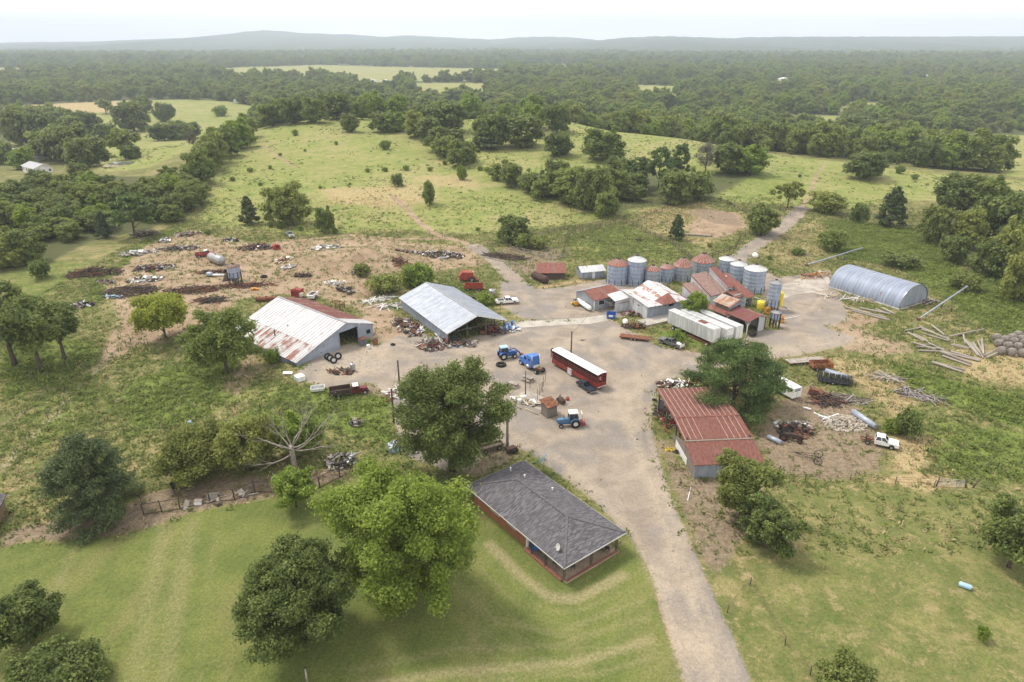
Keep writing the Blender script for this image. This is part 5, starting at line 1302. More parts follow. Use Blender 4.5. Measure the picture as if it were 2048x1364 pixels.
def truckshed():
    t = thing('truck_shed', 'open truck shed with a dark red roof and braced white posts', 'shed', (47.1, 126.2, 0), .55)
    W, L, h, hp, rp = 5.3, 5.6, 3.0, 3.75, 3.2
    roof_slab([(-.3, -.4, h), (-.3, L + .2, h), (rp, L + .2, hp), (rp, -.4, hp)], M_metal('dark_red_sheet', (.16, .06, .055), .5, (.14, .045, .04), axis=1, period=.3, wav=.3, rust2=(.19, .07, .06), metal=.1), 'roof', t)
    roof_slab([(W + .4, L + .2, h - .1), (W + .4, -.4, h - .1), (rp, -.4, hp), (rp, L + .2, hp)], m_redroofy, 'roof', t)
    for x, y in ((0, 0), (0, 5.3), (W, 0), (W, 5.3), (3.1, 0)):
        mb = MB().box((x, y, 1.3), (.16, .16, 3.3))
        if x < 1:
            mb.bar((x, y, 1.9), (x + .9, y, 2.95), .1); 
            mb.bar((x, y, 1.9), (x, y + (.9 if y < 1 else -.9), 2.95), .1)
        mb.build('post', m_trim if x < 1 else m_post, t)
    wall_profile(MB(), [(3.2, 3.4), (W, 2.9)], .05, .1).build('wall', m_whitewall, t)
    wall_profile(MB(), [(.2, 2.8), (L, 2.8)], W - .1, .1, (), axis='y').build('wall', m_whitewally, t)
    wall_profile(MB(), [(.2, 2.9), (rp, 3.6), (W - .1, 2.9)], L - .1, .1).build('wall', m_boards, t)
truckshed()
# ---- small sheds
def small_shed():
    t = thing('small_shed', 'small grey shed with a pale metal roof and white door', 'shed', (17.3, 161.2, 0), .25)
    W, L = 5.9, 4.0
    wall_profile(MB(), [(0, 2.0), (W, 2.0)], 0, .1, [(2.7, 3.5, 0, 1.85)]).build('wall', m_galvx, t)
    wall_profile(MB(), [(0, 2.0), (W, 2.0)], L - .1, .1).build('wall', m_galvx, t)
    for x in (0, W - .1): wall_profile(MB(), [(.1, 2.0), (L / 2, 2.75), (L - .1, 2.0)], x, .1, (), axis='y').build('wall', m_galvy, t)
    roof_slab([(-.3, -.4, 1.95), (W + .3, -.4, 1.95), (W + .3, L / 2, 2.85), (-.3, L / 2, 2.85)], m_whitewall, 'roof', t)
    roof_slab([(W + .3, L + .4, 1.95), (-.3, L + .4, 1.95), (-.3, L / 2, 2.85), (W + .3, L / 2, 2.85)], m_galvx, 'roof', t)
    MB().box((3.1, .03, .95), (.76, .06, 1.8)).build('door', m_white2, t)
small_shed()
def hut():
    t = thing('log_hut', 'old log walled hut with a rust red roof beside the rusty tank', 'hut', (6.7, 161.5, 0), .02)
    W, L = 6.2, 4.4
    for y in (0, L): 
        mb = MB()
        for i in range(8): mb.cyl((-.1, y, .12 + i * .22), (W + .1, y, .12 + i * .22), .1, n=7)
        mb.build('wall', m_post, t)
    for x in (0, W):
        mb = MB()
        for i in range(8): mb.cyl((x, .1, .12 + i * .22), (x, L - .1, .12 + i * .22), .1, n=7)
        mb.build('wall', m_post, t)
    roof_slab([(-.5, -.5, 1.75), (W + .5, -.5, 1.75), (W + .5, L + .4, 2.75), (-.5, L + .4, 2.75)], m_redroof, 'roof', t, ribs=8, ribw=.05)
hut()
def booth():
    t = thing('wooden_booth', 'small plank booth with a rusty slant roof and three square holes', 'booth', (5.6, 93.1, 0), .55)
    W = 1.75; L = 1.85
    wall_profile(MB(), [(0, 1.95), (W, 1.95)], 0, .08, [(.18, .42, 1.5, 1.75), (.76, 1.0, 1.5, 1.75), (1.33, 1.57, 1.5, 1.75)], -.1).build('wall', m_boards, t)
    wall_profile(MB(), [(0, 2.25), (W, 2.25)], L - .08, .08, (), -.1).build('wall', m_boards, t)
    for x in (0, W - .08): wall_profile(MB(), [(.08, 1.95), (L - .08, 2.25)], x, .08, (), -.1, axis='y').build('wall', m_boardsy, t)
    roof_slab([(-.25, -.3, 1.98), (W + .25, -.3, 1.98), (W + .25, L + .3, 2.42), (-.25, L + .3, 2.42)], m_rust, 'roof', t)
    MB().box((W / 2, L / 2, .02), (W + .25, L + .25, .12)).build('base', m_post, t)
booth()
def brick_hut():
    t = at((-76, 1080), 'brick_outbuilding', 'brown brick outbuilding with a shingle roof at the left frame edge', 'building', .35)
    gable(t, 3.4, 5, 2.1, 2.1, 1.7, 2.9, (M_plain('tan_brick', (.28, .19, .13), .85, 0, .3, 5), M_plain('tan_brick_side', (.26, .18, .12), .85, 0, .3, 5)), (m_shingle, m_shingle), opens=[(1.2, 2.2, .9, 1.7)])
    window(t, (1.7, 0, 1.3), 1.0, .8)
brick_hut()
# ---- grain bins
def bin_(label, x, y, r, he, ht, roofmat, wallmat, legs=0, base=0.0, streak=False, lid=True):
    t = thing('grain_bin', label, 'grain bin', (x, y, Tz(x, y)), rnd.uniform(0, 6), 'grain bins of the feed mill')
    prof = []; nring = max(4, int((he - base) / .85)); 
    for i in range(nring + 1):
        z = base + (he - base) * i / nring
        prof += [(r, z), (r + .012, z + .03), (r + .012, z + .06), (r, z + .09)] if i < nring else [(r, z)]
    mb = MB(); mb.lathe(prof, 36, sm=True)
    mb.build('wall', wallmat, t)
    rf = MB(); rf.lathe([(r + .12, he - .05), (r + .1, he + .02), (r * .22, ht - .1), (r * .2, ht)], 36, sm=False)
    ro = rf.build('roof', roofmat, t)
    rb = MB(); k = 18
    for i in range(k):
        a = 2 * math.pi * i / k; c, s = math.cos(a), math.sin(a); rb.bar((c * (r + .1), s * (r + .1), he + .05), (c * r * .22, s * r * .22, ht - .07), .05, .05)
    rb.build('roof_rib', m_seam if roofmat is rst else m_rimgrey, ro)
    if lid: MB().lathe([(r * .22, ht - .03), (r * .2, ht + .16), (.02, ht + .22)], 18).build('cap', m_rust_dk, t)
    st = MB()
    for i in range(10):
        a = 2 * math.pi * i / 10; c, s = math.cos(a), math.sin(a); q = min(he * .32, 1.6) + base
        st.bar((c * (r + .06), s * (r + .06), base - .1 if not legs else .0), (c * (r + .06), s * (r + .06), base + 1.4), .09, .09)
    st.build('stiffener', m_iron, t)
    if legs:
        MB().lathe([(r, base + .02), (.2, max(base - r * .9, .3)), (.2, max(base - r * .9, .3) - .15)], 24).build('hopper', wallmat, t)
        for i in range(legs):
            a = 2 * math.pi * i / legs + .4; c, s = math.cos(a), math.sin(a); MB().bar((c * r, s * r, -.2), (c * r, s * r, base + .3), .12).build('leg', m_iron, t)
    return t
def binwall(nm, col, rust=.02): return M_metal(nm, col, rust, axis=2, period=.22, wav=.3, rough=.45, metal=.35, sc=.5, stretch=(1, 1, .25))
bw1 = binwall('bin_wall_blue', (.35, .41, .53)); bw2 = binwall('bin_wall_grey', (.35, .385, .46)); bw3 = binwall('bin_wall_pale', (.38, .435, .55))
rs = M_metal('bin_roof_rust', (.40, .2, .15), .75, (.23, .085, .055), axis=2, period=9, wav=0, metal=0, rust2=(.3, .12, .08))
rst = M_metal('bin_roof_dull_rust', (.32, .17, .14), .65, (.2, .075, .055), axis=2, period=9, wav=0, metal=0, rust2=(.27, .11, .085))
rw = M_metal('bin_roof_white', (.66, .66, .66), .08, (.3, .16, .11), axis=2, period=9, wav=0, metal=.1)
bin_('tall blue grey bin with a rusty cone roof beside the office', 25.8, 159.3, 2.6, 4.75, 6.0, rs, bw1)
bin_('tall bin with a white cone roof and rusty peak next to the office side', 30.2, 158.6, 2.2, 5.9, 7.0, rw, bw1)
bin_('short grey bin with a brown rusty roof between taller bins', 33.9, 157.2, 1.8, 3.95, 5.0, rst, bw2)
bin_('small bin with a patchy white and rust roof in the row', 37.9, 160.2, 1.7, 3.5, 4.5, rst, bw1)
bin_('squat wide bin with a striped rust roof behind the mill', 42.3, 162.0, 2.4, 3.5, 5.4, rst, bw2)
bin_('widest bin with a dark red striped roof behind the mill', 48.7, 167.2, 2.85, 3.1, 5.0, rst, bw2)
bin_('pale streaked bin with a white roof farthest from the camera', 54.6, 167.0, 1.95, 3.6, 4.5, rw, bw3)
bin_('tall pale bin with a white roof in the middle of the right three', 55.6, 160.6, 1.95, 4.2, 5.2, rw, bw3)
bin_('tallest wide bin with a white roof beside the open truck shed', 57.1, 153.2, 2.5, 5.4, 6.5, rw, bw3)
p = G(1546, 622); bin_('slim upright feed bin standing alone on short legs', p.x, p.y + .8, 1.3, 6.3, 6.9, m_silver, bw3, 6, 1.0)
p = G(1549, 655); bin_('small hopper bin on tall legs beside the orange wheels', p.x, p.y + .3, .95, 3.3, 3.75, m_silver, bw3, 4, 1.9)
p = G(472, 568); bin_('small grey hopper bin with a red rim standing in the scrap yard', p.x, p.y, 1.5, 4.6, 5.1, m_rust, bw1, 4, 1.9)

# ---- far houses
def house_far(px, name, label, W, L, h, hp, rz, wm, rm, cat='house'):
    t = at(px, name, label, cat, rz)
    gable(t, W, L, h, h, W / 2, hp, (wm, wm), (rm, rm), ov=.5, fo=.5)
    for i in range(3): window(t, (W * (i + .5) / 3, 0, h * .55), 1.0, 1.0)
    for i in range(4): window(t, (0, L * (i + .5) / 4, h * .55), 1.2, 1.0, 'y')
    return t
house_far((70, 350), 'white_house', 'long white house with a pale grey roof in the left clearing', 8, 16, 2.8, 4.3, R(50), m_white, m_silver)
house_far((30, 325), 'farmhouse', 'white roofed farmhouse mostly hidden by trees on the left', 9, 14, 3.2, 5.5, R(-15), m_white, m_white2)
house_far((-5, 318), 'farm_garage', 'white garage at the left frame edge beside the farmhouse', 8, 12, 3, 4.6, R(20), m_white, m_white2, 'garage')
def carport():
    t = at((70, 322), 'carport', 'small arched white carport behind the long white house', 'carport', R(40)); mb = MB(); n = 10
    pr = [(3 * math.cos(math.pi * (1 - k / n)), 2 + 1.2 * math.sin(math.pi * k / n)) for k in range(n + 1)]
    for i in range(n): mb.slab([(pr[i][0], 0, pr[i][1]), (pr[i + 1][0], 0, pr[i + 1][1]), (pr[i + 1][0], 5, pr[i + 1][1]), (pr[i][0], 5, pr[i][1])], .06)
    mb.build('roof', m_white2, t); 
    for x in (-3, 3):
        for y in (.2, 4.8): MB().box((x, y, 1), (.12, .12, 2)).build('leg', m_white, t)
carport()
for i, (px, lb, rz, L) in enumerate([((348, 197), 'white mobile home on the far bank of the left meadow', 0.1, 14), ((467, 206), 'tiny grey barn at the far end of the left meadow', .2, 10), ((732, 166), 'white building in the woods below the far meadows', .2, 20), ((762, 167), 'white shed beside the white building in the far woods', .1, 14), ((1562, 163), 'bright white roofed farm in the far right woods', .3, 24), ((1838, 157), 'white roofs of a farm in the distant right woods', .1, 34), ((889, 108), 'bright speck of a building below the left hills', .1, 40)]):
    p = G(*px); k = max(1, mpp(p) / .5)
    t = thing('far_building', lb, 'building', p, rz)
    gable(t, L, 8 * k ** .5, 3.5 * k ** .5, 3.5 * k ** .5, L / 2, 5 * k ** .5, (m_white, m_white), (m_white2, m_white2) if i != 1 else (m_galvx, m_galvx))
# ------------------------------------------------------------------ vehicles and machines
def wheel(t, c, r, w, rim=None, hub=.55, name='wheel'):
    x, y, z = c; mb = MB()
    pr = [(r * hub, -w / 2), (r * .9, -w / 2), (r, -w * .36), (r, w * .36), (r * .9, w / 2), (r * hub, w / 2)]
    mb.lathe(pr, 20, axis='y')
    o = mb.build(name, m_tyre, t, (x, y, z))
    rm = MB(); rm.lathe([(r * hub, -w * .42), (r * .3, -w * .3), (.01, -w * .32)], 16, axis='y'); rm.lathe([(.01, w * .32), (r * .3, w * .3), (r * hub, w * .42)], 16, axis='y')
    rm.build('rim', rim or m_rimgrey, o)
    return o
def heading(a, b):
    p, q = G(*a), G(*b); return math.atan2(q.y - p.y, q.x - p.x)
def veh(px, name, label, cat, rz, sc=.85, group=None): return at(px, name, label, cat, rz, 0, group, sc)

def pickup(px, rz, label, mat, crew=True, bed=True, bedmat=None, low=None, load=None, name='pickup_truck', sc=.85):
    """x forward, length about 5.9 m"""
    t = veh(px, name, label, 'pickup truck', rz, sc)
    Lf, Lr = 2.95, -2.95; cb = -.75 if crew else -.1
    body = MB(); hw = .97
    # lower body with wheel openings, as a side profile swept across
    def arch(cx, r=.47): return [(cx - r, .5), (cx - r * .75, .5 + r * .72), (cx, .5 + r), (cx + r * .75, .5 + r * .72), (cx + r, .5)]
    pr = [(cb, .5)] + arch(1.9) + [(Lf, .55), (Lf + .03, .8), (Lf - .06, 1.08), (Lf - .3, 1.14), (1.38, 1.22), (cb, 1.24)]
    body.prism(pr, -hw, hw)
    if bed:
        for s in (-1, 1):
            pr = [(Lr, .6)] + arch(-1.75) + [(cb, .5), (cb, 1.24), (Lr, 1.24)]
            body.prism(pr, s * hw - (.09 if s > 0 else 0), s * hw + (0 if s > 0 else .09))
        body.box(((Lr + cb) / 2, 0, .8), (cb - Lr - .02, hw * 2 - .2, .1)).box((cb - .04, 0, 1.0), (.08, hw * 2 - .2, .44))
    # roof and pillars
    zt = 1.86; a0, a1, b0, b1 = cb + .02, 1.35, cb + .22, .72
    V = [(a0, -.9, 1.24), (a1, -.9, 1.22), (b1, -.72, zt), (b0, -.74, zt), (a0, .9, 1.24), (a1, .9, 1.22), (b1, .72, zt), (b0, .74, zt)]
    body.slab([(b0 - .03, -.76, zt + .05), (b1 + .03, -.74, zt + .05), (b1 + .03, .74, zt + .05), (b0 - .03, .76, zt + .05)], .09)
    for s in (0, 4):
        for i, j in ((0, 3), (1, 2)): body.bar(V[i + s], V[j + s], .09)
        if crew: k = .5; body.bar(Vector(V[s]).lerp(Vector(V[1 + s]), k), Vector(V[3 + s]).lerp(Vector(V[2 + s]), k), .08)
    bo = body.build('body', mat, t)
    g = MB(); g.add([Vector(v) * .995 for v in V], [(0, 1, 2, 3), (5, 4, 7, 6), (1, 5, 6, 2), (4, 0, 3, 7)]); g.build('window', m_glass, t)
    if low: 
        mb = MB(); 
        for s in (-1, 1): mb.box((.1, s * (hw + .005), .62), (3.0, .03, .22))
        mb.build('lower_panel', low, t)
    for x in (1.9, -1.75):
        for s in (-1, 1): wheel(t, (x, s * .84, .4), .4, .27)
    MB().box((Lf + .06, 0, .62), (.14, 1.9, .24)).build('front_bumper', m_chrome if mat is not m_navy else m_black, t)
    if bed:
        MB().box((Lr - .08, 0, .62), (.16, 1.85, .18)).build('rear_bumper', m_chrome, t)
        tg = MB().box((Lr - .01, 0, .95), (.07, hw * 2 - .16, .56)).build('tailgate', bedmat or mat, t)
        for s in (-1, 1): MB().box((Lr - .015, s * .9, 1.0), (.06, .12, .4)).build('tail_light', m_brightred, t)
    for s in (-1, 1): MB().box((Lf - .01, s * .74, .93), (.08, .36, .2)).build('headlight', m_white2, t)
    MB().box((Lf + .01, 0, .92), (.06, 1.05, .22)).build('grille', m_black, t)
    for s in (-1, 1): MB().box((1.0, s * 1.06, 1.3), (.14, .2, .18)).build('mirror', m_black, t)
    if load: load(t)
    return t
pickup((1014, 607), R(12), 'white crew cab pickup parked beside the dirt road', m_white2, low=m_cream, load=lambda t: MB().box((-1.5, 0, 1.02), (1.6, 1.5, .3)).build('bed_cover', m_black, t))
pickup((1342, 691), R(131), 'grey crew cab pickup with a white loaded bed near the trailers', m_grey, bedmat=m_white, load=lambda t: MB().box((-2.3, .3, 1.1), (.9, .9, .5), .3).box((-1.6, -.4, 1.0), (.7, .7, .35), .8).build('bed_load', m_white, t))
pickup((1172, 778), R(120), 'small dark pickup parked against the red stock trailer', m_navy, crew=False, sc=.7)
t = pickup((1757, 889), R(-27), 'white extended cab truck without a bed in the brown weeds', m_white2, bed=False, name='cab_chassis_truck')
MB().bar((-.75, -.4, .62), (-3.0, -.4, .62), .1, .16).bar((-.75, .4, .62), (-3.0, .4, .62), .1, .16).bar((-2.9, -.4, .62), (-2.9, .4, .62), .1).box((-1.5, .1, .78), (.9, .7, .2)).build('frame', m_rust, t)
t = pickup((580, 473), R(-60), 'old bluish truck parked at the top of the scrap yard', m_skyblue if 0 else m_rimgrey, crew=False, name='old_truck')
t = pickup((411, 512), R(20), 'wrecked red and white pickup behind the silver tank', m_red, crew=False, name='wrecked_pickup')
MB().box((.3, 0, 1.95), (1.1, 1.5, .06)).build('roof_sheet', m_white, t)

def tractor(px, rz, label, mat, roof, loader, box):
    t = veh(px, 'farm_tractor', label, 'tractor', rz)
    b = MB(); b.prism([(.2, .85), (2.35, .8), (2.45, 1.0), (2.4, 1.38), (1.2, 1.55), (.2, 1.6)], -.38, .38); b.box((.6, 0, .7), (3.2, .5, .5)); b.box((-.9, 0, .9), (.9, .7, .7)); b.build('hood', mat, t)
    MB().box((2.44, 0, 1.1), (.08, .6, .5)).build('grille', m_black, t)
    for s in (-1, 1):
        wheel(t, (-.85, s * .88, .85), .85, .48, m_rim, .5); wheel(t, (1.75, s * .82, .55 if loader else .42), .55 if loader else .42, .34 if loader else .24, m_rim if loader else m_rimgrey, .5)
        f = MB(); n = 8
        for i in range(n):
            a0 = math.pi * (.08 + .8 * i / n); a1 = math.pi * (.08 + .8 * (i + 1) / n)
            f.bar((-.85 + .95 * math.cos(a0), s * .88, .85 + .95 * math.sin(a0)), (-.85 + .95 * math.cos(a1), s * .88, .85 + .95 * math.sin(a1)), .56, .06)
        f.build('fender', mat, t)
    c = MB(); z0, z1 = 1.45, 2.75
    P = [(-1.35, -.72, z0), (.35, -.72, z0), (.2, -.62, z1), (-1.2, -.62, z1)]; Q = [(a, -b_, c_) for a, b_, c_ in P]
    for S in (P, Q):
        for i in range(4): c.bar(S[i], S[(i + 1) % 4], .08)
        c.bar(Vector(S[0]).lerp(Vector(S[1]), .45), Vector(S[3]).lerp(Vector(S[2]), .5), .07)
    for i in range(4): c.bar(P[i], Q[i], .08)
    c.prism([(-1.35, .95), (.35, .95), (.35, z0), (-1.35, z0)], -.5, .5)
    c.build('cab', mat if loader else m_ltblue, t)
    g = MB(); g.add([Vector(v) for v in P + Q], [(0, 1, 2, 3), (5, 4, 7, 6), (1, 5, 6, 2), (4, 0, 3, 7)]); g.v = [(a * .97, b_ * .97, c_) for a, b_, c_ in g.v]; g.build('cab_glass', m_glass, t)
    MB().box((-.5, 0, z1 + .08), (1.75, 1.5, .16), taper=.92).build('cab_roof', roof, t)
    MB().cyl((1.2, .3, 1.5), (1.2, .3, 2.5), .05).build('exhaust_pipe', m_iron, t)
    if loader:
        for s in (-1, 1): MB().bar((.5, s * .62, 1.6), (2.2, s * .62, 1.75), .14, .2).bar((2.2, s * .62, 1.75), (3.5, s * .62, .5), .14, .2).bar((1.0, s * .62, .8), (.9, s * .62, 1.7), .16).build('loader_arm', m_blue, t)
        MB().prism([(3.4, .15), (4.3, .12), (4.3, .18), (3.55, .3), (3.4, .85), (3.32, .85)], -1.0, 1.0).build('bucket', m_rust, t)
    if box:
        MB().box((-2.2, 0, 1.9), (.16, 1.3, 1.5), ry=.25).build('rear_panel', m_cream, t); MB().box((-2.3, 0, .6), (.7, 1.5, .5)).bar((-1.3, .3, .6), (-2.2, .3, .7), .08).bar((-1.3, -.3, .6), (-2.2, -.3, .7), .08).build('rear_attachment', m_brightred, t)
tractor((1012, 716), R(20), 'bright blue tractor with a front loader beside the blue semi', m_blue, m_skyblue, True, False)
tractor((1140, 851), R(185), 'old blue tractor with a white cab roof beside the plank booth', m_ltblue, m_white2, False, True)

def semi():
    t = veh((1062, 735), 'semi_truck', 'blue sleeper cab semi truck without a trailer', 'truck', R(124))
    MB().prism([(1.35, .75), (3.15, .7), (3.2, 1.1), (3.1, 1.75), (1.35, 1.95)], -.78, .78).build('hood', m_blue2, t)
    c = MB(); c.prism([(.1, .75), (1.5, .75), (1.45, 1.85), (1.1, 2.75), (.1, 2.85)], -1.02, 1.02); c.build('cab', m_blue2, t)
    MB().prism([(-1.45, .75), (.08, .75), (.08, 3.15), (-.2, 3.25), (-1.45, 3.2)], -1.1, 1.1).build('sleeper', m_blue2, t)
    g = MB(); g.prism([(1.49, 1.95), (1.16, 2.68), (1.13, 2.68), (1.44, 1.95)], -.92, .92); g.build('windscreen', m_glass, t)
    for s in (-1, 1):
        MB().box((.75, s * 1.02, 2.2), (.75, .05, .6)).build('side_window', m_glass, t); MB().box((-.75, s * 1.1, 2.35), (.5, .04, .4)).build('sleeper_window', m_glass, t)
        MB().cyl((-.9, s * .95, .75), (.6, s * .95, .75), .33).build('fuel_tank', m_chrome, t)
        MB().cyl((-1.65, s * .95, .8), (-1.65, s * .95, 3.6), .08).build('exhaust_stack', m_chrome, t)
        wheel(t, (2.35, s * .95, .5), .5, .3, m_rim)
        f = MB(); n = 8
        for i in range(n):
            a0, a1 = math.pi * i / n, math.pi * (i + 1) / n
            f.bar((2.35 + .62 * math.cos(a0), s * .93, .55 + .6 * math.sin(a0)), (2.35 + .62 * math.cos(a1), s * .93, .55 + .6 * math.sin(a1)), .36, .07)
        f.build('fender', m_blue2, t)
        for x in (-3.1,): wheel(t, (x, s * .85, .5), .5, .62, m_rim)
    MB().box((-1.9, -.42, .8), (4.2, .12, .24)).box((-1.9, .42, .8), (4.2, .12, .24)).box((-3.9, 0, .8), (.1, .9, .22)).box((-2.2, 0, .85), (.8, .7, .1)).build('frame', m_iron, t)
    MB().cyl((-3.1, 0, .98), (-3.1, 0, 1.06), .5).box((-3.1, 0, .93), (.9, .8, .12)).build('coupling_plate', m_rust, t)
    MB().box((-1.9, 0, 1.05), (.7, 1.4, .35)).build('deck_plate', m_cream, t)
    MB().box((3.28, 0, .6), (.16, 2.0, .3)).build('bumper', m_chrome, t); MB().box((3.2, 0, 1.2), (.06, .9, .8)).build('grille', m_chrome, t)
    for s in (-1, 1): MB().box((3.17, s * .62, 1.0), (.08, .25, .22)).build('headlight', m_white2, t)
semi()

def text_mb(word, h, w=.12):
    return None
def stock_trailer_red():
    p = Vector((14.4, 102.2, 0)); t = thing('stock_trailer', 'long red livestock trailer with slatted sides and a white roof', 'trailer', (p.x, p.y, Tz(p.x, p.y)), .55 + .06)
    W, L, z0, h = 1.9, 12.4, .55, 3.0
    fr = MB()
    fr.box((W / 2, L / 2, z0), (W, L, .16))
    for x in (.04, W - .04):
        for i in range(9): fr.box((x, L * i / 8 * .99 + .05, (z0 + h) / 2), (.05, .05, h - z0))
    fr.build('frame', m_red, t)
    for x in (.0, W):
        s = MB(); s.box((x, L / 2, .95), (.05, L, .6))
        for z in (1.5, 1.85, 2.2): s.box((x, L / 2, z), (.05, L, .05))
        s.box((x, L / 2, 2.92), (.05, L, .1)); s.build('side_rail', m_red, t)
        sc_ = MB(); sc_.box((x + (.03 if x < 1 else -.03), L / 2, 2.08), (.015, L - .1, 1.6)); sc_.build('shade_sheet', m_dark, t)  # near-black sheet behind the open rails, painted to stand for the shaded inside
    r = MB(); n = 8
    for i in range(n):
        a0, a1 = i / n, (i + 1) / n; f = lambda a: 3.02 + .16 * math.sin(math.pi * a)
        r.slab([(-.08 + a0 * (W + .16), -.05, f(a0)), (-.08 + a1 * (W + .16), -.05, f(a1)), (-.08 + a1 * (W + .16), L + .05, f(a1)), (-.08 + a0 * (W + .16), L + .05, f(a0))], .06)
    r.build('roof', m_white2, t)
    d = MB(); d.box((W / 2, -.02, .95), (W, .06, .7))
    for x in (.05, W - .05, W / 2): d.box((x, -.03, 1.9), (.09, .06, 2.2))
    for z in (1.5, 1.85, 2.2, 2.55, 2.9): d.box((W / 2, -.03, z), (W, .05, .08))
    d.build('rear_gate', m_red, t); MB().box((W / 2, .04, 2.1), (W - .1, .02, 1.5)).build('shade_sheet', m_dark, t)  # the sheet behind the gate bars is shade of the inside put in as colour
    lt = MB(); pts = [(.30 + .17 * math.cos(a) + .25, -.075, 2.25 + .24 * math.sin(a)) for a in [math.pi * (.3 + 1.4 * i / 9) for i in range(10)]]
    for a, b in zip(pts, pts[1:]): lt.bar(a, b, .03, .08)
    lt.build('letter', m_white2, t)
    MB().box((W / 2, -.06, .62), (W, .1, .14)).build('bumper', m_cream, t)
    for y in (3.2, 4.1):
        for x in (.1, W - .1): 
            o = wheel(t, (x, y, .36), .36, .24); o.rotation_euler = (0, 0, math.pi / 2)
    MB().bar((.3, L, 1.1), (W / 2, L + 1.6, 1.6), .12).bar((W - .3, L, 1.1), (W / 2, L + 1.6, 1.6), .12).bar((W / 2, L + 1.5, 1.6), (W / 2, L + 1.5, .6), .1).build('hitch', m_rust, t)
    q = MB().torus((.45, L + .35, 2.6), .4, .12, (1, .3, 0)).build('spare_wheel', m_tyre, t)
stock_trailer_red()

def box_trailer(x, y, label, sides, L=12.4, front=m_silver, patch=False, door=False, rz=.55):
    t = thing('box_trailer', label, 'trailer', (x, y, Tz(x, y)), rz, 'white box trailers beside the mill', 1)
    W, z0, h = 1.85, 1.1, 3.9
    b = MB(); b.prism([(0, z0), (W, z0), (W, h - .08), (W - .08, h), (.08, h), (0, h - .08)], 0, L - .2)
    b.build('body', sides, t)
    MB().prism([(.02, z0), (W - .02, z0), (W - .02, h - .1), (W - .12, h - .02), (.12, h - .02), (.02, h - .1)], L - .2, L).build('nose', front, t)
    if not door:
        MB().box((.32 * W / 1.0 * .72, -.03, (z0 + h) / 2), (W / 2 - .06, .06, h - z0 - .2)).box((.77 * W, -.03, (z0 + h) / 2), (W / 2 - .1, .06, h - z0 - .2)).build('rear_door', m_white, t)
    else:
        MB().box((W / 2, -.03, h - .75), (W - .12, .06, 1.2)).build('rear_door', m_white2, t); MB().box((W / 2, -.03, z0 + .7), (W - .12, .05, 1.2)).build('lower_door', m_whitewall, t)
    if patch: MB().box((1.1, 3.9, h + .012), (1.15, 1.9, .02), .0).build('roof_patch', m_rust, t)
    MB().box((W / 2, L / 2, z0 - .1), (.9, L - .4, .16)).build('chassis', m_iron, t)
    for y_ in (L - 2.6, L - 1.7):
        for x_ in (.18, W - .18): o = wheel(t, (x_, y_, .45), .45, .4, m_rim); o.rotation_euler = (0, 0, math.pi / 2)
    for x_ in (.5, W - .5): MB().box((x_, 2.4, .5), (.12, .12, 1.2)).build('landing_leg', m_iron, t)
    MB().box((W / 2, -.05, z0 - .05), (W, .1, .14)).build('bumper', m_rust, t)
box_trailer(38.45, 119.8, 'nearest white trailer with a rust patch on its roof', [m_trside], patch=True)
box_trailer(41.0, 119.9, 'middle white trailer with a bright panel on its rear door', [m_trside], door=True)
box_trailer(43.2, 121.2, 'white trailer parked closest to the open truck shed', [m_trside], L=10.6)

def dump_truck():
    t = veh((694, 790), 'dump_truck', 'old maroon dump truck with a rusty bed sunk in the weeds', 'truck', R(19))
    MB().prism([(1.0, .6), (1.0, 1.3), (1.3, 1.95), (2.3, 2.0), (2.5, 1.35), (2.6, .6)], -.9, .9).build('cab', m_maroon, t)
    MB().box((1.75, 0, 2.02), (1.1, 1.6, .08)).build('cab_roof', m_white, t)
    MB().prism([(2.55, .6), (4.1, .6), (4.15, 1.0), (4.0, 1.28), (2.55, 1.38)], -.62, .62).build('hood', m_maroon, t)
    for s in (-1, 1):
        MB().box((1.75, s * .9, 1.65), (.75, .05, .45)).build('side_window', m_glass, t)
        f = MB(); n = 7
        for i in range(n):
            a0, a1 = math.pi * i / n, math.pi * (i + 1) / n
            f.bar((3.45 + .6 * math.cos(a0), s * .78, .55 + .55 * math.sin(a0)), (3.45 + .6 * math.cos(a1), s * .78, .55 + .55 * math.sin(a1)), .36, .07)
        f.build('fender', m_maroon, t); wheel(t, (3.45, s * .8, .45), .45, .26, m_rim); wheel(t, (-1.6, s * .8, .45), .45, .5)
        MB().box((4.14, s * .5, .95), (.06, .2, .2)).build('headlight', m_white2, t)
    MB().prism([(2.42, 1.4), (2.3, 1.9), (2.28, 1.9), (2.36, 1.4)], -.8, .8).build('windscreen', m_glass, t)
    MB().box((4.2, 0, .6), (.12, 1.7, .2)).build('bumper', m_rust, t); MB().box((4.13, 0, .95), (.06, .7, .4)).build('grille', m_chrome, t)
    b = MB(); x0, x1 = -3.2, .8; b.box(((x0 + x1) / 2, 0, .95), (x1 - x0, 2.2, .12))
    for s in (-1, 1): b.box(((x0 + x1) / 2, s * 1.12, 1.35), (x1 - x0, .08, .9))
    b.box((x1, 0, 1.4), (.08, 2.2, 1.0)).box((x0, 0, 1.3), (.08, 2.2, .8)); b.build('dump_bed', m_rust_dk, t)
    MB().box((-.5, -.4, .7), (6, .14, .2)).box((-.5, .4, .7), (6, .14, .2)).build('frame', m_iron, t)
dump_truck()
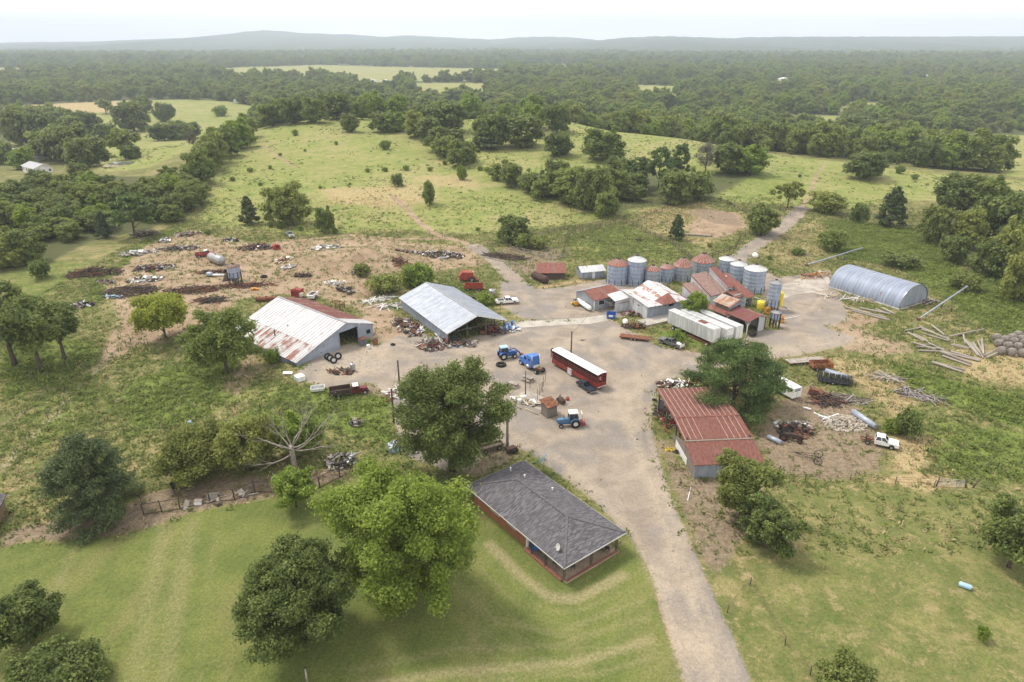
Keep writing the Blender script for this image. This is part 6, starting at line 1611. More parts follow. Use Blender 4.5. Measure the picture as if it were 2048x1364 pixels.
def loose_bed(px, rz, label, mat, L=2.6, W=1.8):
    t = veh(px, 'truck_bed', label, 'truck bed', rz); b = MB(); b.box((0, 0, .3), (L, W, .1))
    for s in (-1, 1): b.box((0, s * W / 2, .55), (L, .1, .55)).box((s * L / 2, 0, .55), (.08, W, .55))
    b.build('tub', mat, t); MB().box((0, 0, .37), (L - .15, W - .15, .03)).build('liner', m_skyblue if 0 else m_rimgrey, t)
    return t
loose_bed((636, 781), R(14), 'white pickup bed lying behind the maroon dump truck', m_white)

def stock_trailer_white():
    a = G(1583, 803); t = thing('horse_trailer', 'white livestock trailer with dark slots under the pine tree', 'trailer', (45.87, 98.57, 0), .46)
    W, L, z0, h = 1.93, 7.8, .5, 2.3
    b = MB(); b.prism([(0, z0), (W, z0), (W, h - .12), (W - .15, h), (.15, h), (0, h - .12)], 0, L); b.build('body', m_white2, t)
    for x, d in ((-.012, 0), (W + .012, 0)):
        s = MB()
        for i in range(10):
            for z in (2.0, 1.75): s.box((x, .5 + i * .68, z), (.03, .52, .13))
        s.build('slot', m_black, t)
    s = MB()
    for z in (2.0, 1.75): s.box((W / 2, -.012, z), (1.3, .03, .13))
    s.build('slot', m_black, t)
    MB().box((W / 2, -.012, 1.1), (.03, .02, 1.1)).build('door_seam', m_iron, t)
    for y in (3.0, 3.9):
        for x in (.05, W - .05): o = wheel(t, (x, y, .36), .36, .22); o.rotation_euler = (0, 0, math.pi / 2)
    MB().bar((W / 2, L, .9), (W / 2, L + 1.4, .8), .14).build('hitch', m_iron, t)
stock_trailer_white()

def flatbed(px, rz, label, L, W, mat, deck, wheels=(0.3,), sc=.85, name='flatbed_trailer', z=.62, group=None):
    t = veh(px, name, label, 'trailer', rz, sc, group)
    MB().box((0, 0, z), (L, W, .08)).build('deck', deck, t)
    f = MB(); 
    for s in (-1, 1): f.box((0, s * (W / 2 - .1), z - .1), (L, .1, .14))
    for i in range(5): f.box((-L / 2 + L * i / 4 * .96 + .1, 0, z - .1), (.08, W - .3, .1))
    f.bar((L / 2, -W / 3, z - .1), (L / 2 + 1.3, 0, z - .1), .1).bar((L / 2, W / 3, z - .1), (L / 2 + 1.3, 0, z - .1), .1); f.build('frame', mat, t)
    for k in wheels:
        for s in (-1, 1): wheel(t, (k, s * (W / 2 + .05), .33), .33, .2)
    return t
flatbed((1268, 678), R(-18) + math.pi * 0, 'long rusty flatbed trailer in front of the mill', 6.6, 2.0, m_red, m_rust, (-.5, .35))
t = flatbed((1610, 725), R(10), 'low red edged flatbed trailer behind the pine tree', 8.5, 2.2, m_brightred, m_grayw, (-1.5, -.6))
def dumpbox():
    t = veh((1640, 738), 'rusty_dump_box', 'rusty brown dump box standing behind the black cage trailer', 'dump box', R(5), .85)
    b = MB(); L, W = 4.2, 2.2; b.box((0, 0, .75), (L, W, .1))
    for s in (-1, 1): b.box((0, s * W / 2, 1.2), (L, .08, 1.0)); b.box((s * L / 2, 0, 1.2), (.08, W, 1.0))
    b.build('tub', M_plain('rust_orange', (.27, .12, .06), .85, 0, .5, 2, (.1, .05, .035), .5, .2), t)
    MB().box((0, -.5, .5), (L, .15, .3)).box((0, .5, .5), (L, .15, .3)).build('frame', m_rust_dk, t)
    MB().box((2.3, -.3, .9), (.4, .9, .9), .2).build('end_panel', m_orange, t)
    for s in (-1, 1): wheel(t, (-1.2, s * .95, .4), .4, .3)
dumpbox()
def cage():
    t = veh((1668, 766), 'cage_trailer', 'black steel cage trailer overgrown with weeds', 'trailer', R(-17), .85); L, W, h = 6.4, 2.1, 1.6
    b = MB(); b.box((0, 0, .5), (L, W, .1))
    for s in (-1, 1):
        for i in range(9): b.box((-L / 2 + L * i / 8, s * W / 2, 1.0), (.08, .08, 1.1))
        for z in (.75, .95, 1.15, 1.35, 1.55): b.box((0, s * W / 2, z), (L, .05, .1))
    for s in (-1, 1):
        for z in (.75, 1.0, 1.25, 1.5): b.box((s * L / 2, 0, z), (.05, W, .08))
    b.build('cage', m_black, t)
    for i in range(5): MB().tube([(-L / 2 + .8 + i * 1.1, -W / 2, 1.55), (-L / 2 + .8 + i * 1.1, -.4, 2.3), (-L / 2 + .8 + i * 1.1, W / 2, 2.1)], .04, 6).build('hoop', m_rimgrey, t)
    for s in (-1, 1): wheel(t, (-.4, s * W / 2, .38), .38, .24)
cage()
t = veh((1672, 755), 'steel_culvert', 'pale ribbed steel culvert leaning behind the cage trailer', 'culvert', R(-40))
MB().tube([(-2.3, 0, .9), (2.6, 0, .7)], .5, 16).build('pipe', m_galv, t)

# machinery of the scrap yard and sheds
def wagon(px, rz, label, mat, L, W, h, wheels=True, name='farm_wagon', top=None, sc=.85):
    t = veh(px, name, label, 'wagon', rz, sc); b = MB()
    b.box((0, 0, .7), (L, W, .1))
    for s in (-1, 1): b.box((0, s * W / 2, .7 + h / 2), (L, .08, h)); b.box((s * L / 2, 0, .7 + h / 2), (.08, W, h))
    for i in range(4): b.box((-L / 2 + L * (i + .5) / 4, -W / 2 - .05, .7 + h / 2), (.08, .06, h))
    b.build('box', mat, t)
    if wheels:
        for x in (-L * .3, L * .3):
            for s in (-1, 1): wheel(t, (x, s * W / 2, .4), .4, .2)
    if top: top(t)
    return t
wagon((948, 580), R(-2), 'bright red farm wagon behind the grey machinery shed', m_brightred, 4.6, 1.9, .9, sc=.95)
def combine(px, rz, label, mat):
    t = veh(px, 'old_combine', label, 'combine', rz, .95)
    MB().prism([(-2.2, .6), (1.2, .6), (1.5, 1.2), (1.3, 2.5), (-1.4, 2.7), (-2.4, 1.6)], -1.0, 1.0).build('body', mat, t)
    MB().box((1.0, .2, 2.0), (.9, 1.1, 1.0)).build('cab_panel', m_cream, t)
    MB().prism([(1.5, .3), (2.6, .15), (2.7, .4), (1.7, 1.0)], -1.3, 1.3).build('header', m_rust, t)
    for s in (-1, 1): wheel(t, (.9, s * 1.1, .7), .7, .4, m_yellow if 0 else m_rimgrey); wheel(t, (-1.6, s * .9, .4), .4, .25)
    return t
combine((936, 562), R(8), 'orange red combine behind the bright red wagon', m_brightred)
t = veh((596, 594), 'red_wagon', 'red slatted farm machine behind the streaked barn roof', 'farm machine', R(70)); b = MB()
for z in (.6, 1.1, 1.6, 2.1): b.box((0, 0, z), (2.6, 2.2, .1)); b.box((-1.3 + .2 * z, 0, z + .2), (.1, 2.2, .4))
for s in (-1, 1): b.box((0, s * 1.1, 1.3), (2.6, .08, 1.9))
b.build('rack', m_red, t); MB().box((-.4, -1.5, 1.0), (1.2, .7, .9)).build('hopper', m_cream, t)
for s in (-1, 1): wheel(t, (.6, s * 1.2, .4), .4, .25)
t = veh((626, 597), 'white_spreader', 'white wheeled spreader machine beside the red slatted machine', 'farm machine', R(80))
MB().prism([(-1.5, .5), (1.5, .5), (1.8, 1.5), (-1.8, 1.5)], -.9, .9).build('hopper', m_white, t); MB().box((0, 0, 1.52), (2.6, 1.4, .04)).cyl((1.9, 0, .9), (1.9, 0, 1.5), .3).build('mechanism', m_iron, t)
for s in (-1, 1): wheel(t, (0, s * 1.05, .5), .5, .3)
t = veh((676, 617), 'steel_rack', 'rusty red steel frame behind the barn ridge', 'steel frame', R(-30)); b = MB()
for x in (-1.6, 0, 1.6): b.bar((x, -.8, 0), (x, -.8, 1.7), .14).bar((x, .8, 0), (x, .8, 1.7), .14).bar((x, -.8, 1.7), (x, .8, 1.7), .14)
for s in (-1, 1): b.bar((-1.6, s * .8, 1.7), (1.6, s * .8, 1.7), .14).bar((-1.6, s * .8, .9), (1.6, s * .8, .9), .1)
b.build('frame', m_rust, t)
# tanks
def tank(px, qx, r, z, name, label, cat, mat, legs=True, up=0.0, q2=None):
    p, q = G(*px), G(*qx); d = (q - p); L = d.length; t = thing(name, label, cat, (p + q) / 2, math.atan2(d.y, d.x))
    MB().capsule((-L / 2 + r * .6, 0, z), (L / 2 - r * .6, 0, z), r).build('shell', mat, t)
    if legs:
        for s in (-1, 1): MB().box((s * L * .28, 0, z * .42), (.25, r * 1.4, z * .85)).build('saddle', m_rust if name != 'propane_tank' else m_grey, t)
    MB().cyl((0, 0, z + r * .9), (0, 0, z + r + .18), .2).build('valve_dome', mat if name == 'propane_tank' else m_rust, t)
    return t
tank((1155, 607), (1180, 624), .52, .85, 'propane_tank', 'long white propane tank beside the grey office wall', 'gas tank', m_white2)
tank((1066, 556), (1094, 568), .95, .95, 'rusty_tank', 'large rusty brown cylinder tank beside the log hut', 'tank', m_rust_dk)
tank((422, 522), (446, 531), 1.25, 1.25, 'silver_tank', 'silver cylindrical tank lying in the scrap yard', 'tank', m_silver)
tank((512, 603), (555, 602), .55, .6, 'rusty_pipe_tank', 'long rusty cylinder lying behind the streaked barn', 'tank', m_rust, False)
t = at((1151, 611), 'skid_loader', 'small yellow loader behind the white propane tank', 'loader', R(115), 0, None, .7)
MB().prism([(-1.0, .35), (.9, .35), (1.0, .9), (.3, 1.1), (-1.0, 1.3)], -.6, .6).build('body', m_orange, t); c = MB()
for x in (-.6, .5):
    for s in (-.5, .5): c.bar((x, s, 1), (x, s, 2.0), .08)
c.box((-.05, 0, 2.02), (1.2, 1.1, .08)).build('canopy', m_iron, t)
for x in (-.6, .6):
    for s in (-1, 1): wheel(t, (x, s * .75, .38), .38, .26, m_yellow)
MB().box((1.5, 0, .4), (.6, 1.5, .5)).bar((.9, .5, .9), (1.4, .5, .5), .12).bar((.9, -.5, .9), (1.4, -.5, .5), .12).build('bucket', m_yellow, t)
def dumpster():
    t = at((1222, 636), 'blue_dumpster', 'small blue open dumpster by the concrete path', 'dumpster', R(-12)); b = MB(); L, W = 2.0, 1.5
    b.prism([(-L / 2 * .85, .15), (L / 2 * .85, .15), (L / 2, 1.25), (L / 2 - .06, 1.25), (L / 2 * .82, .22), (-L / 2 * .82, .22), (-L / 2 + .06, 1.25), (-L / 2, 1.25)], -W / 2, W / 2)
    for s in (-1, 1): b.prism([(-L / 2 * .85, .15), (L / 2 * .85, .15), (L / 2, 1.25 - (.3 if s < 0 else 0)), (-L / 2, 1.25)], s * W / 2 - .03, s * W / 2 + .03)
    b.build('tub', m_blue, t); MB().box((0, -W / 2 - .05, .75), (.9, .03, .4)).build('panel', m_white2, t)
dumpster()
def mixer():
    t = at((1250, 652), 'tow_mixer', 'white egg shaped mixer drum on a small wheeled frame', 'cement mixer', R(70), 0, None, .9)
    MB().lathe([(.05, -.9), (.4, -.75), (.62, -.2), (.62, .2), (.42, .7), (.3, .95)], 16, axis='x', c=(0, 0, 1.15)).build('drum', m_white2, t)
    MB().bar((-1.2, 0, .45), (1.2, 0, .45), .1).bar((0, -.55, .4), (0, .55, .4), .1).bar((.5, -.7, .3), (.5, -.7, 1.8), .08).bar((.5, .7, .3), (.5, .7, 1.6), .08).build('frame', m_plank, t)
    for s in (-1, 1): wheel(t, (-.3, s * .6, .3), .3, .18, m_rim)
mixer()
def round_tank(px, r, h, label, mat, name, cat, cone=False, group=None, rzx=0, lid=None, sc=1):
    t = at(px, name, label, cat, 0, 0, group, sc); z0 = .5 if cone else 0
    pr = ([(.1, .25), (r, z0 + .3)] if cone else [(r * .97, 0), (r, .06)]) + [(r, z0 + h * .3), (r * 1.015, z0 + h * .33), (r, z0 + h * .36), (r, z0 + h * .63), (r * 1.015, z0 + h * .66), (r, z0 + h * .69), (r, z0 + h * .95), (r * .9, z0 + h), (r * .3, z0 + h * 1.05), (.02, z0 + h * 1.06)]
    MB().lathe(pr, 22).build('shell', mat, t); MB().cyl((0, 0, z0 + h * 1.03), (0, 0, z0 + h * 1.1), r * .28).build('lid', lid or mat, t)
    if cone:
        for i in range(4):
            a = i * 1.57 + .4; MB().bar((r * math.cos(a), r * math.sin(a), 0), (r * math.cos(a), r * math.sin(a), z0 + .6), .07).build('leg', m_iron, t)
    return t
round_tank((1521, 617), .9, 1.7, 'yellow plastic tank standing left of the slim feed bin', m_yellow, 'yellow_tank', 'tank')
t = round_tank((1559, 613), .55, 3.3, 'tall yellow tank right behind the slim feed bin', m_yellow, 'yellow_tank', 'tank')
t = thing('white_round_tank', 'white round tank on the grass above the grain bins', 'tank', G(1510, 516), 0); MB().capsule((0, -.3, .7), (0, .5, .75), .72).build('shell', m_white2, t); MB().cyl((0, .1, 1.3), (0, .1, 1.55), .2).build('lid', m_white, t)
round_tank((984, 594), .72, 1.35, 'grey barrel tank behind the white pickup', m_rimgrey, 'grey_tank', 'tank', True)
t = at((971, 598), 'tube_rack', 'white tubular frame beside the grey barrel tank', 'frame', .3)
b = MB()
for x in (-.8, 0, .8): b.tube([(x, -.5, 0), (x, -.5, .9), (x, .5, .9), (x, .5, 0)], .05, 6)
b.bar((-.8, -.5, .9), (.8, -.5, .9), .07).bar((-.8, .5, .9), (.8, .5, .9), .07).build('frame', m_white2, t)
for i, (px, lb) in enumerate([((1009, 652), 'blue drum nearest the shed corner post'), ((1016, 655), 'blue drum in the middle of the three'), ((1024, 650), 'blue drum nearest the concrete path')]):
    t = at(px, 'blue_drum', lb, 'drum', 0, 0, 'blue drums by the machinery shed'); MB().lathe([(.3, 0), (.3, .3), (.315, .32), (.3, .34), (.3, .6), (.315, .62), (.3, .64), (.3, .92), (.26, .95), (.02, .95)], 16).build('shell', m_blue, t)
def ibc(px, rz, label, s=.9):
    t = at(px, 'tote_tank', label, 'tote', rz, 0, None, s); MB().box((0, 0, .68), (1.1, 1.0, .95), taper=.96).build('bottle', m_plastic, t); c = MB()
    for z in (.25, .5, .75, 1.0, 1.15):
        for y in (-.53, .53): c.box((0, y, z), (1.16, .03, .03))
        for x in (-.58, .58): c.box((x, 0, z), (.03, 1.06, .03))
    c.build('cage', m_rimgrey, t); MB().box((0, 0, .1), (1.2, 1.1, .12)).build('pallet', m_grayw, t); MB().cyl((0, 0, 1.15), (0, 0, 1.22), .14).build('lid', m_trim, t)
ibc((1144, 749), .5, 'white plastic tote beside the red stock trailer', 1.15)
round_tank((1039, 806), .38, .75, 'upright white plastic barrel by the concrete pad', m_plastic, 'white_barrel', 'barrel')
t = thing('white_barrel', 'white plastic barrel lying on its side by the concrete pad', 'barrel', G(1047, 798), R(15)); MB().capsule((-.45, 0, .36), (.45, 0, .36), .36, flat=.3).build('shell', m_plastic, t); MB().cyl((.5, 0, .5), (.6, 0, .5), .08).build('lid', m_plastic, t)
round_tank((706, 742), .45, 1.5, 'grey metal drum standing on the apron of the streaked barn', m_rimgrey, 'metal_drum', 'drum', lid=m_rust)
t = round_tank((380, 850), .3, .7, 'white and blue container by the weedy fence on the left', m_skyblue, 'plastic_can', 'container', lid=m_white2)
# augers
def auger(a, b, za, zb, label, rad=.16):
    p, q = G(*a, 0), G(*b, 0); p.z += za; q.z += zb
    t = thing('grain_auger', label, 'auger', (p + q) / 2 * 1.0, 0); o = t.location.copy(); p = p - o; q = q - o; d = (q - p).normalized()
    MB().tube([p, q], rad, 10).build('tube', m_galv, t)
    MB().tube([q, q + d * .35 + Vector((0, 0, -.25)), q + d * .4 + Vector((0, 0, -1.0))], rad * .8, 8).build('spout', m_silver, t)
    m = p.lerp(q, .62); g0 = Vector((m.x, m.y, -o.z + Tz(o.x + m.x, o.y + m.y))); f = MB(); sd = Vector((-d.y, d.x, 0)).normalized()
    for s in (-1, 1): f.bar(m, g0 + sd * s * 1.0, .08)
    f.bar(g0 + sd, g0 - sd, .08); f.build('undercarriage', m_plank, t)
    for s in (-1, 1):
        w_ = wheel(t, (g0 + sd * s * 1.05 + Vector((0, 0, .32))), .32, .16); w_.rotation_euler = (0, 0, math.atan2(d.y, d.x))
    MB().box(p + Vector((0, 0, .05)), (.7, .5, .4), math.atan2(d.y, d.x)).build('hopper', m_rust, t)
auger((1612, 532), (1722, 513), .3, 2.5, 'long grey auger pipe reaching up past the arched hut')
auger((1836, 641), (1925, 606), .3, 4.0, 'long silver auger pipe rising right of the arched hut')
for i, (px, lb) in enumerate([((1534, 628), 'orange cage wheel between the yellow tank and slim bin'), ((1563, 645), 'orange cage wheel lying right of the small hopper bin')]):
    t = at(px, 'cage_roller', lb, 'roller', .4 + i); c = MB()
    for s in (-.25, .25): c.torus((0, s, .8), .72, .08, (0, 1, 0), 18, 6)
    for k in range(10): a = k * .628; c.bar((.72 * math.cos(a), -.25, .8 + .72 * math.sin(a)), (.72 * math.cos(a), .25, .8 + .72 * math.sin(a)), .1); c.bar((.72 * math.cos(a), 0, .8 + .72 * math.sin(a)), (0, 0, .8), .06)
    c.build('rim', m_orange, t); MB().cyl((0, -.3, .8), (0, .3, .8), .16).build('hub', m_rust, t)
# picnic tables
def picnic(px, rz, label):
    t = at(px, 'picnic_table', label, 'picnic table', rz, 0, 'grey picnic tables'); b = MB()
    for i in range(4): b.box((0, -.33 + i * .22, .72), (1.95, .19, .05))
    b.build('tabletop', m_grayw, t)
    for s in (-1, 1): MB().box((0, s * .72, .42), (1.95, .26, .05)).build('bench', m_grayw, t)
    for x in (-.7, .7):
        for s in (-1, 1): MB().bar((x, s * .7, 0), (x, s * .2, .7), .09, .05).build('leg', m_post, t)
        MB().box((x, 0, .4), (.05, 1.6, .1)).build('brace', m_post, t)
picnic((1056, 761), R(-40), 'grey picnic table nearest to the semi truck'); picnic((1026, 773), R(-32), 'grey picnic table nearest to the dark oak')
# tyres
def tyre(p, r, w, axis, label, rim=None, name='tractor_tyre', group=None):
    t = thing(name, label, 'tyre', p, 0, group); mb = MB(); mb.torus((0, 0, 0), r * .76, r * .26, axis, 22, 8); mb.build('tread', m_tyre, t)
    if rim: 
        a = Vector(axis).normalized() * w * .18; MB().cyl(-a, a, r * .52).build('rim', rim, t)
    return t
tyre(G(1002, 731) + Vector((0, 0, .22)), .95, .4, (0, 0, 1), 'big flat tyre lying on the gravel near the blue tractor')
tg = 'big tractor tyres leaning by the streaked barn door'
for i, (px, lb) in enumerate([((661, 722), 'tractor wheel leaning at the left end by the barn door'), ((668, 726), 'front tractor wheel with a pale rim by the barn door'), ((677, 718), 'tractor wheel leaning at the right end by the barn door'), ((656, 719), 'black tyre half behind the wheels by the barn door')]):
    tyre(G(*px) + Vector((0, 0, .62)), .68, .4, (.35, -.9, .25), lb, m_rim if i < 3 else None, group=tg)
tyre(G(528, 555) + Vector((0, 0, .3)), .85, .4, (0, 0, 1), 'black tyre lying behind the hopper bin of the scrap yard'); tyre(G(1309, 801) + Vector((0, 0, .15)), .42, .25, (.1, .1, 1), 'small black tyre lying beside the red barn'); tyre(G(786, 690) + Vector((0, 0, .15)), .5, .25, (.1, .1, 1), 'worn tyre lying on the track between the two big sheds')
tyre(G(1683, 775) + Vector((0, 0, .2)), .25, .2, (0, .3, 1), 'small white rimmed tyre below the cage trailer', m_rim)
# old machinery by the red barn
def old_tractor():
    t = veh((1578, 880), 'derelict_tractor', 'rusty dark derelict tractor beside the red barn', 'tractor', R(-28), .85)
    MB().prism([(-.6, .7), (2.2, .7), (2.2, 1.35), (.3, 1.45), (-.6, 1.2)], -.3, .3).box((-.8, 0, .95), (.7, .8, .5)).build('body', m_rust_dk, t)
    for s in (-1, 1): wheel(t, (-.9, s * .8, .75), .75, .35, m_rust, .5); wheel(t, (1.8, s * .55, .4), .4, .22, m_rust, .5)
    MB().cyl((-.1, 0, 1.3), (-.45, 0, 1.75), .03).torus((-.45, 0, 1.75), .22, .03, (-.6, 0, 1)).build('steering_wheel', m_iron, t); MB().box((-1.0, 0, 1.3), (.5, .5, .08)).box((-1.25, 0, 1.5), (.08, .5, .4)).build('seat', m_iron, t)
    MB().cyl((1.2, .1, 1.35), (1.2, .1, 2.0), .05).build('exhaust_pipe', m_rust, t)
old_tractor()
t = veh((1548, 883), 'steel_drum_roller', 'pale blue steel pipe lying beside the derelict tractor', 'pipe', R(-50)); MB().tube([(-1.3, 0, .42), (1.3, 0, .42)], .42, 18).build('pipe', m_galv, t)
def rake():
    t = veh((1618, 918), 'hay_rake', 'spindly hay rake frame with two thin spoked wheels', 'hay rake', R(-25), .9); b = MB()
    b.bar((-2.4, .2, .5), (1.6, 0, .75), .08).bar((-2.4, .2, .5), (1.2, 1.1, .7), .07).bar((-2.4, .2, .5), (1.2, -1.0, .7), .07).bar((1.2, 1.1, .7), (1.2, -1.0, .7), .07)
    for i in range(7): b.bar((-1 + i * .35, -.3 - i * .1, .6), (-.9 + i * .35, -.5 - i * .1, .1), .03)
    b.build('frame', m_iron, t)
    for s in (-1, 1):
        w_ = MB(); w_.torus((0, 0, 0), .6, .06, (0, 1, 0), 20, 6)
        for k in range(8): a = k * .785; w_.bar((0, 0, 0), (.6 * math.cos(a), 0, .6 * math.sin(a)), .03)
        w_.build('wheel', m_iron, t, (1.25, s * 1.15, .62))
rake()
def engine(px, rz, label, mat=None, sc=.8):
    t = veh(px, 'rusty_machine', label, 'machine', rz, sc)
    MB().prism([(-1, .3), (.9, .25), (1.1, .7), (.5, 1.15), (-.9, 1.0)], -.5, .5).build('body', mat or m_rust, t); b = MB()
    for i in range(6): b.bar((rnd.uniform(-1.3, 1.3), rnd.uniform(-.9, .9), .1), (rnd.uniform(-1.3, 1.3), rnd.uniform(-.7, .7), rnd.uniform(.5, 1.5)), .08)
    b.build('linkage', m_rust_dk, t); MB().torus((.3, -.6, .45), .38, .07, (0, 1, .1)).build('wheel', m_iron, t)
    return t
engine((1630, 790), R(-45), 'rusty box shaped implement behind the white livestock trailer', m_rust, 1.0)
engine((1023, 905), R(20), 'rusted disc implement by the house driveway', m_rust_dk, .85); engine((1146, 735), R(75), 'old small engine trailer left of the red stock trailer' if 0 else 'old rusty cart with an engine beside the red stock trailer', m_rust_dk, .8)
engine((1122, 806), R(120), 'dark rusty implement standing behind the plank booth', m_rust_dk, .8); engine((1060, 718), R(10), 'rusty bucket frame lying behind the blue semi truck', m_rust, .7); engine((1505, 672), R(30), 'dark machinery parked inside the open truck shed', m_iron, .8)
wagon((982, 900), R(28), 'old grey flat hay wagon behind the dark oak', m_post, 4.2, 1.3, .35, True, 'hay_wagon')
t = at((1135, 800), 'fuel_can', 'small red can on the ground near the plank booth', 'can', 0); MB().lathe([(.3, 0), (.32, .3), (.2, .5), (.1, .55)], 12).build('shell', m_brightred, t); MB().torus((0, 0, .6), .1, .02, (0, 1, 0)).build('handle', m_black, t)
# junk under the machinery shed
t = veh((933, 662), 'green_cart', 'green metal cart under the machinery shed roof', 'cart', R(20), .85); MB().box((0, 0, .8), (2.0, 1.1, .5), taper=1.1).build('tub', m_green, t)
for s in (-1, 1): wheel(t, (0, s * .6, .35), .35, .2)
engine((982, 660), R(50), 'red machine at the open corner of the machinery shed', m_brightred, .9); engine((912, 685), R(10), 'heap of dark machinery inside the open shed', m_iron, .9)
# crates by the barn door
t = at((726, 690), 'rusty_cabinet', 'rusty slatted cabinet standing by the barn door', 'cabinet', R(50), 0, None, .9); b = MB()
for z in (.1, .45, .8, 1.15, 1.5): b.box((0, 0, z), (1.5, 1.0, .06))
for x in (-.72, .72):
    for y in (-.47, .47): b.box((x, y, .8), (.07, .07, 1.6))
b.build('frame', m_silver, t); MB().box((0, 0, 1.6), (1.7, 1.2, .08)).build('top', m_rust, t)
t = at((751, 690), 'red_fan', 'round red fan in a dark frame beside the rusty cabinet', 'fan', R(60), 0, None, .9); MB().torus((0, 0, .75), .6, .06, (0, 1, 0)).bar((-.7, 0, .05), (-.7, 0, 1.5), .08).bar((.7, 0, .05), (.7, 0, 1.5), .08).bar((-.7, 0, 1.5), (.7, 0, 1.5), .08).bar((-.7, 0, .1), (.7, 0, .1), .08).build('frame', m_iron, t)
b = MB()
for k in range(6): a = k * 1.047; b.bar((0, .02, .75), (.52 * math.cos(a), .05, .75 + .52 * math.sin(a)), .05, .3)
b.build('blade', m_brightred, t)
round_tank((737, 697), .35, .8, 'white plastic barrel standing in front of the rusty cabinet', m_plastic, 'white_barrel', 'barrel')
# appliances and boards by the dump truck
t = at((576, 749), 'white_sheet', 'white flat panel lying in the grass below the barn corner', 'panel', R(10)); MB().box((0, 0, .35), (1.6, .9, .12), ry=.1).build('sheet', m_white2, t); MB().box((.4, 0, .15), (.1, .8, .3)).build('prop', m_post, t)
t = at((600, 760), 'camper_shell', 'pale blue white camper shell dumped in the weeds', 'truck cap', R(-50)); MB().prism([(-.9, .1), (.9, .1), (.75, .9), (-.75, .9)], -.7, .7).build('shell', m_white, t); MB().box((0, -.72, .5), (1.2, .03, .5)).build('window', m_skyblue, t)
t = at((792, 900), 'metal_cover', 'pale blue metal lid box behind the lime tree', 'box', R(20)); MB().prism([(-1, 0), (1, 0), (1, .9), (0, 1.2), (-1, .9)], -.8, .8).build('shell', m_galv, t); MB().box((0, -.85, .5), (1.4, .05, .6)).build('panel', m_skyblue, t)
t = at((1080, 1100) if 0 else (1930, 1176), 'blue_barrel', 'pale blue plastic barrel lying in the right pasture', 'barrel', R(-35)); MB().capsule((-.55, 0, .3), (.45, 0, .3), .29, flat=.35).build('shell', m_skyblue, t); MB().cyl((.5, 0, .4), (.62, 0, .4), .06).build('lid', m_white2, t)
t = at((350, 990), 'mailbox_feeder', 'black box feeder on a post by the dog pen', 'feeder', R(40)); MB().box((0, 0, 1.5), (.5, 1.0, .55)).build('box', m_black, t); MB().box((0, 0, .6), (.1, .1, 1.4)).build('post', m_post, t)
for i, (px, lb) in enumerate([((1408, 903), 'yellow tub on the ground beside the red barn wall'), ((1418, 905), 'second yellow tub touching the dark bucket by the barn'), ((1423, 908), 'dark blue bucket beside the yellow tubs')]):
    pass
for px, lb, m in [((1334, 901), 'yellow tub lying left of the red barn side panel', m_yellow), ((1344, 902), 'yellow tub closest to the red barn side panel', m_yellow), ((1353, 906), 'dark blue bucket by the red barn side panel', m_navy)]:
    t = at(px, 'tub', lb, 'tub', 0); MB().lathe([(.22, 0), (.3, .4), (.27, .4), (.2, .05)], 14).build('shell', m, t); MB().torus((0, 0, .42), .27, .02, (0, .4, 1), 14, 5).build('handle', m_iron, t)
# porch things
def lp(x, y, z): return Mh @ Vector((x, y, z))
t = thing('blue_bin', 'blue plastic bin on the corner porch', 'bin', lp(1.35, 6.5, .16), .4); MB().box((0, 0, .35), (.7, .6, .7), taper=1.1).build('tub', m_blue, t); MB().box((0, 0, .74), (.8, .7, .06)).build('lid', m_blue2, t)
for i, (x, y) in enumerate(((1.5, 3.0), (2.6, 1.5), (7.8, 1.2))):
    t = thing('porch_chair', ('dark metal chair nearest the porch front', 'dark metal chair at the porch corner', 'dark chair at the drive end of the porch')[i], 'chair', lp(x, y, .16), 1.0 + i, 'porch chairs'); MB().box((0, 0, .42), (.5, .5, .05)).build('seat', m_iron, t); MB().box((-.24, 0, .7), (.04, .5, .5)).build('backrest', m_iron, t)
    for a in (-.22, .22):
        for b_ in (-.22, .22): MB().box((a, b_, .2), (.04, .04, .42)).build('leg', m_iron, t)
# bicycles / small gear by the trailers
for i, (px, lb) in enumerate([((1411, 696), 'small white motorbike in front of the nearest white trailer'), ((1429, 694), 'dark motorbike between the first two white trailers')]):
    t = at(px, 'motorbike', lb, 'motorbike', 1.2 + i * .5, 0, None, .85); MB().bar((-.4, 0, .6), (.35, 0, .75), .2, .25).bar((.35, 0, .75), (.6, 0, .3), .07).build('frame', m_white2 if i == 0 else m_iron, t)
    for x in (-.6, .65): MB().torus((x, 0, .3), .26, .06, (0, 1, 0), 16, 6).build('wheel', m_tyre, t)
    MB().bar((.3, -.35, 1.0), (.3, .35, 1.0), .05).bar((.3, 0, .75), (.3, 0, 1.0), .05).build('handlebar', m_chrome, t); MB().box((-.3, 0, .82), (.6, .24, .1)).build('seat', m_black, t)
t = veh((1398, 682), 'rust_pipe', 'long rusty pipe lying beside the nearest white trailer', 'pipe', R(-58)); MB().tube([(-3.2, 0, .32), (3.2, 0, .32)], .32, 14).build('pipe', m_rust, t)
t = veh((1486, 688), 'metal_disc', 'bluish round dish leaning at the rear of the white trailers', 'dish', .3); MB().tube([(0, 0, .7), (.12, -.1, .7)], [.7, .66], 20).build('disc', m_galv, t)
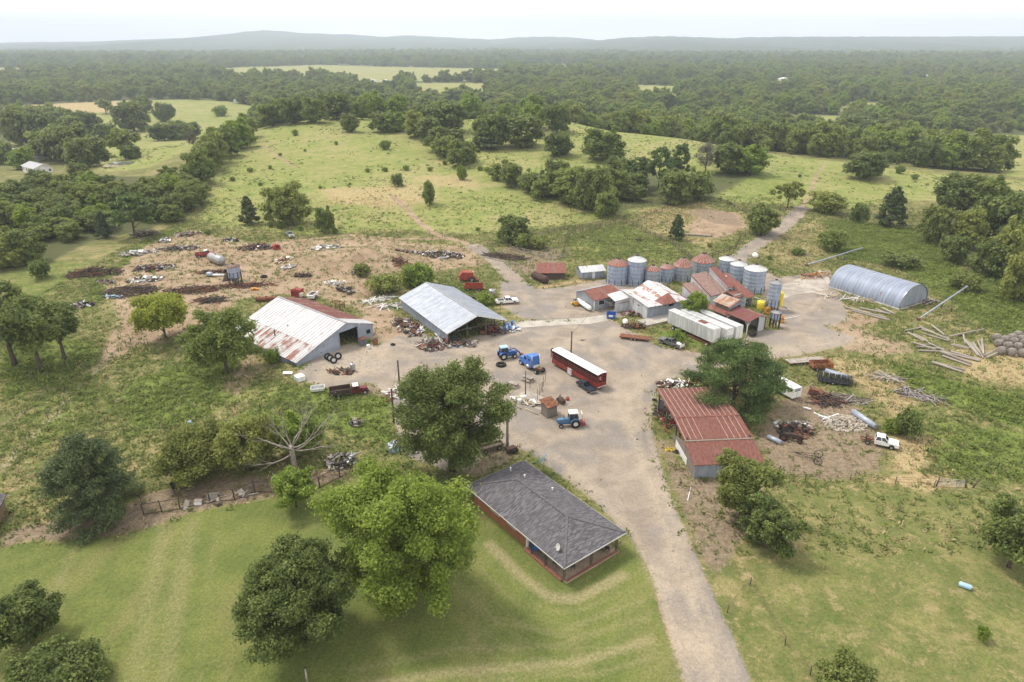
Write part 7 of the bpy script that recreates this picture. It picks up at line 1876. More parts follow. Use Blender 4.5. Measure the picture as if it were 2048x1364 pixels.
# ------------------------------------------------------------------ poles, fences, timber, scrap
def pole(px, vt, label, r=.14, mat=None, lean=0, name='utility_pole', cat='pole', top=None):
    p = G(*px); h = top_z(p, vt); t = thing(name, label, cat, p, 0)
    MB().tube([(0, 0, -.4), (lean * .5, 0, h * .5), (lean, 0, h)], [r * 1.15, r, r * .8], 10).build('shaft', mat or m_pole, t)
    MB().box((lean, 0, h + .03), (r * 1.9, r * 1.9, .06)).build('cap', m_rust_dk, t)
    return t, p, h
_, pa, ha = pole((1141, 735), 664, 'tall dark pole standing beside the red stock trailer')
_, pb, hb = pole((801, 797), 722, 'dark pole beside the white scrap lengths left of the oak')
_, pc, hc = pole((788, 846), 779, 'dark pole in the grass left of the tall oak')
_, pd, hd = pole((1015, 893), 806, 'thick weathered utility pole right of the tall oak', .2, m_grayw)
_, pe, he_ = pole((1051, 792), 743, 'thin dark pole between the picnic tables and booth', .09)
pole((560, 1600) if 0 else (616, 1372), 1336, 'grey post at the bottom frame edge on the lawn', .09, m_grayw, name='post')
pole((1549, 966), 933, 'leaning dark post behind the twin trees by the pasture', .1, lean=.4, name='post')
pole((774, 1180) if 0 else (705, 672), 655, 'short dark pole beside the streaked barn door', .08, name='post')
def wire(a, b, za, zb, sag, label):
    p = Vector((a.x, a.y, a.z + za)); q = Vector((b.x, b.y, b.z + zb)); t = thing('power_line', label, 'wire', (p + q) / 2); o = t.location.copy()
    pts = [p.lerp(q, i / 12) - o - Vector((0, 0, sag * 4 * (i / 12) * (1 - i / 12))) for i in range(13)]
    MB().tube(pts, .022, 5).build('cable', m_iron, t)
wire(pa, G(1205, 612), ha - .2, 3.2, .7, 'thin wire from the tall pole to the grey office')
wire(pb, pc, hb - .2, hc - .2, .3, 'thin wire between the two dark poles left of the oak')
wire(pc, G(160, 905), hc - .2, 3.5, 1.4, 'thin wire crossing the weeds to the left')

def fence(pts, spacing, h, label, mat=None, rails=(), wires=(.4, .8, 1.1), r=.06, jitter=.15, name='wire_fence', group=None, railmat=None, rr=.06):
    W = [G(*p) for p in pts]; t = thing(name, label, 'fence', W[0], 0, group); o = t.location.copy(); P = []; acc = 0
    for a, b in zip(W, W[1:]):
        L = (b - a).length; n = max(1, int(L / spacing))
        for i in range(n): P.append(a.lerp(b, i / n))
    P.append(W[-1])
    for p in P: p.z = Tz(p.x, p.y)
    if len(P) > 95:
        k = len(P) / 95; P = [P[int(i * k)] for i in range(95)]
    tops = []
    m0 = None
    for p in P:
        if m0 is None:
            mb = MB(); mb.tube([(0, 0, -.25), (0, 0, 1)], [r, r * .85], 6); ob = mb.build('post', mat or m_post, t); m0 = ob.data
        else: ob = bpy.data.objects.new('post', m0); link(ob, t)
        ob.location = p - o; ob.scale = (1, 1, h * rnd.uniform(1 - jitter, 1 + jitter)); ob.rotation_euler = (rnd.uniform(-.06, .06), rnd.uniform(-.06, .06), 0)
    if rails:
        for z in rails:
            mb = MB()
            for a, b in zip(P, P[1:]): mb.bar(a - o + Vector((0, 0, z)), b - o + Vector((0, 0, z + rnd.uniform(-.06, .06))), rr, rr * 1.8)
            mb.build('rail', railmat or mat or m_post, t)
    if wires:
        mb = MB()
        for z in wires:
            for a, b in zip(P, P[1:]): mb.bar(a - o + Vector((0, 0, z)), b - o + Vector((0, 0, z)), .018)
        mb.build('wire', m_rust_dk, t)
    return t
fence([(0, 940), (60, 875), (130, 805), (200, 745), (252, 690), (262, 685)], 4, 1.2, 'left wire fence running down beside the mown strip')
fence([(-5, 880), (50, 830), (96, 785), (130, 785), (170, 745), (215, 705), (290, 690)], 4, 1.2, 'second wire fence on the far side of the mown strip')
fence([(0, 830), (45, 828), (96, 786)], 4, 1.1, 'short cross fence at the left edge of the weeds')
fence([(262, 686), (330, 692), (345, 688)], 3, 1.2, 'short fence joining the yellow green tree')
fence([(288, 1030), (360, 1018), (420, 1005), (470, 1000), (510, 985), (548, 985), (620, 985), (640, 975), (680, 955), (705, 945)], 1.9, 1.8, 'chain link dog pen fence along the edge of the lawn', m_pole, (1.65, .1), (.25, .4, .55, .7, .85, 1.0, 1.15, 1.3, 1.45), r=.085, jitter=.06, rr=.05)
fence([(288, 1030), (278, 985), (345, 960), (420, 940)], 2.6, 1.6, 'back fence of the dog pen under the yellow green tree', m_pole, wires=(.4, .8, 1.2, 1.5), r=.055)
fence([(370, 900), (378, 870), (382, 838), (380, 820), (420, 818), (520, 815), (640, 838)], 4, 1.2, 'wire fence across the weeds left of the dead tree')
fence([(1125, 515), (1135, 470), (1180, 462), (1240, 445), (1265, 452), (1310, 475), (1345, 490), (1390, 525)], 2.4, 1.5, 'weathered picket fence around the green paddock', m_post, (.5, 1.0, 1.4), (), .09, rr=.05)
fence([(1060, 478), (1120, 462), (1180, 455), (1205, 448)], 2.4, 1.4, 'old board fence behind the leafy bushes of the pens', m_post, (.5, .9, 1.3), (), .09, rr=.06)
fence([(1020, 500), (1065, 510), (1100, 520), (1130, 515)], 2.2, 1.5, 'weathered board fence behind the log hut', m_grayw, (.4, .8, 1.2), (), .09, rr=.05)
fence([(1390, 525), (1425, 515), (1470, 500), (1480, 480)], 2.4, 1.5, 'dark post fence between the bins and farm road', m_pole, (.7, 1.2), (), .08)
fence([(1265, 452), (1300, 432), (1380, 398), (1440, 402), (1500, 430)], 4, 1.3, 'dark post fence around the upper cattle pen', m_pole, (.6, 1.1), (), .08)
fence([(1480, 480), (1500, 462), (1560, 440), (1600, 425)], 4.5, 1.2, 'wire fence along the near side of the farm road')
fence([(860, 470), (910, 478), (960, 470), (1000, 470)], 3, 1.3, 'dark post fence above the dirt road bend', m_pole)
fence([(640, 455), (760, 466), (860, 470)], 5, 1.2, 'wire fence on the lower edge of the hill field')
fence([(1430, 1270) if 0 else (1455, 1225), (1500, 1170), (1570, 1290), (1620, 1350)], 5, 1.2, 'low wire fence crossing the bottom of the pasture')
fence([(1545, 962), (1610, 963), (1700, 960), (1790, 968), (1868, 972)], 4, 1.1, 'wire fence at the top of the right pasture')
fence([(1710, 775), (1745, 790), (1785, 815), (1800, 835)], 3, 1.2, 'wire fence beside the dark bush near the white truck')
fence([(1060, 775), (1085, 785), (1075, 800), (1090, 765)], 1.6, 2.0, 'rusty rod fence around the concrete pad by the tables', m_rust_dk, wires=(.6,), r=.04)
fence([(1150, 565), (1180, 562), (1208, 558)], 2.2, .9, 'short fence in front of the small grey shed', m_pole)
t = at((425, 1004), 'concrete_slab', 'pale square slab leaning inside the dog pen fence', 'slab', .2); MB().box((0, .4, .5), (1.3, .1, 1.1), rx=-.25).build('panel', m_concrete, t)
t = at((395, 1013), 'white_crate', 'white crate on the ground inside the dog pen', 'crate', .1); MB().box((0, .5, .3), (.9, .6, .5)).build('box', m_white2, t); MB().box((0, .5, .58), (.95, .65, .06)).build('lid', m_grayw, t)
def gate():
    a, b = G(1872, 972), G(1932, 975); t = thing('farm_gate', 'grey barred farm gate between leaning posts in the pasture fence', 'gate', a, math.atan2(b.y - a.y, b.x - a.x)); L = (b - a).length
    g = MB()
    for z in (.2, .4, .6, .85, 1.1): g.box((L / 2, 0, z), (L - .2, .05, .06))
    for x in (.15, L / 3, L * .66, L - .15): g.box((x, 0, .65), (.05, .05, .95))
    g.build('panel', m_rimgrey, t)
    for x, l in ((0, .15), (L, -.3), (L + .8, .5)): MB().tube([(x, 0, -.3), (x + l, 0, 1.5)], .1, 8).build('post', m_post, t)
gate()
# concrete
def slabz(px, name, label, mat, th=.06, z=.03):
    W = [G(*p) for p in px]; mb = MB(); o = W[0].copy(); mb.slab([p - o + Vector((0, 0, z)) for p in W], th + z); ob = mb.build(name, mat, None, o); tag(ob, label, None, None, 'structure')
slabz([(1215, 629), (1222, 640), (1180, 648), (1110, 651), (1035, 656), (1030, 644), (1100, 640), (1165, 636)], 'concrete_path', 'pale concrete path', m_concrete)
slabz([(1556, 573), (1640, 540), (1662, 560), (1656, 580), (1590, 590), (1558, 600)][::-1], 'concrete_apron', 'pale concrete apron', m_slab)
slabz([(1036, 790), (1052, 780), (1078, 790), (1105, 808), (1086, 822), (1060, 812), (1040, 805)][::-1], 'concrete_pad', 'cracked pad', m_slab)
def pond():
    p = G(244, 330); mb = MB(); n = 28; V = [(6.2 * math.cos(6.283 * i / n) * (1 + .08 * math.sin(3 * i)), 4.6 * math.sin(6.283 * i / n) * (1 + .06 * math.cos(2 * i)), .12) for i in range(n)]
    mb.add(V, [tuple(range(n))]); m = NT('pond_water'); m.bsdf((.16, .18, .16), .05, 0, 1.0); o = mb.build('pond_water', m.mat, None, p + Vector((0, 0, .75))); tag(o, kind='structure')
    b = MB(); b.add([(a * 1.35, c * 1.35, -.75) for a, c, _ in V] + [(a, c, .2) for a, c, _ in V], [(i, (i + 1) % n, n + (i + 1) % n, n + i) for i in range(n)]); o = b.build('pond_bank', m_cream if 0 else M_plain('bank_clay', (.30, .26, .17), .9, 0, .3, .6), None, p + Vector((0, 0, .6))); tag(o, kind='structure')
pond()
# timber poles
def logs():
    m0 = MB().tube([(-.5, 0, 0), (.5, 0, 0)], [1, .85], 10).build('log_shape', m_grayw); me = m0.data; bpy.data.objects.remove(m0)
    L = [((1809, 664), (1845, 657)), ((1838, 656), (1900, 682)), ((1842, 660), (1898, 678)), ((1846, 668), (1896, 684)), ((1863, 655), (1888, 674)), ((1815, 668), (1848, 684)), ((1826, 670), (1856, 686)), ((1898, 676), (1966, 663)), ((1926, 672), (1930, 690)), ((1825, 690), (1870, 703)), ((1832, 696), (1888, 700)),
         ((1856, 688), (1888, 704)), ((1836, 703), (1892, 705)), ((1840, 692), (1862, 690)), ((1880, 708), (1942, 730)), ((1888, 706), (1958, 724)), ((1900, 706), (1960, 722)), ((1884, 714), (1940, 734)), ((1930, 684), (1956, 714)), ((1936, 686), (1960, 716)), ((1942, 688), (1962, 712)), ((1946, 686), (1966, 718)), ((1955, 684), (1968, 714)), ((1962, 682), (1966, 712)),
         ((1968, 714), (1990, 704)), ((1972, 718), (1996, 708)), ((1900, 692), (1936, 700)), ((1906, 690), (1940, 698)), ((1864, 728), (1924, 746)), ((1870, 726), (1930, 742)), ((1690, 616), (1772, 638)), ((1702, 622), (1776, 642)), ((1720, 618), (1780, 630)), ((1752, 620), (1778, 630)), ((1764, 618), (1790, 630)), ((1846, 607), (1866, 601)), ((1850, 611), (1870, 604))]
    lab = {0: 'weathered grey timber pole in the scattered heap by the hay bales', 1: 'weathered pole lying alone below the scattered timber heap', 2: 'timber beam lying on the ground in front of the arched hut', 3: 'short log lying at the right end of the arched hut'}
    for i, (a, b) in enumerate(L):
        p, q = G(*a), G(*b); d = q - p; r = rnd.uniform(.14, .24) * (1.4 if i == 28 else 1); k = 0 if i < 28 else (1 if i < 30 else (2 if i < 35 else 3))
        o = bpy.data.objects.new('timber_pole', me); link(o); o.location = (p + q) / 2 + Vector((0, 0, r + rnd.uniform(0, .3 if i < 28 else .02))); o.rotation_euler = (rnd.uniform(0, 6), rnd.uniform(-.03, .03), math.atan2(d.y, d.x)); o.scale = (d.length, r, r)
        tag(o, lab[k], 'timber pole', ('timber poles by the hay bales', 'poles below the timber heap', 'beams in front of the arched hut', 'logs at the end of the arched hut')[k])
logs()
def bales():
    mb = MB(); mb.lathe([(.05, -.6), (.55, -.6), (.72, -.5), (.78, -.2), (.78, .2), (.72, .5), (.55, .6), (.05, .6)], 20, axis='x'); m0 = mb.build('hay_bale', m_bale); me = m0.data; bpy.data.objects.remove(m0)
    for r_, row in enumerate([[(2000, 708), (2021, 711), (2043, 713), (2064, 714)], [(1996, 693), (2014, 698), (2034, 700), (2056, 703)], [(2008, 686), (2026, 690), (2048, 693)], [(2022, 682), (2040, 685), (2060, 688)], [(1992, 682), (2034, 676), (2052, 680)]]):
        for px in row:
            p = G(*px); o = bpy.data.objects.new('hay_bale', me); link(o); o.location = p + Vector((0, 0, .78)); o.rotation_euler = (rnd.uniform(0, 6), 0, rnd.uniform(.2, .5)); o.scale = [1.0 * rnd.uniform(.93, 1.07)] * 3; tag(o, 'weathered grey brown round hay bale in the cluster at the right edge', 'hay bale', 'round hay bales at the right edge')
bales()
for a, b, r, lb, m in [((1705, 830), (1750, 860), .55, 'pale tapering pipe lying behind the white cab truck', m_galv), ((1765, 770) if 0 else (1665, 785), (1700, 812), .12, 'grey plank beam among the weeds by the fence', m_grayw), ((1606, 817), (1622, 821), .2, 'short white pipe on the bare ground', m_white2), ((1375, 1002), (1382, 975), .06, 'thin white hose lying in the litter by the drive', m_white2), ((1325, 845), (1338, 870), .12, 'red steel beam lying beside the red barn', m_red), ((1370, 470), (1425, 474), .3, 'long feed trough in the brown cattle pen', m_grayw), ((1086, 816) if 0 else (1050, 818), (1076, 830), .1, 'raw plank lying in front of the concrete pad', m_plank), ((1032, 812), (1042, 818), .1, 'short plank by the white barrels', m_grayw), ((1000, 535) if 0 else (972, 515), (1032, 530), .14, 'grey fallen log by the dirt road', m_grayw), ((1275, 640) if 0 else (1218, 640), (1240, 650), .1, 'pale plank by the blue dumpster', m_plank), ((835, 672) if 0 else (870, 668), (893, 692), .14, 'long pale board on the rubble beside the grey shed', m_white), ((1560, 640), (1602, 632), .08, 'thin white pipe beside the small hopper bin', m_white2), ((1570, 614), (1582, 620), .08, 'thin white post by the yellow tank', m_white2)]:
    p, q = G(*a), G(*b); mb = MB(); c = (p + q) / 2; mb.tube([p - c + Vector((0, 0, r)), q - c + Vector((0, 0, r))], [r, r * .8], 10); o = mb.build('fallen_pole' if r < .3 else 'steel_pipe', m, None, c); tag(o, lb, 'pole' if r < .3 else 'pipe')
t = at((1262, 481) if 0 else (1277, 482), 'wooden_trough', 'small wooden box trough in the green paddock', 'trough', .3); b = MB(); b.box((0, 0, .25), (1.8, .8, .08))
for s in (-1, 1): b.box((0, s * .4, .4), (1.8, .06, .4)).box((s * .9, 0, .4), (.06, .8, .4))
b.build('box', m_post, t); 
for s in (-1, 1): MB().box((s * .7, 0, .1), (.1, .7, .25)).build('leg', m_post, t)
t = at((1197, 484), 'stump', 'small grey stump on a bare patch in the green paddock', 'stump', 0); MB().tube([(0, 0, -.1), (0, 0, .5), (.1, 0, 1.1)], [.35, .25, .15], 9).build('trunk', m_post, t)

# scrap heaps
def scrap(px, size, label, mats, n=160, h=.9, kind='mix', seed=0, rz=None, bark=False):
    g = random.Random(seed); p = G(*px); rx, ry = size; mb = MB(); a0 = rz if rz is not None else 0; ca, sa = math.cos(a0), math.sin(a0)
    def pt():
        a = g.uniform(0, 6.283); q = math.sqrt(g.random()); x, y = rx * q * math.cos(a), ry * q * math.sin(a); x, y = x * ca - y * sa, x * sa + y * ca
        return x, y, h * (1 - q * q) * g.random() + Tz(p.x + x, p.y + y) - p.z, q
    for i in range(n):
        x, y, z, q = pt(); m = g.randrange(len(mats)); w = g.random()
        if kind == 'brush': s, t_ = 1.0 + g.random(), g.uniform(0, 3.14); mb.bar((x - s * math.cos(t_), y - s * math.sin(t_), z + g.uniform(-.05, .4)), (x + s * math.cos(t_), y + s * math.sin(t_), z + g.uniform(-.1, .5)), g.uniform(.05, .16), None, m)
        elif kind == 'rock': k = g.uniform(.12, .4); mb.box((x, y, z + k * .2), (k * 1.3, k, k * .7), g.uniform(0, 3), m, g.uniform(-.4, .4), g.uniform(-.4, .4), g.uniform(.6, .9))
        elif w < .4: s, t_ = g.uniform(.4, 1.5), g.uniform(0, 3.14); mb.bar((x, y, z + .08), (x + s * math.cos(t_), y + s * math.sin(t_), z + g.uniform(0, .5)), g.uniform(.05, .14), None, m)
        elif w < .7: mb.box((x, y, z + .15), (g.uniform(.2, 1.1), g.uniform(.2, .8), g.uniform(.05, .4)), g.uniform(0, 3), m, g.uniform(-.5, .5), g.uniform(-.5, .5))
        elif w < .82: s = g.uniform(.3, .9); mb.cyl((x, y, z + .15), (x + s, y + g.uniform(-.4, .4), z + .2), g.uniform(.08, .28), None, 8, m)
        elif w < .9: mb.torus((x, y, z + .2), g.uniform(.2, .4), .07, (g.uniform(-1, 1), g.uniform(-1, 1), 1), 12, 5, m)
        else: mb.box((x, y, z + .25), (g.uniform(.6, 1.6), g.uniform(.4, 1.0), .03), g.uniform(0, 3), m, g.uniform(-.9, .9), g.uniform(-.5, .5))
    o = mb.build('scrap_heap' if kind != 'rock' else 'rock_heap', mats, None, p); tag(o, label, {'rock': 'rock heap', 'brush': 'brush heap'}.get(kind, 'scrap heap'), 'scrap and brush heaps', None)
    return o
DK = [m_rust_dk, m_iron, m_rust, m_pole, m_rust_dk]; MX = [m_rust_dk, m_grayw, m_rust, m_iron, m_concrete, m_post, m_silver, m_rust_dk]; WH = [m_white, m_silver, m_concrete, m_grayw]; BR = [m_pole, m_post, m_rust_dk, m_bark]
for a in [((188, 548), (6.5, 3.0), 'long dark scrap heap at the far left of the scrap yard', DK, 170, 1.5, 'brush', 1, .2), ((262, 585), (6.0, 3.2), 'dark tangled brush heap above the yellow green tree', BR, 190, 1.5, 'brush', 2, .15), ((385, 582), (6.5, 2.2), 'long low heap of rusty bars in the middle of the scrap yard', [m_rust_dk, m_rust, m_post], 160, 1.0, 'brush', 3, .15),
          ((308, 537), (5.0, 3.0), 'dark scrap heap with white bits left of the hopper bin', MX + DK, 150, 1.0, 'mix', 4, .4), ((290, 560), (4.2, 2.5), 'flat litter of grey rubble below the dark scrap heap', [m_concrete, m_grayw, m_iron, m_white], 130, .4, 'mix', 5, .4), ((355, 498), (6.5, 2.5), 'scattered white and red rubble near the tree in the corner', MX, 150, .5, 'mix', 6, .2), ((375, 470), (4.0, 2.4), 'red brown litter heap at the top of the scrap yard', [m_rust, m_concrete, m_rust_dk, m_grayw], 120, .8, 'mix', 7, .2),
          ((263, 510), (3.0, 1.5), 'white and grey junk beside the far heap', WH + [m_iron], 70, .8, 'mix', 8, .1), ((285, 505), (3.5, 1.0), 'pale sheets lying in the left part of the scrap yard', WH, 50, .4, 'mix', 9, 0), ((292, 470), (4.0, 2.2), 'grey brushy heap under the flat topped tree', BR + [m_silver], 100, 1.6, 'brush', 10, .1), ((330, 485), (1.8, 1.4), 'pale appliance heap near the top of the scrap yard', [m_silver, m_white, m_iron], 40, 1.3, 'mix', 11, 0),
          ((210, 565), (2.4, 1.2), 'small weedy heap of junk on the bare slope', MX, 50, .6, 'mix', 12, 0), ((168, 612), (2.5, 1.6), 'grey wire heap at the lower left of the dirt', [m_silver, m_iron, m_rust_dk], 60, 1.1, 'mix', 13, 0), ((225, 595), (2.0, 1.0), 'dark sheets with a blue tarp at the lower scrap yard', [m_iron, m_skyblue, m_white], 40, .5, 'mix', 14, 0), ((420, 602), (3.4, 1.4), 'small pile of dark bars above the loose green tree', DK, 70, .6, 'brush', 15, 0),
          ((512, 497), (5.0, 2.4), 'dark scrap heap beside the red cab shell', DK + [m_silver], 140, 1.2, 'mix', 16, .1), ((462, 482), (2.5, 1.2), 'dark junk with a white tank near the old truck', [m_rust_dk, m_iron, m_white], 60, .9, 'mix', 17, 0), ((440, 545), (6.0, 1.4), 'low line of dark machine parts left of the hopper bin', DK, 110, .6, 'mix', 18, .1), ((495, 572), (6.5, 1.0), 'long rusty lattice of bars below the hopper bin', [m_rust_dk, m_rust], 110, .6, 'brush', 19, .12),
          ((568, 522), (2.8, 2.4), 'tan and rust heap of bent sheets on the mound side', [m_plank, m_rust, m_cream, m_rust_dk], 70, 1.0, 'mix', 20, .6), ((577, 535), (2.0, 1.0), 'white scraps on the slope of the mound', WH, 36, .4, 'mix', 21, 0), ((652, 497), (4.5, 2.6), 'heap of white plastic sheeting on top of the mound', WH, 90, .9, 'mix', 22, 0), ((670, 567), (2.8, 1.2), 'white boards dumped on the lower mound', WH, 44, .5, 'mix', 23, .2), ((690, 580), (1.4, 4.0), 'line of dark wire below the white boards', [m_iron, m_rust_dk, m_grayw], 70, .5, 'mix', 24, .6),
          ((605, 553), (2.4, 1.0), 'low dark scrap at the foot of the mound', DK, 50, .6, 'mix', 25, 0), ((722, 545), (2.0, 2.2), 'branches and boards tipped over the mound edge', [m_grayw, m_post, m_iron], 50, .8, 'mix', 26, 0), ((805, 530), (1.6, 4.2), 'rusty lattice panel lying near the shed', [m_rust_dk, m_rust], 70, .4, 'brush', 27, .6), ((885, 512), (6.5, 2.8), 'broad grey and brown brush heap by the dirt road', BR + [m_silver, m_rust_dk, m_white], 210, 1.2, 'mix', 28, -.25),
          ((815, 505), (5.0, 1.6), 'low scatter of pale rubble above the grey shed', MX, 80, .3, 'mix', 29, 0), ((790, 612), (5.5, 1.4), 'pale boards strewn left of the grey shed', [m_white, m_grayw, m_white2, m_plank], 60, .4, 'brush', 30, .3), ((760, 600), (4.0, 1.2), 'white planks scattered on the dirt track', [m_white2, m_white, m_grayw], 36, .3, 'brush', 31, .5), ((815, 655), (2.6, 5.5), 'rubble and junk strip along the grey shed wall', MX + [m_rust, m_white], 190, .8, 'mix', 32, .55), ((870, 690), (3.6, 3.0), 'mixed junk heap at the front corner of the grey shed', MX + [m_red, m_white], 150, .9, 'mix', 33, .5),
          ((925, 690), (3.2, 1.4), 'low junk in front of the open shed', MX + [m_blue], 80, .5, 'mix', 34, 0), ((985, 665), (2.6, 2.2), 'tangled machine parts at the right shed corner', [m_iron, m_rust, m_maroon, m_silver], 90, 1.4, 'mix', 35, 0), ((1015, 660), (2.6, 1.2), 'blue and white junk by the blue drums', [m_skyblue, m_white, m_blue], 50, .6, 'mix', 36, 0), ((935, 605), (2.4, 2.6), 'rusty machine parts between the wagon and barrel', DK, 70, .7, 'mix', 37, 0), ((1010, 515), (6.0, 2.0), 'brown dry brush heap by the old pens', BR, 120, 1.0, 'brush', 38, -.4),
          ((1268, 630), (2.8, 1.6), 'red and grey scrap beside the mixer drum', [m_rust, m_grayw, m_red, m_iron], 70, .5, 'mix', 39, 0), ((1270, 655), (2.4, 1.2), 'dark metal frames below the loading dock', DK + [m_orange], 60, .8, 'mix', 40, 0), ((1455, 697), (3.5, 1.2), 'scatter of white and grey parts behind the trailers', MX, 70, .5, 'mix', 41, .3), ((1478, 690), (1.6, 1.0), 'small junk by the trailer doors', MX + [m_yellow], 36, .6, 'mix', 42, 0), ((1352, 770), (3.6, 1.4), 'white stones and rusty parts behind the red barn', [m_white, m_rust, m_rust_dk], 90, .6, 'mix', 43, 0), ((1340, 830), (2.2, 4.2), 'pile of pipes and boards along the red barn side', [m_grayw, m_rust, m_iron, m_red], 120, .8, 'mix', 44, .2),
          ((1585, 850), (3.2, 1.4), 'pale rubble on the ground right of the pine', [m_stone, m_white, m_grayw], 80, .4, 'rock', 45, 0), ((1690, 848), (3.4, 2.6), 'heap of pale creek stones by the white cab truck', [m_stone], 420, .8, 'rock', 46, 0), ((1590, 865), (2.6, 2.0), 'dark machine parts behind the derelict tractor', DK, 90, .9, 'mix', 47, 0), ((1650, 800), (2.6, 2.0), 'bundle of bent rusty rods by the box implement', DK, 80, .5, 'brush', 48, 0), ((1695, 800), (3.0, .8), 'grey boards and rods by the wire fence', [m_grayw, m_post], 50, .4, 'brush', 49, -.5), ((1840, 792), (3.2, 1.8), 'stack of weathered boards in the dry grass', [m_grayw, m_post, m_silver], 80, .4, 'brush', 50, -.5),
          ((1775, 757), (2.2, 1.0), 'pale pallet boards in the dry grass', [m_grayw, m_stone], 40, .2, 'brush', 51, -.2), ((1665, 842), (1.4, .8), 'white slats lying on the brown ground', [m_white2, m_grayw], 24, .2, 'brush', 52, -.5), ((800, 788), (2.2, 1.4), 'white lengths and red frame by the dark poles', [m_white2, m_white, m_rust], 44, .8, 'brush', 53, .4), ((680, 745), (2.6, 1.2), 'rusty beams lying on the barn apron', DK, 40, .4, 'mix', 54, 0), ((730, 905) if 0 else (710, 848), (.8, .8), 'small dark weedy junk in the grass field', [m_iron, m_grayw], 24, .9, 'mix', 55, 0),
          ((430, 1000), (4.5, 1.2), 'pale boards and litter along the dog pen', [m_grayw, m_concrete, m_post], 26, .15, 'mix', 56, .15), ((680, 925), (2.2, 2.0), 'grey wire cage heap beside the dead tree', [m_silver, m_grayw, m_iron], 90, 1.2, 'mix', 57, 0), ((1050, 805), (3.0, 1.0), 'planks and bits around the concrete pad', [m_plank, m_grayw, m_white], 40, .3, 'mix', 58, -.5), ((1095, 840) if 0 else (1165, 680), (.6, .5), 'small stones by the tall dark pole', [m_stone], 20, .2, 'rock', 59, 0), ((1628, 552), (5.0, 1.6), 'orange frames and boards behind the concrete apron', [m_orange, m_plank, m_rust, m_grayw], 60, .7, 'brush', 60, .4), ((1690, 597), (6.0, 1.2), 'boards laid along the front of the arched hut', [m_plank, m_grayw, m_white], 60, .3, 'brush', 61, -.4), ((1855, 605), (2.0, .8), 'dark posts at the end of the arched hut', [m_pole, m_grayw], 24, .4, 'brush', 62, .3)]:
    scrap(*a)
t = at((553, 498), 'red_cab_shell', 'bright red cab shell lying at the end of the dark heap', 'cab shell', .6); MB().prism([(-1, .1), (1, .1), (.9, 1.2), (-.5, 1.5), (-1, 1)], -.8, .8).build('shell', m_brightred, t); MB().box((.2, -.82, .85), (.9, .03, .5)).build('window', m_dark, t)
t = at((458, 560), 'plow_blade', 'rusty angled plow plate leaning beside the hopper bin', 'plow', .4); MB().slab([(-1.6, -.8, 0), (1.2, -.8, 0), (.6, .6, 1.9), (-.8, .6, 1.4)], .1).build('blade', m_rust_dk, t); MB().bar((-.2, .5, 1.4), (.2, 1.4, .1), .12).build('brace', m_rust, t)
t = at((430, 553), 'white_pipe', 'white pipe with a grey end lying left of the hopper bin', 'pipe', .05); MB().tube([(-1, 0, .4), (2.4, 0, .4)], .3, 12).build('pipe', m_white2, t); MB().capsule((-1.6, .1, .6), (-.9, .1, .6), .6).build('end_tank', m_galv, t)
t = at((510, 580), 'yellow_part', 'small orange yellow machine part on the bare ground', 'machine part', .1); MB().prism([(-.9, 0), (.9, .1), (.9, .3), (0, .55), (-.8, .5)], -.4, .4).build('body', m_orange, t); MB().torus((0, -.45, .3), .2, .05, (0, 1, 0)).build('ring', m_iron, t)
# small stones and litter over the bare ground (uncountable)
def litter():
    x, y, g = scatter(lambda x, y: .012 + .06 * MK('dirt', x, y) + .05 * MK('litter', x, y) + .02 * MK('gravel', x, y) - .2 * MK('lawn', x, y) - .1 * MK('field', x, y), 60000, -100, 120, 60, 200, 77)
    n = len(x); z = T(x, y); s = .05 + .16 * g.rand(n) ** 3; a = g.rand(n) * 6.28; V = []
    c, sn = np.cos(a) * s, np.sin(a) * s
    B = [np.stack([x + c, y + sn, z], 1), np.stack([x - sn, y + c, z], 1), np.stack([x - c, y - sn, z], 1), np.stack([x + sn, y - c, z], 1)]
    Tt = [np.stack([b[:, 0] * .75 + x * .25, b[:, 1] * .75 + y * .25, z + s * .7], 1) for b in B]
    V = np.stack(B + Tt, 1).reshape(-1, 3); i0 = np.arange(n)[:, None] * 8
    q = np.concatenate([i0 + np.array(f) for f in ((4, 5, 6, 7), (0, 1, 5, 4), (1, 2, 6, 5), (2, 3, 7, 6), (3, 0, 4, 7))])
    m = NT('loose_stone'); t = m.attr('tone').outputs['Fac']; cc = m.mix(t, (.10, .075, .06), (.5, .45, .4)); m.bsdf(cc, .9, 0, .2)
    o = bpy.data.objects.new('loose_stones', fast_mesh('loose_stones', V, q, m.mat, {'tone': np.repeat(g.rand(n) ** 1.5, 8)})); link(o); tag(o, 'loose stones and litter over the bare ground', 'stones', None, 'stuff'); print('litter', n)
litter()
HAZE = 1.5e-4
SUN_EL, SUN_AZ, SUN_E = R(58), R(-62), 2.7
CLOUD_LO, CLOUD_HI, EXPO, SKY_H = (9.3, 9.1, 8.8, 1), (12.6, 12.3, 11.8, 1), 0.4, 1.5
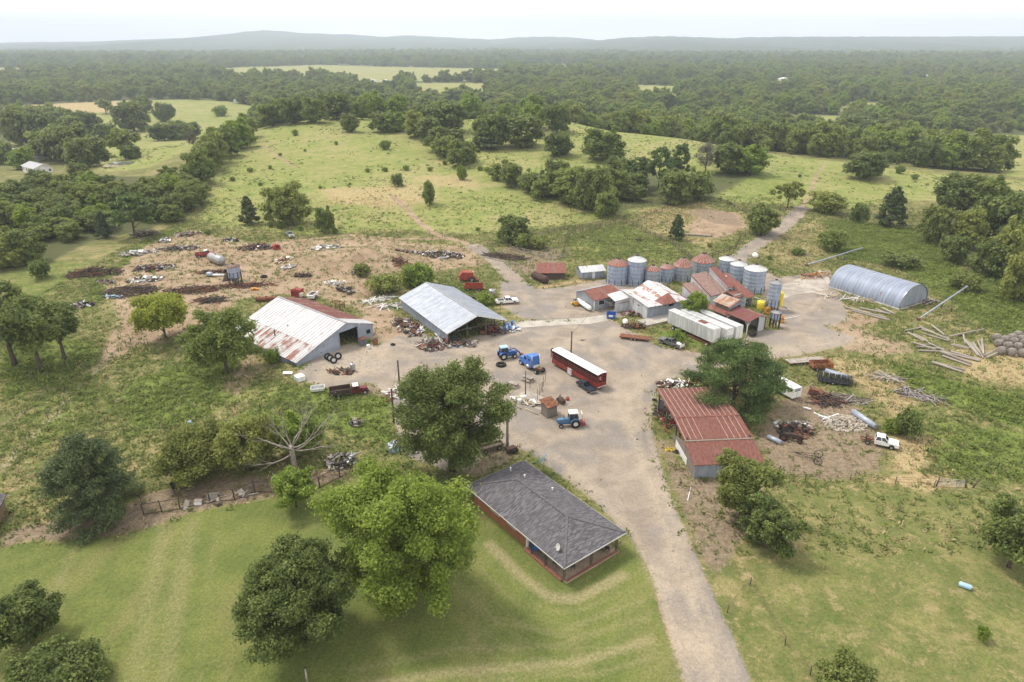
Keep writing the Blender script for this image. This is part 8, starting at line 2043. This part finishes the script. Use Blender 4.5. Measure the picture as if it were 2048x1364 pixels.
# ------------------------------------------------------------------ hills, haze, sky and sun
def hill_range(name, pts, depth, seed, col, far_drop=-20):
    """pts: (u, v) of the sky line at its distance -> a broad wooded ridge with real depth"""
    g = np.random.RandomState(seed); D = depth
    us = np.linspace(pts[0][0], pts[-1][0], 260); vs = np.interp(us, [p[0] for p in pts], [p[1] for p in pts])
    rows = 46; V = np.zeros((rows, len(us), 3))
    for j in range(rows):
        t = j / (rows - 1) * 2 - 1          # -1 front foot .. 0 crest .. 1 back
        y = D + t * D * (.6 if t < 0 else .33)
        for i, (u, v) in enumerate(zip(us, vs)):
            b = (v - 682) / F; sl = (SP + b * CP) / (CP - b * SP); h = CAMH - sl * D + 15
            x = (u - 1024) / F / (CP - b * SP) * D * (1 + .1 * t)
            k = max(0, 1 - abs(t) ** 1.25); k = (k * k * (3 - 2 * k) * .55 + k * .45) if t > 0 else k ** 1.8
            w = .12 * math.sin(x * .0042 + j * .23) + .08 * math.sin(x * .011 - j * .41)
            V[j, i] = (x, y, -16 + h * k * (1 + w * (1 - k) * 1.6))
    V[1:-1, :, 2] += g.rand(rows - 2, len(us)) * D * .0012
    nx = len(us); q = np.arange((rows - 1) * (nx - 1)); r, c = q // (nx - 1), q % (nx - 1); i0 = r * nx + c
    me = fast_mesh(name, V.reshape(-1, 3), np.stack([i0, i0 + 1, i0 + nx + 1, i0 + nx], 1), col, None, True)
    o = bpy.data.objects.new(name, me); link(o); tag(o, kind='structure')
def hillmat():
    n = NT('wooded_hills'); o = n.obj()
    a = n.noise(.012, 6, o, .7); b = n.noise(.0022, 4, o); f = n.noise(.05, 4, o, .7)
    c = n.mix(n.step(a, .35, .65), (.04, .06, .022), (.085, .11, .04))
    c = n.mix(n.math('MULTIPLY', n.step(b, .66, .72), .7), c, (.26, .21, .11))
    n.bsdf(c, .95, 0, .1, n.bump(n.math('ADD', a, f), 1, 14))
    return n.mat
hm = hillmat()
hill_range('hills', [(-900, 92), (-300, 88), (0, 86), (230, 84), (300, 79), (400, 77), (455, 73), (500, 66), (522, 61), (560, 63), (600, 67), (700, 70), (760, 74), (820, 72), (900, 76), (985, 80), (1030, 76), (1080, 74), (1150, 76), (1200, 82), (1280, 86), (1500, 92), (2300, 96)], 9300, 1, hm)
hill_range('hills', [(600, 100), (980, 92), (1100, 86), (1196, 82), (1250, 76), (1310, 73), (1400, 75), (1475, 78), (1500, 75), (1600, 74), (1800, 74), (2048, 73), (2300, 73), (2600, 74), (3200, 76)], 7000, 2, hm)

HB = MB(); hz0, hz1 = -45, 420
HB.box((0, 6400, (hz0 + hz1) / 2), (26400, 14500, hz1 - hz0))
n = NT('haze_air'); pv = n.n.new('ShaderNodeVolumePrincipled'); pv.inputs['Color'].default_value = (.75, .835, 1, 1); pv.inputs['Density'].default_value = HAZE
pv.inputs['Density Attribute'].default_value = ''; pv.inputs['Anisotropy'].default_value = .0
n.t.links.new(pv.outputs[0], n.out.inputs['Volume'])
hz = HB.build('haze', n.mat); tag(hz, kind='stuff')

w = bpy.data.worlds.new('World'); SC.world = w; w.use_nodes = True
t = w.node_tree; t.nodes.clear()
out = t.nodes.new('ShaderNodeOutputWorld'); bg = t.nodes.new('ShaderNodeBackground'); sky = t.nodes.new('ShaderNodeTexSky')
sky.sky_type = 'NISHITA'; sky.sun_disc = False; sky.sun_elevation = SUN_EL; sky.sun_rotation = SUN_AZ; sky.air_density = 1.2; sky.dust_density = 2.0
tc = t.nodes.new('ShaderNodeTexCoord'); mp = t.nodes.new('ShaderNodeMapping'); mp.inputs['Scale'].default_value = (1, 1, 4.5)
nz = t.nodes.new('ShaderNodeTexNoise'); nz.inputs['Scale'].default_value = 2.2; nz.inputs['Detail'].default_value = 6; nz.inputs['Distortion'].default_value = .6
t.links.new(tc.outputs['Generated'], mp.inputs[0]); t.links.new(mp.outputs[0], nz.inputs['Vector'])
cr = t.nodes.new('ShaderNodeMapRange'); cr.inputs['From Min'].default_value = .3; cr.inputs['From Max'].default_value = .7
t.links.new(nz.outputs['Fac'], cr.inputs['Value'])
cm = t.nodes.new('ShaderNodeMix'); cm.data_type = 'RGBA'; cm.inputs['A'].default_value = CLOUD_LO; cm.inputs['B'].default_value = CLOUD_HI
t.links.new(cr.outputs[0], cm.inputs['Factor'])
sx = t.nodes.new('ShaderNodeSeparateXYZ'); t.links.new(tc.outputs['Generated'], sx.inputs[0])
hr = t.nodes.new('ShaderNodeMapRange'); hr.inputs['From Min'].default_value = .0; hr.inputs['From Max'].default_value = .35; hr.inputs['To Min'].default_value = SKY_H; hr.inputs['To Max'].default_value = 1.0; t.links.new(sx.outputs[2], hr.inputs['Value'])
ml = t.nodes.new('ShaderNodeMix'); ml.data_type = 'RGBA'; ml.blend_type = 'MULTIPLY'; ml.inputs['Factor'].default_value = 1; t.links.new(cm.outputs['Result'], ml.inputs['A']); t.links.new(hr.outputs[0], ml.inputs['B']); cm = ml
mx = t.nodes.new('ShaderNodeMix'); mx.data_type = 'RGBA'; mx.inputs['Factor'].default_value = .9
t.links.new(sky.outputs[0], mx.inputs['A']); t.links.new(cm.outputs['Result'], mx.inputs['B'])
t.links.new(mx.outputs['Result'], bg.inputs['Color']); bg.inputs['Strength'].default_value = .1
t.links.new(bg.outputs[0], out.inputs[0])

sun = bpy.data.lights.new('sun', 'SUN'); sun.energy = SUN_E; sun.angle = R(14); sun.color = (1, .93, .82)
so = bpy.data.objects.new('sun', sun); link(so)
d = Vector((math.sin(SUN_AZ) * math.cos(SUN_EL), math.cos(SUN_AZ) * math.cos(SUN_EL), math.sin(SUN_EL)))
so.rotation_euler = (-d).to_track_quat('-Z', 'Y').to_euler(); so.location = d * 200

cam = bpy.data.cameras.new('camera'); co = bpy.data.objects.new('camera', cam); link(co)
cam.sensor_width = 36; cam.lens = F / 2048 * 36; cam.clip_end = 40000; cam.clip_start = .5
co.location = (0, 0, CAMH); co.rotation_euler = (math.pi / 2 - PH, 0, 0); SC.camera = co
SC.view_settings.view_transform = 'Standard'; SC.view_settings.look = 'None'; SC.view_settings.exposure = EXPO; SC.view_settings.gamma = 1
SC.cycles.max_bounces = 6; SC.cycles.diffuse_bounces = 3; SC.cycles.transmission_bounces = 3; SC.cycles.volume_bounces = 1; SC.cycles.transparent_max_bounces = 6
SC.cycles.use_denoising = True
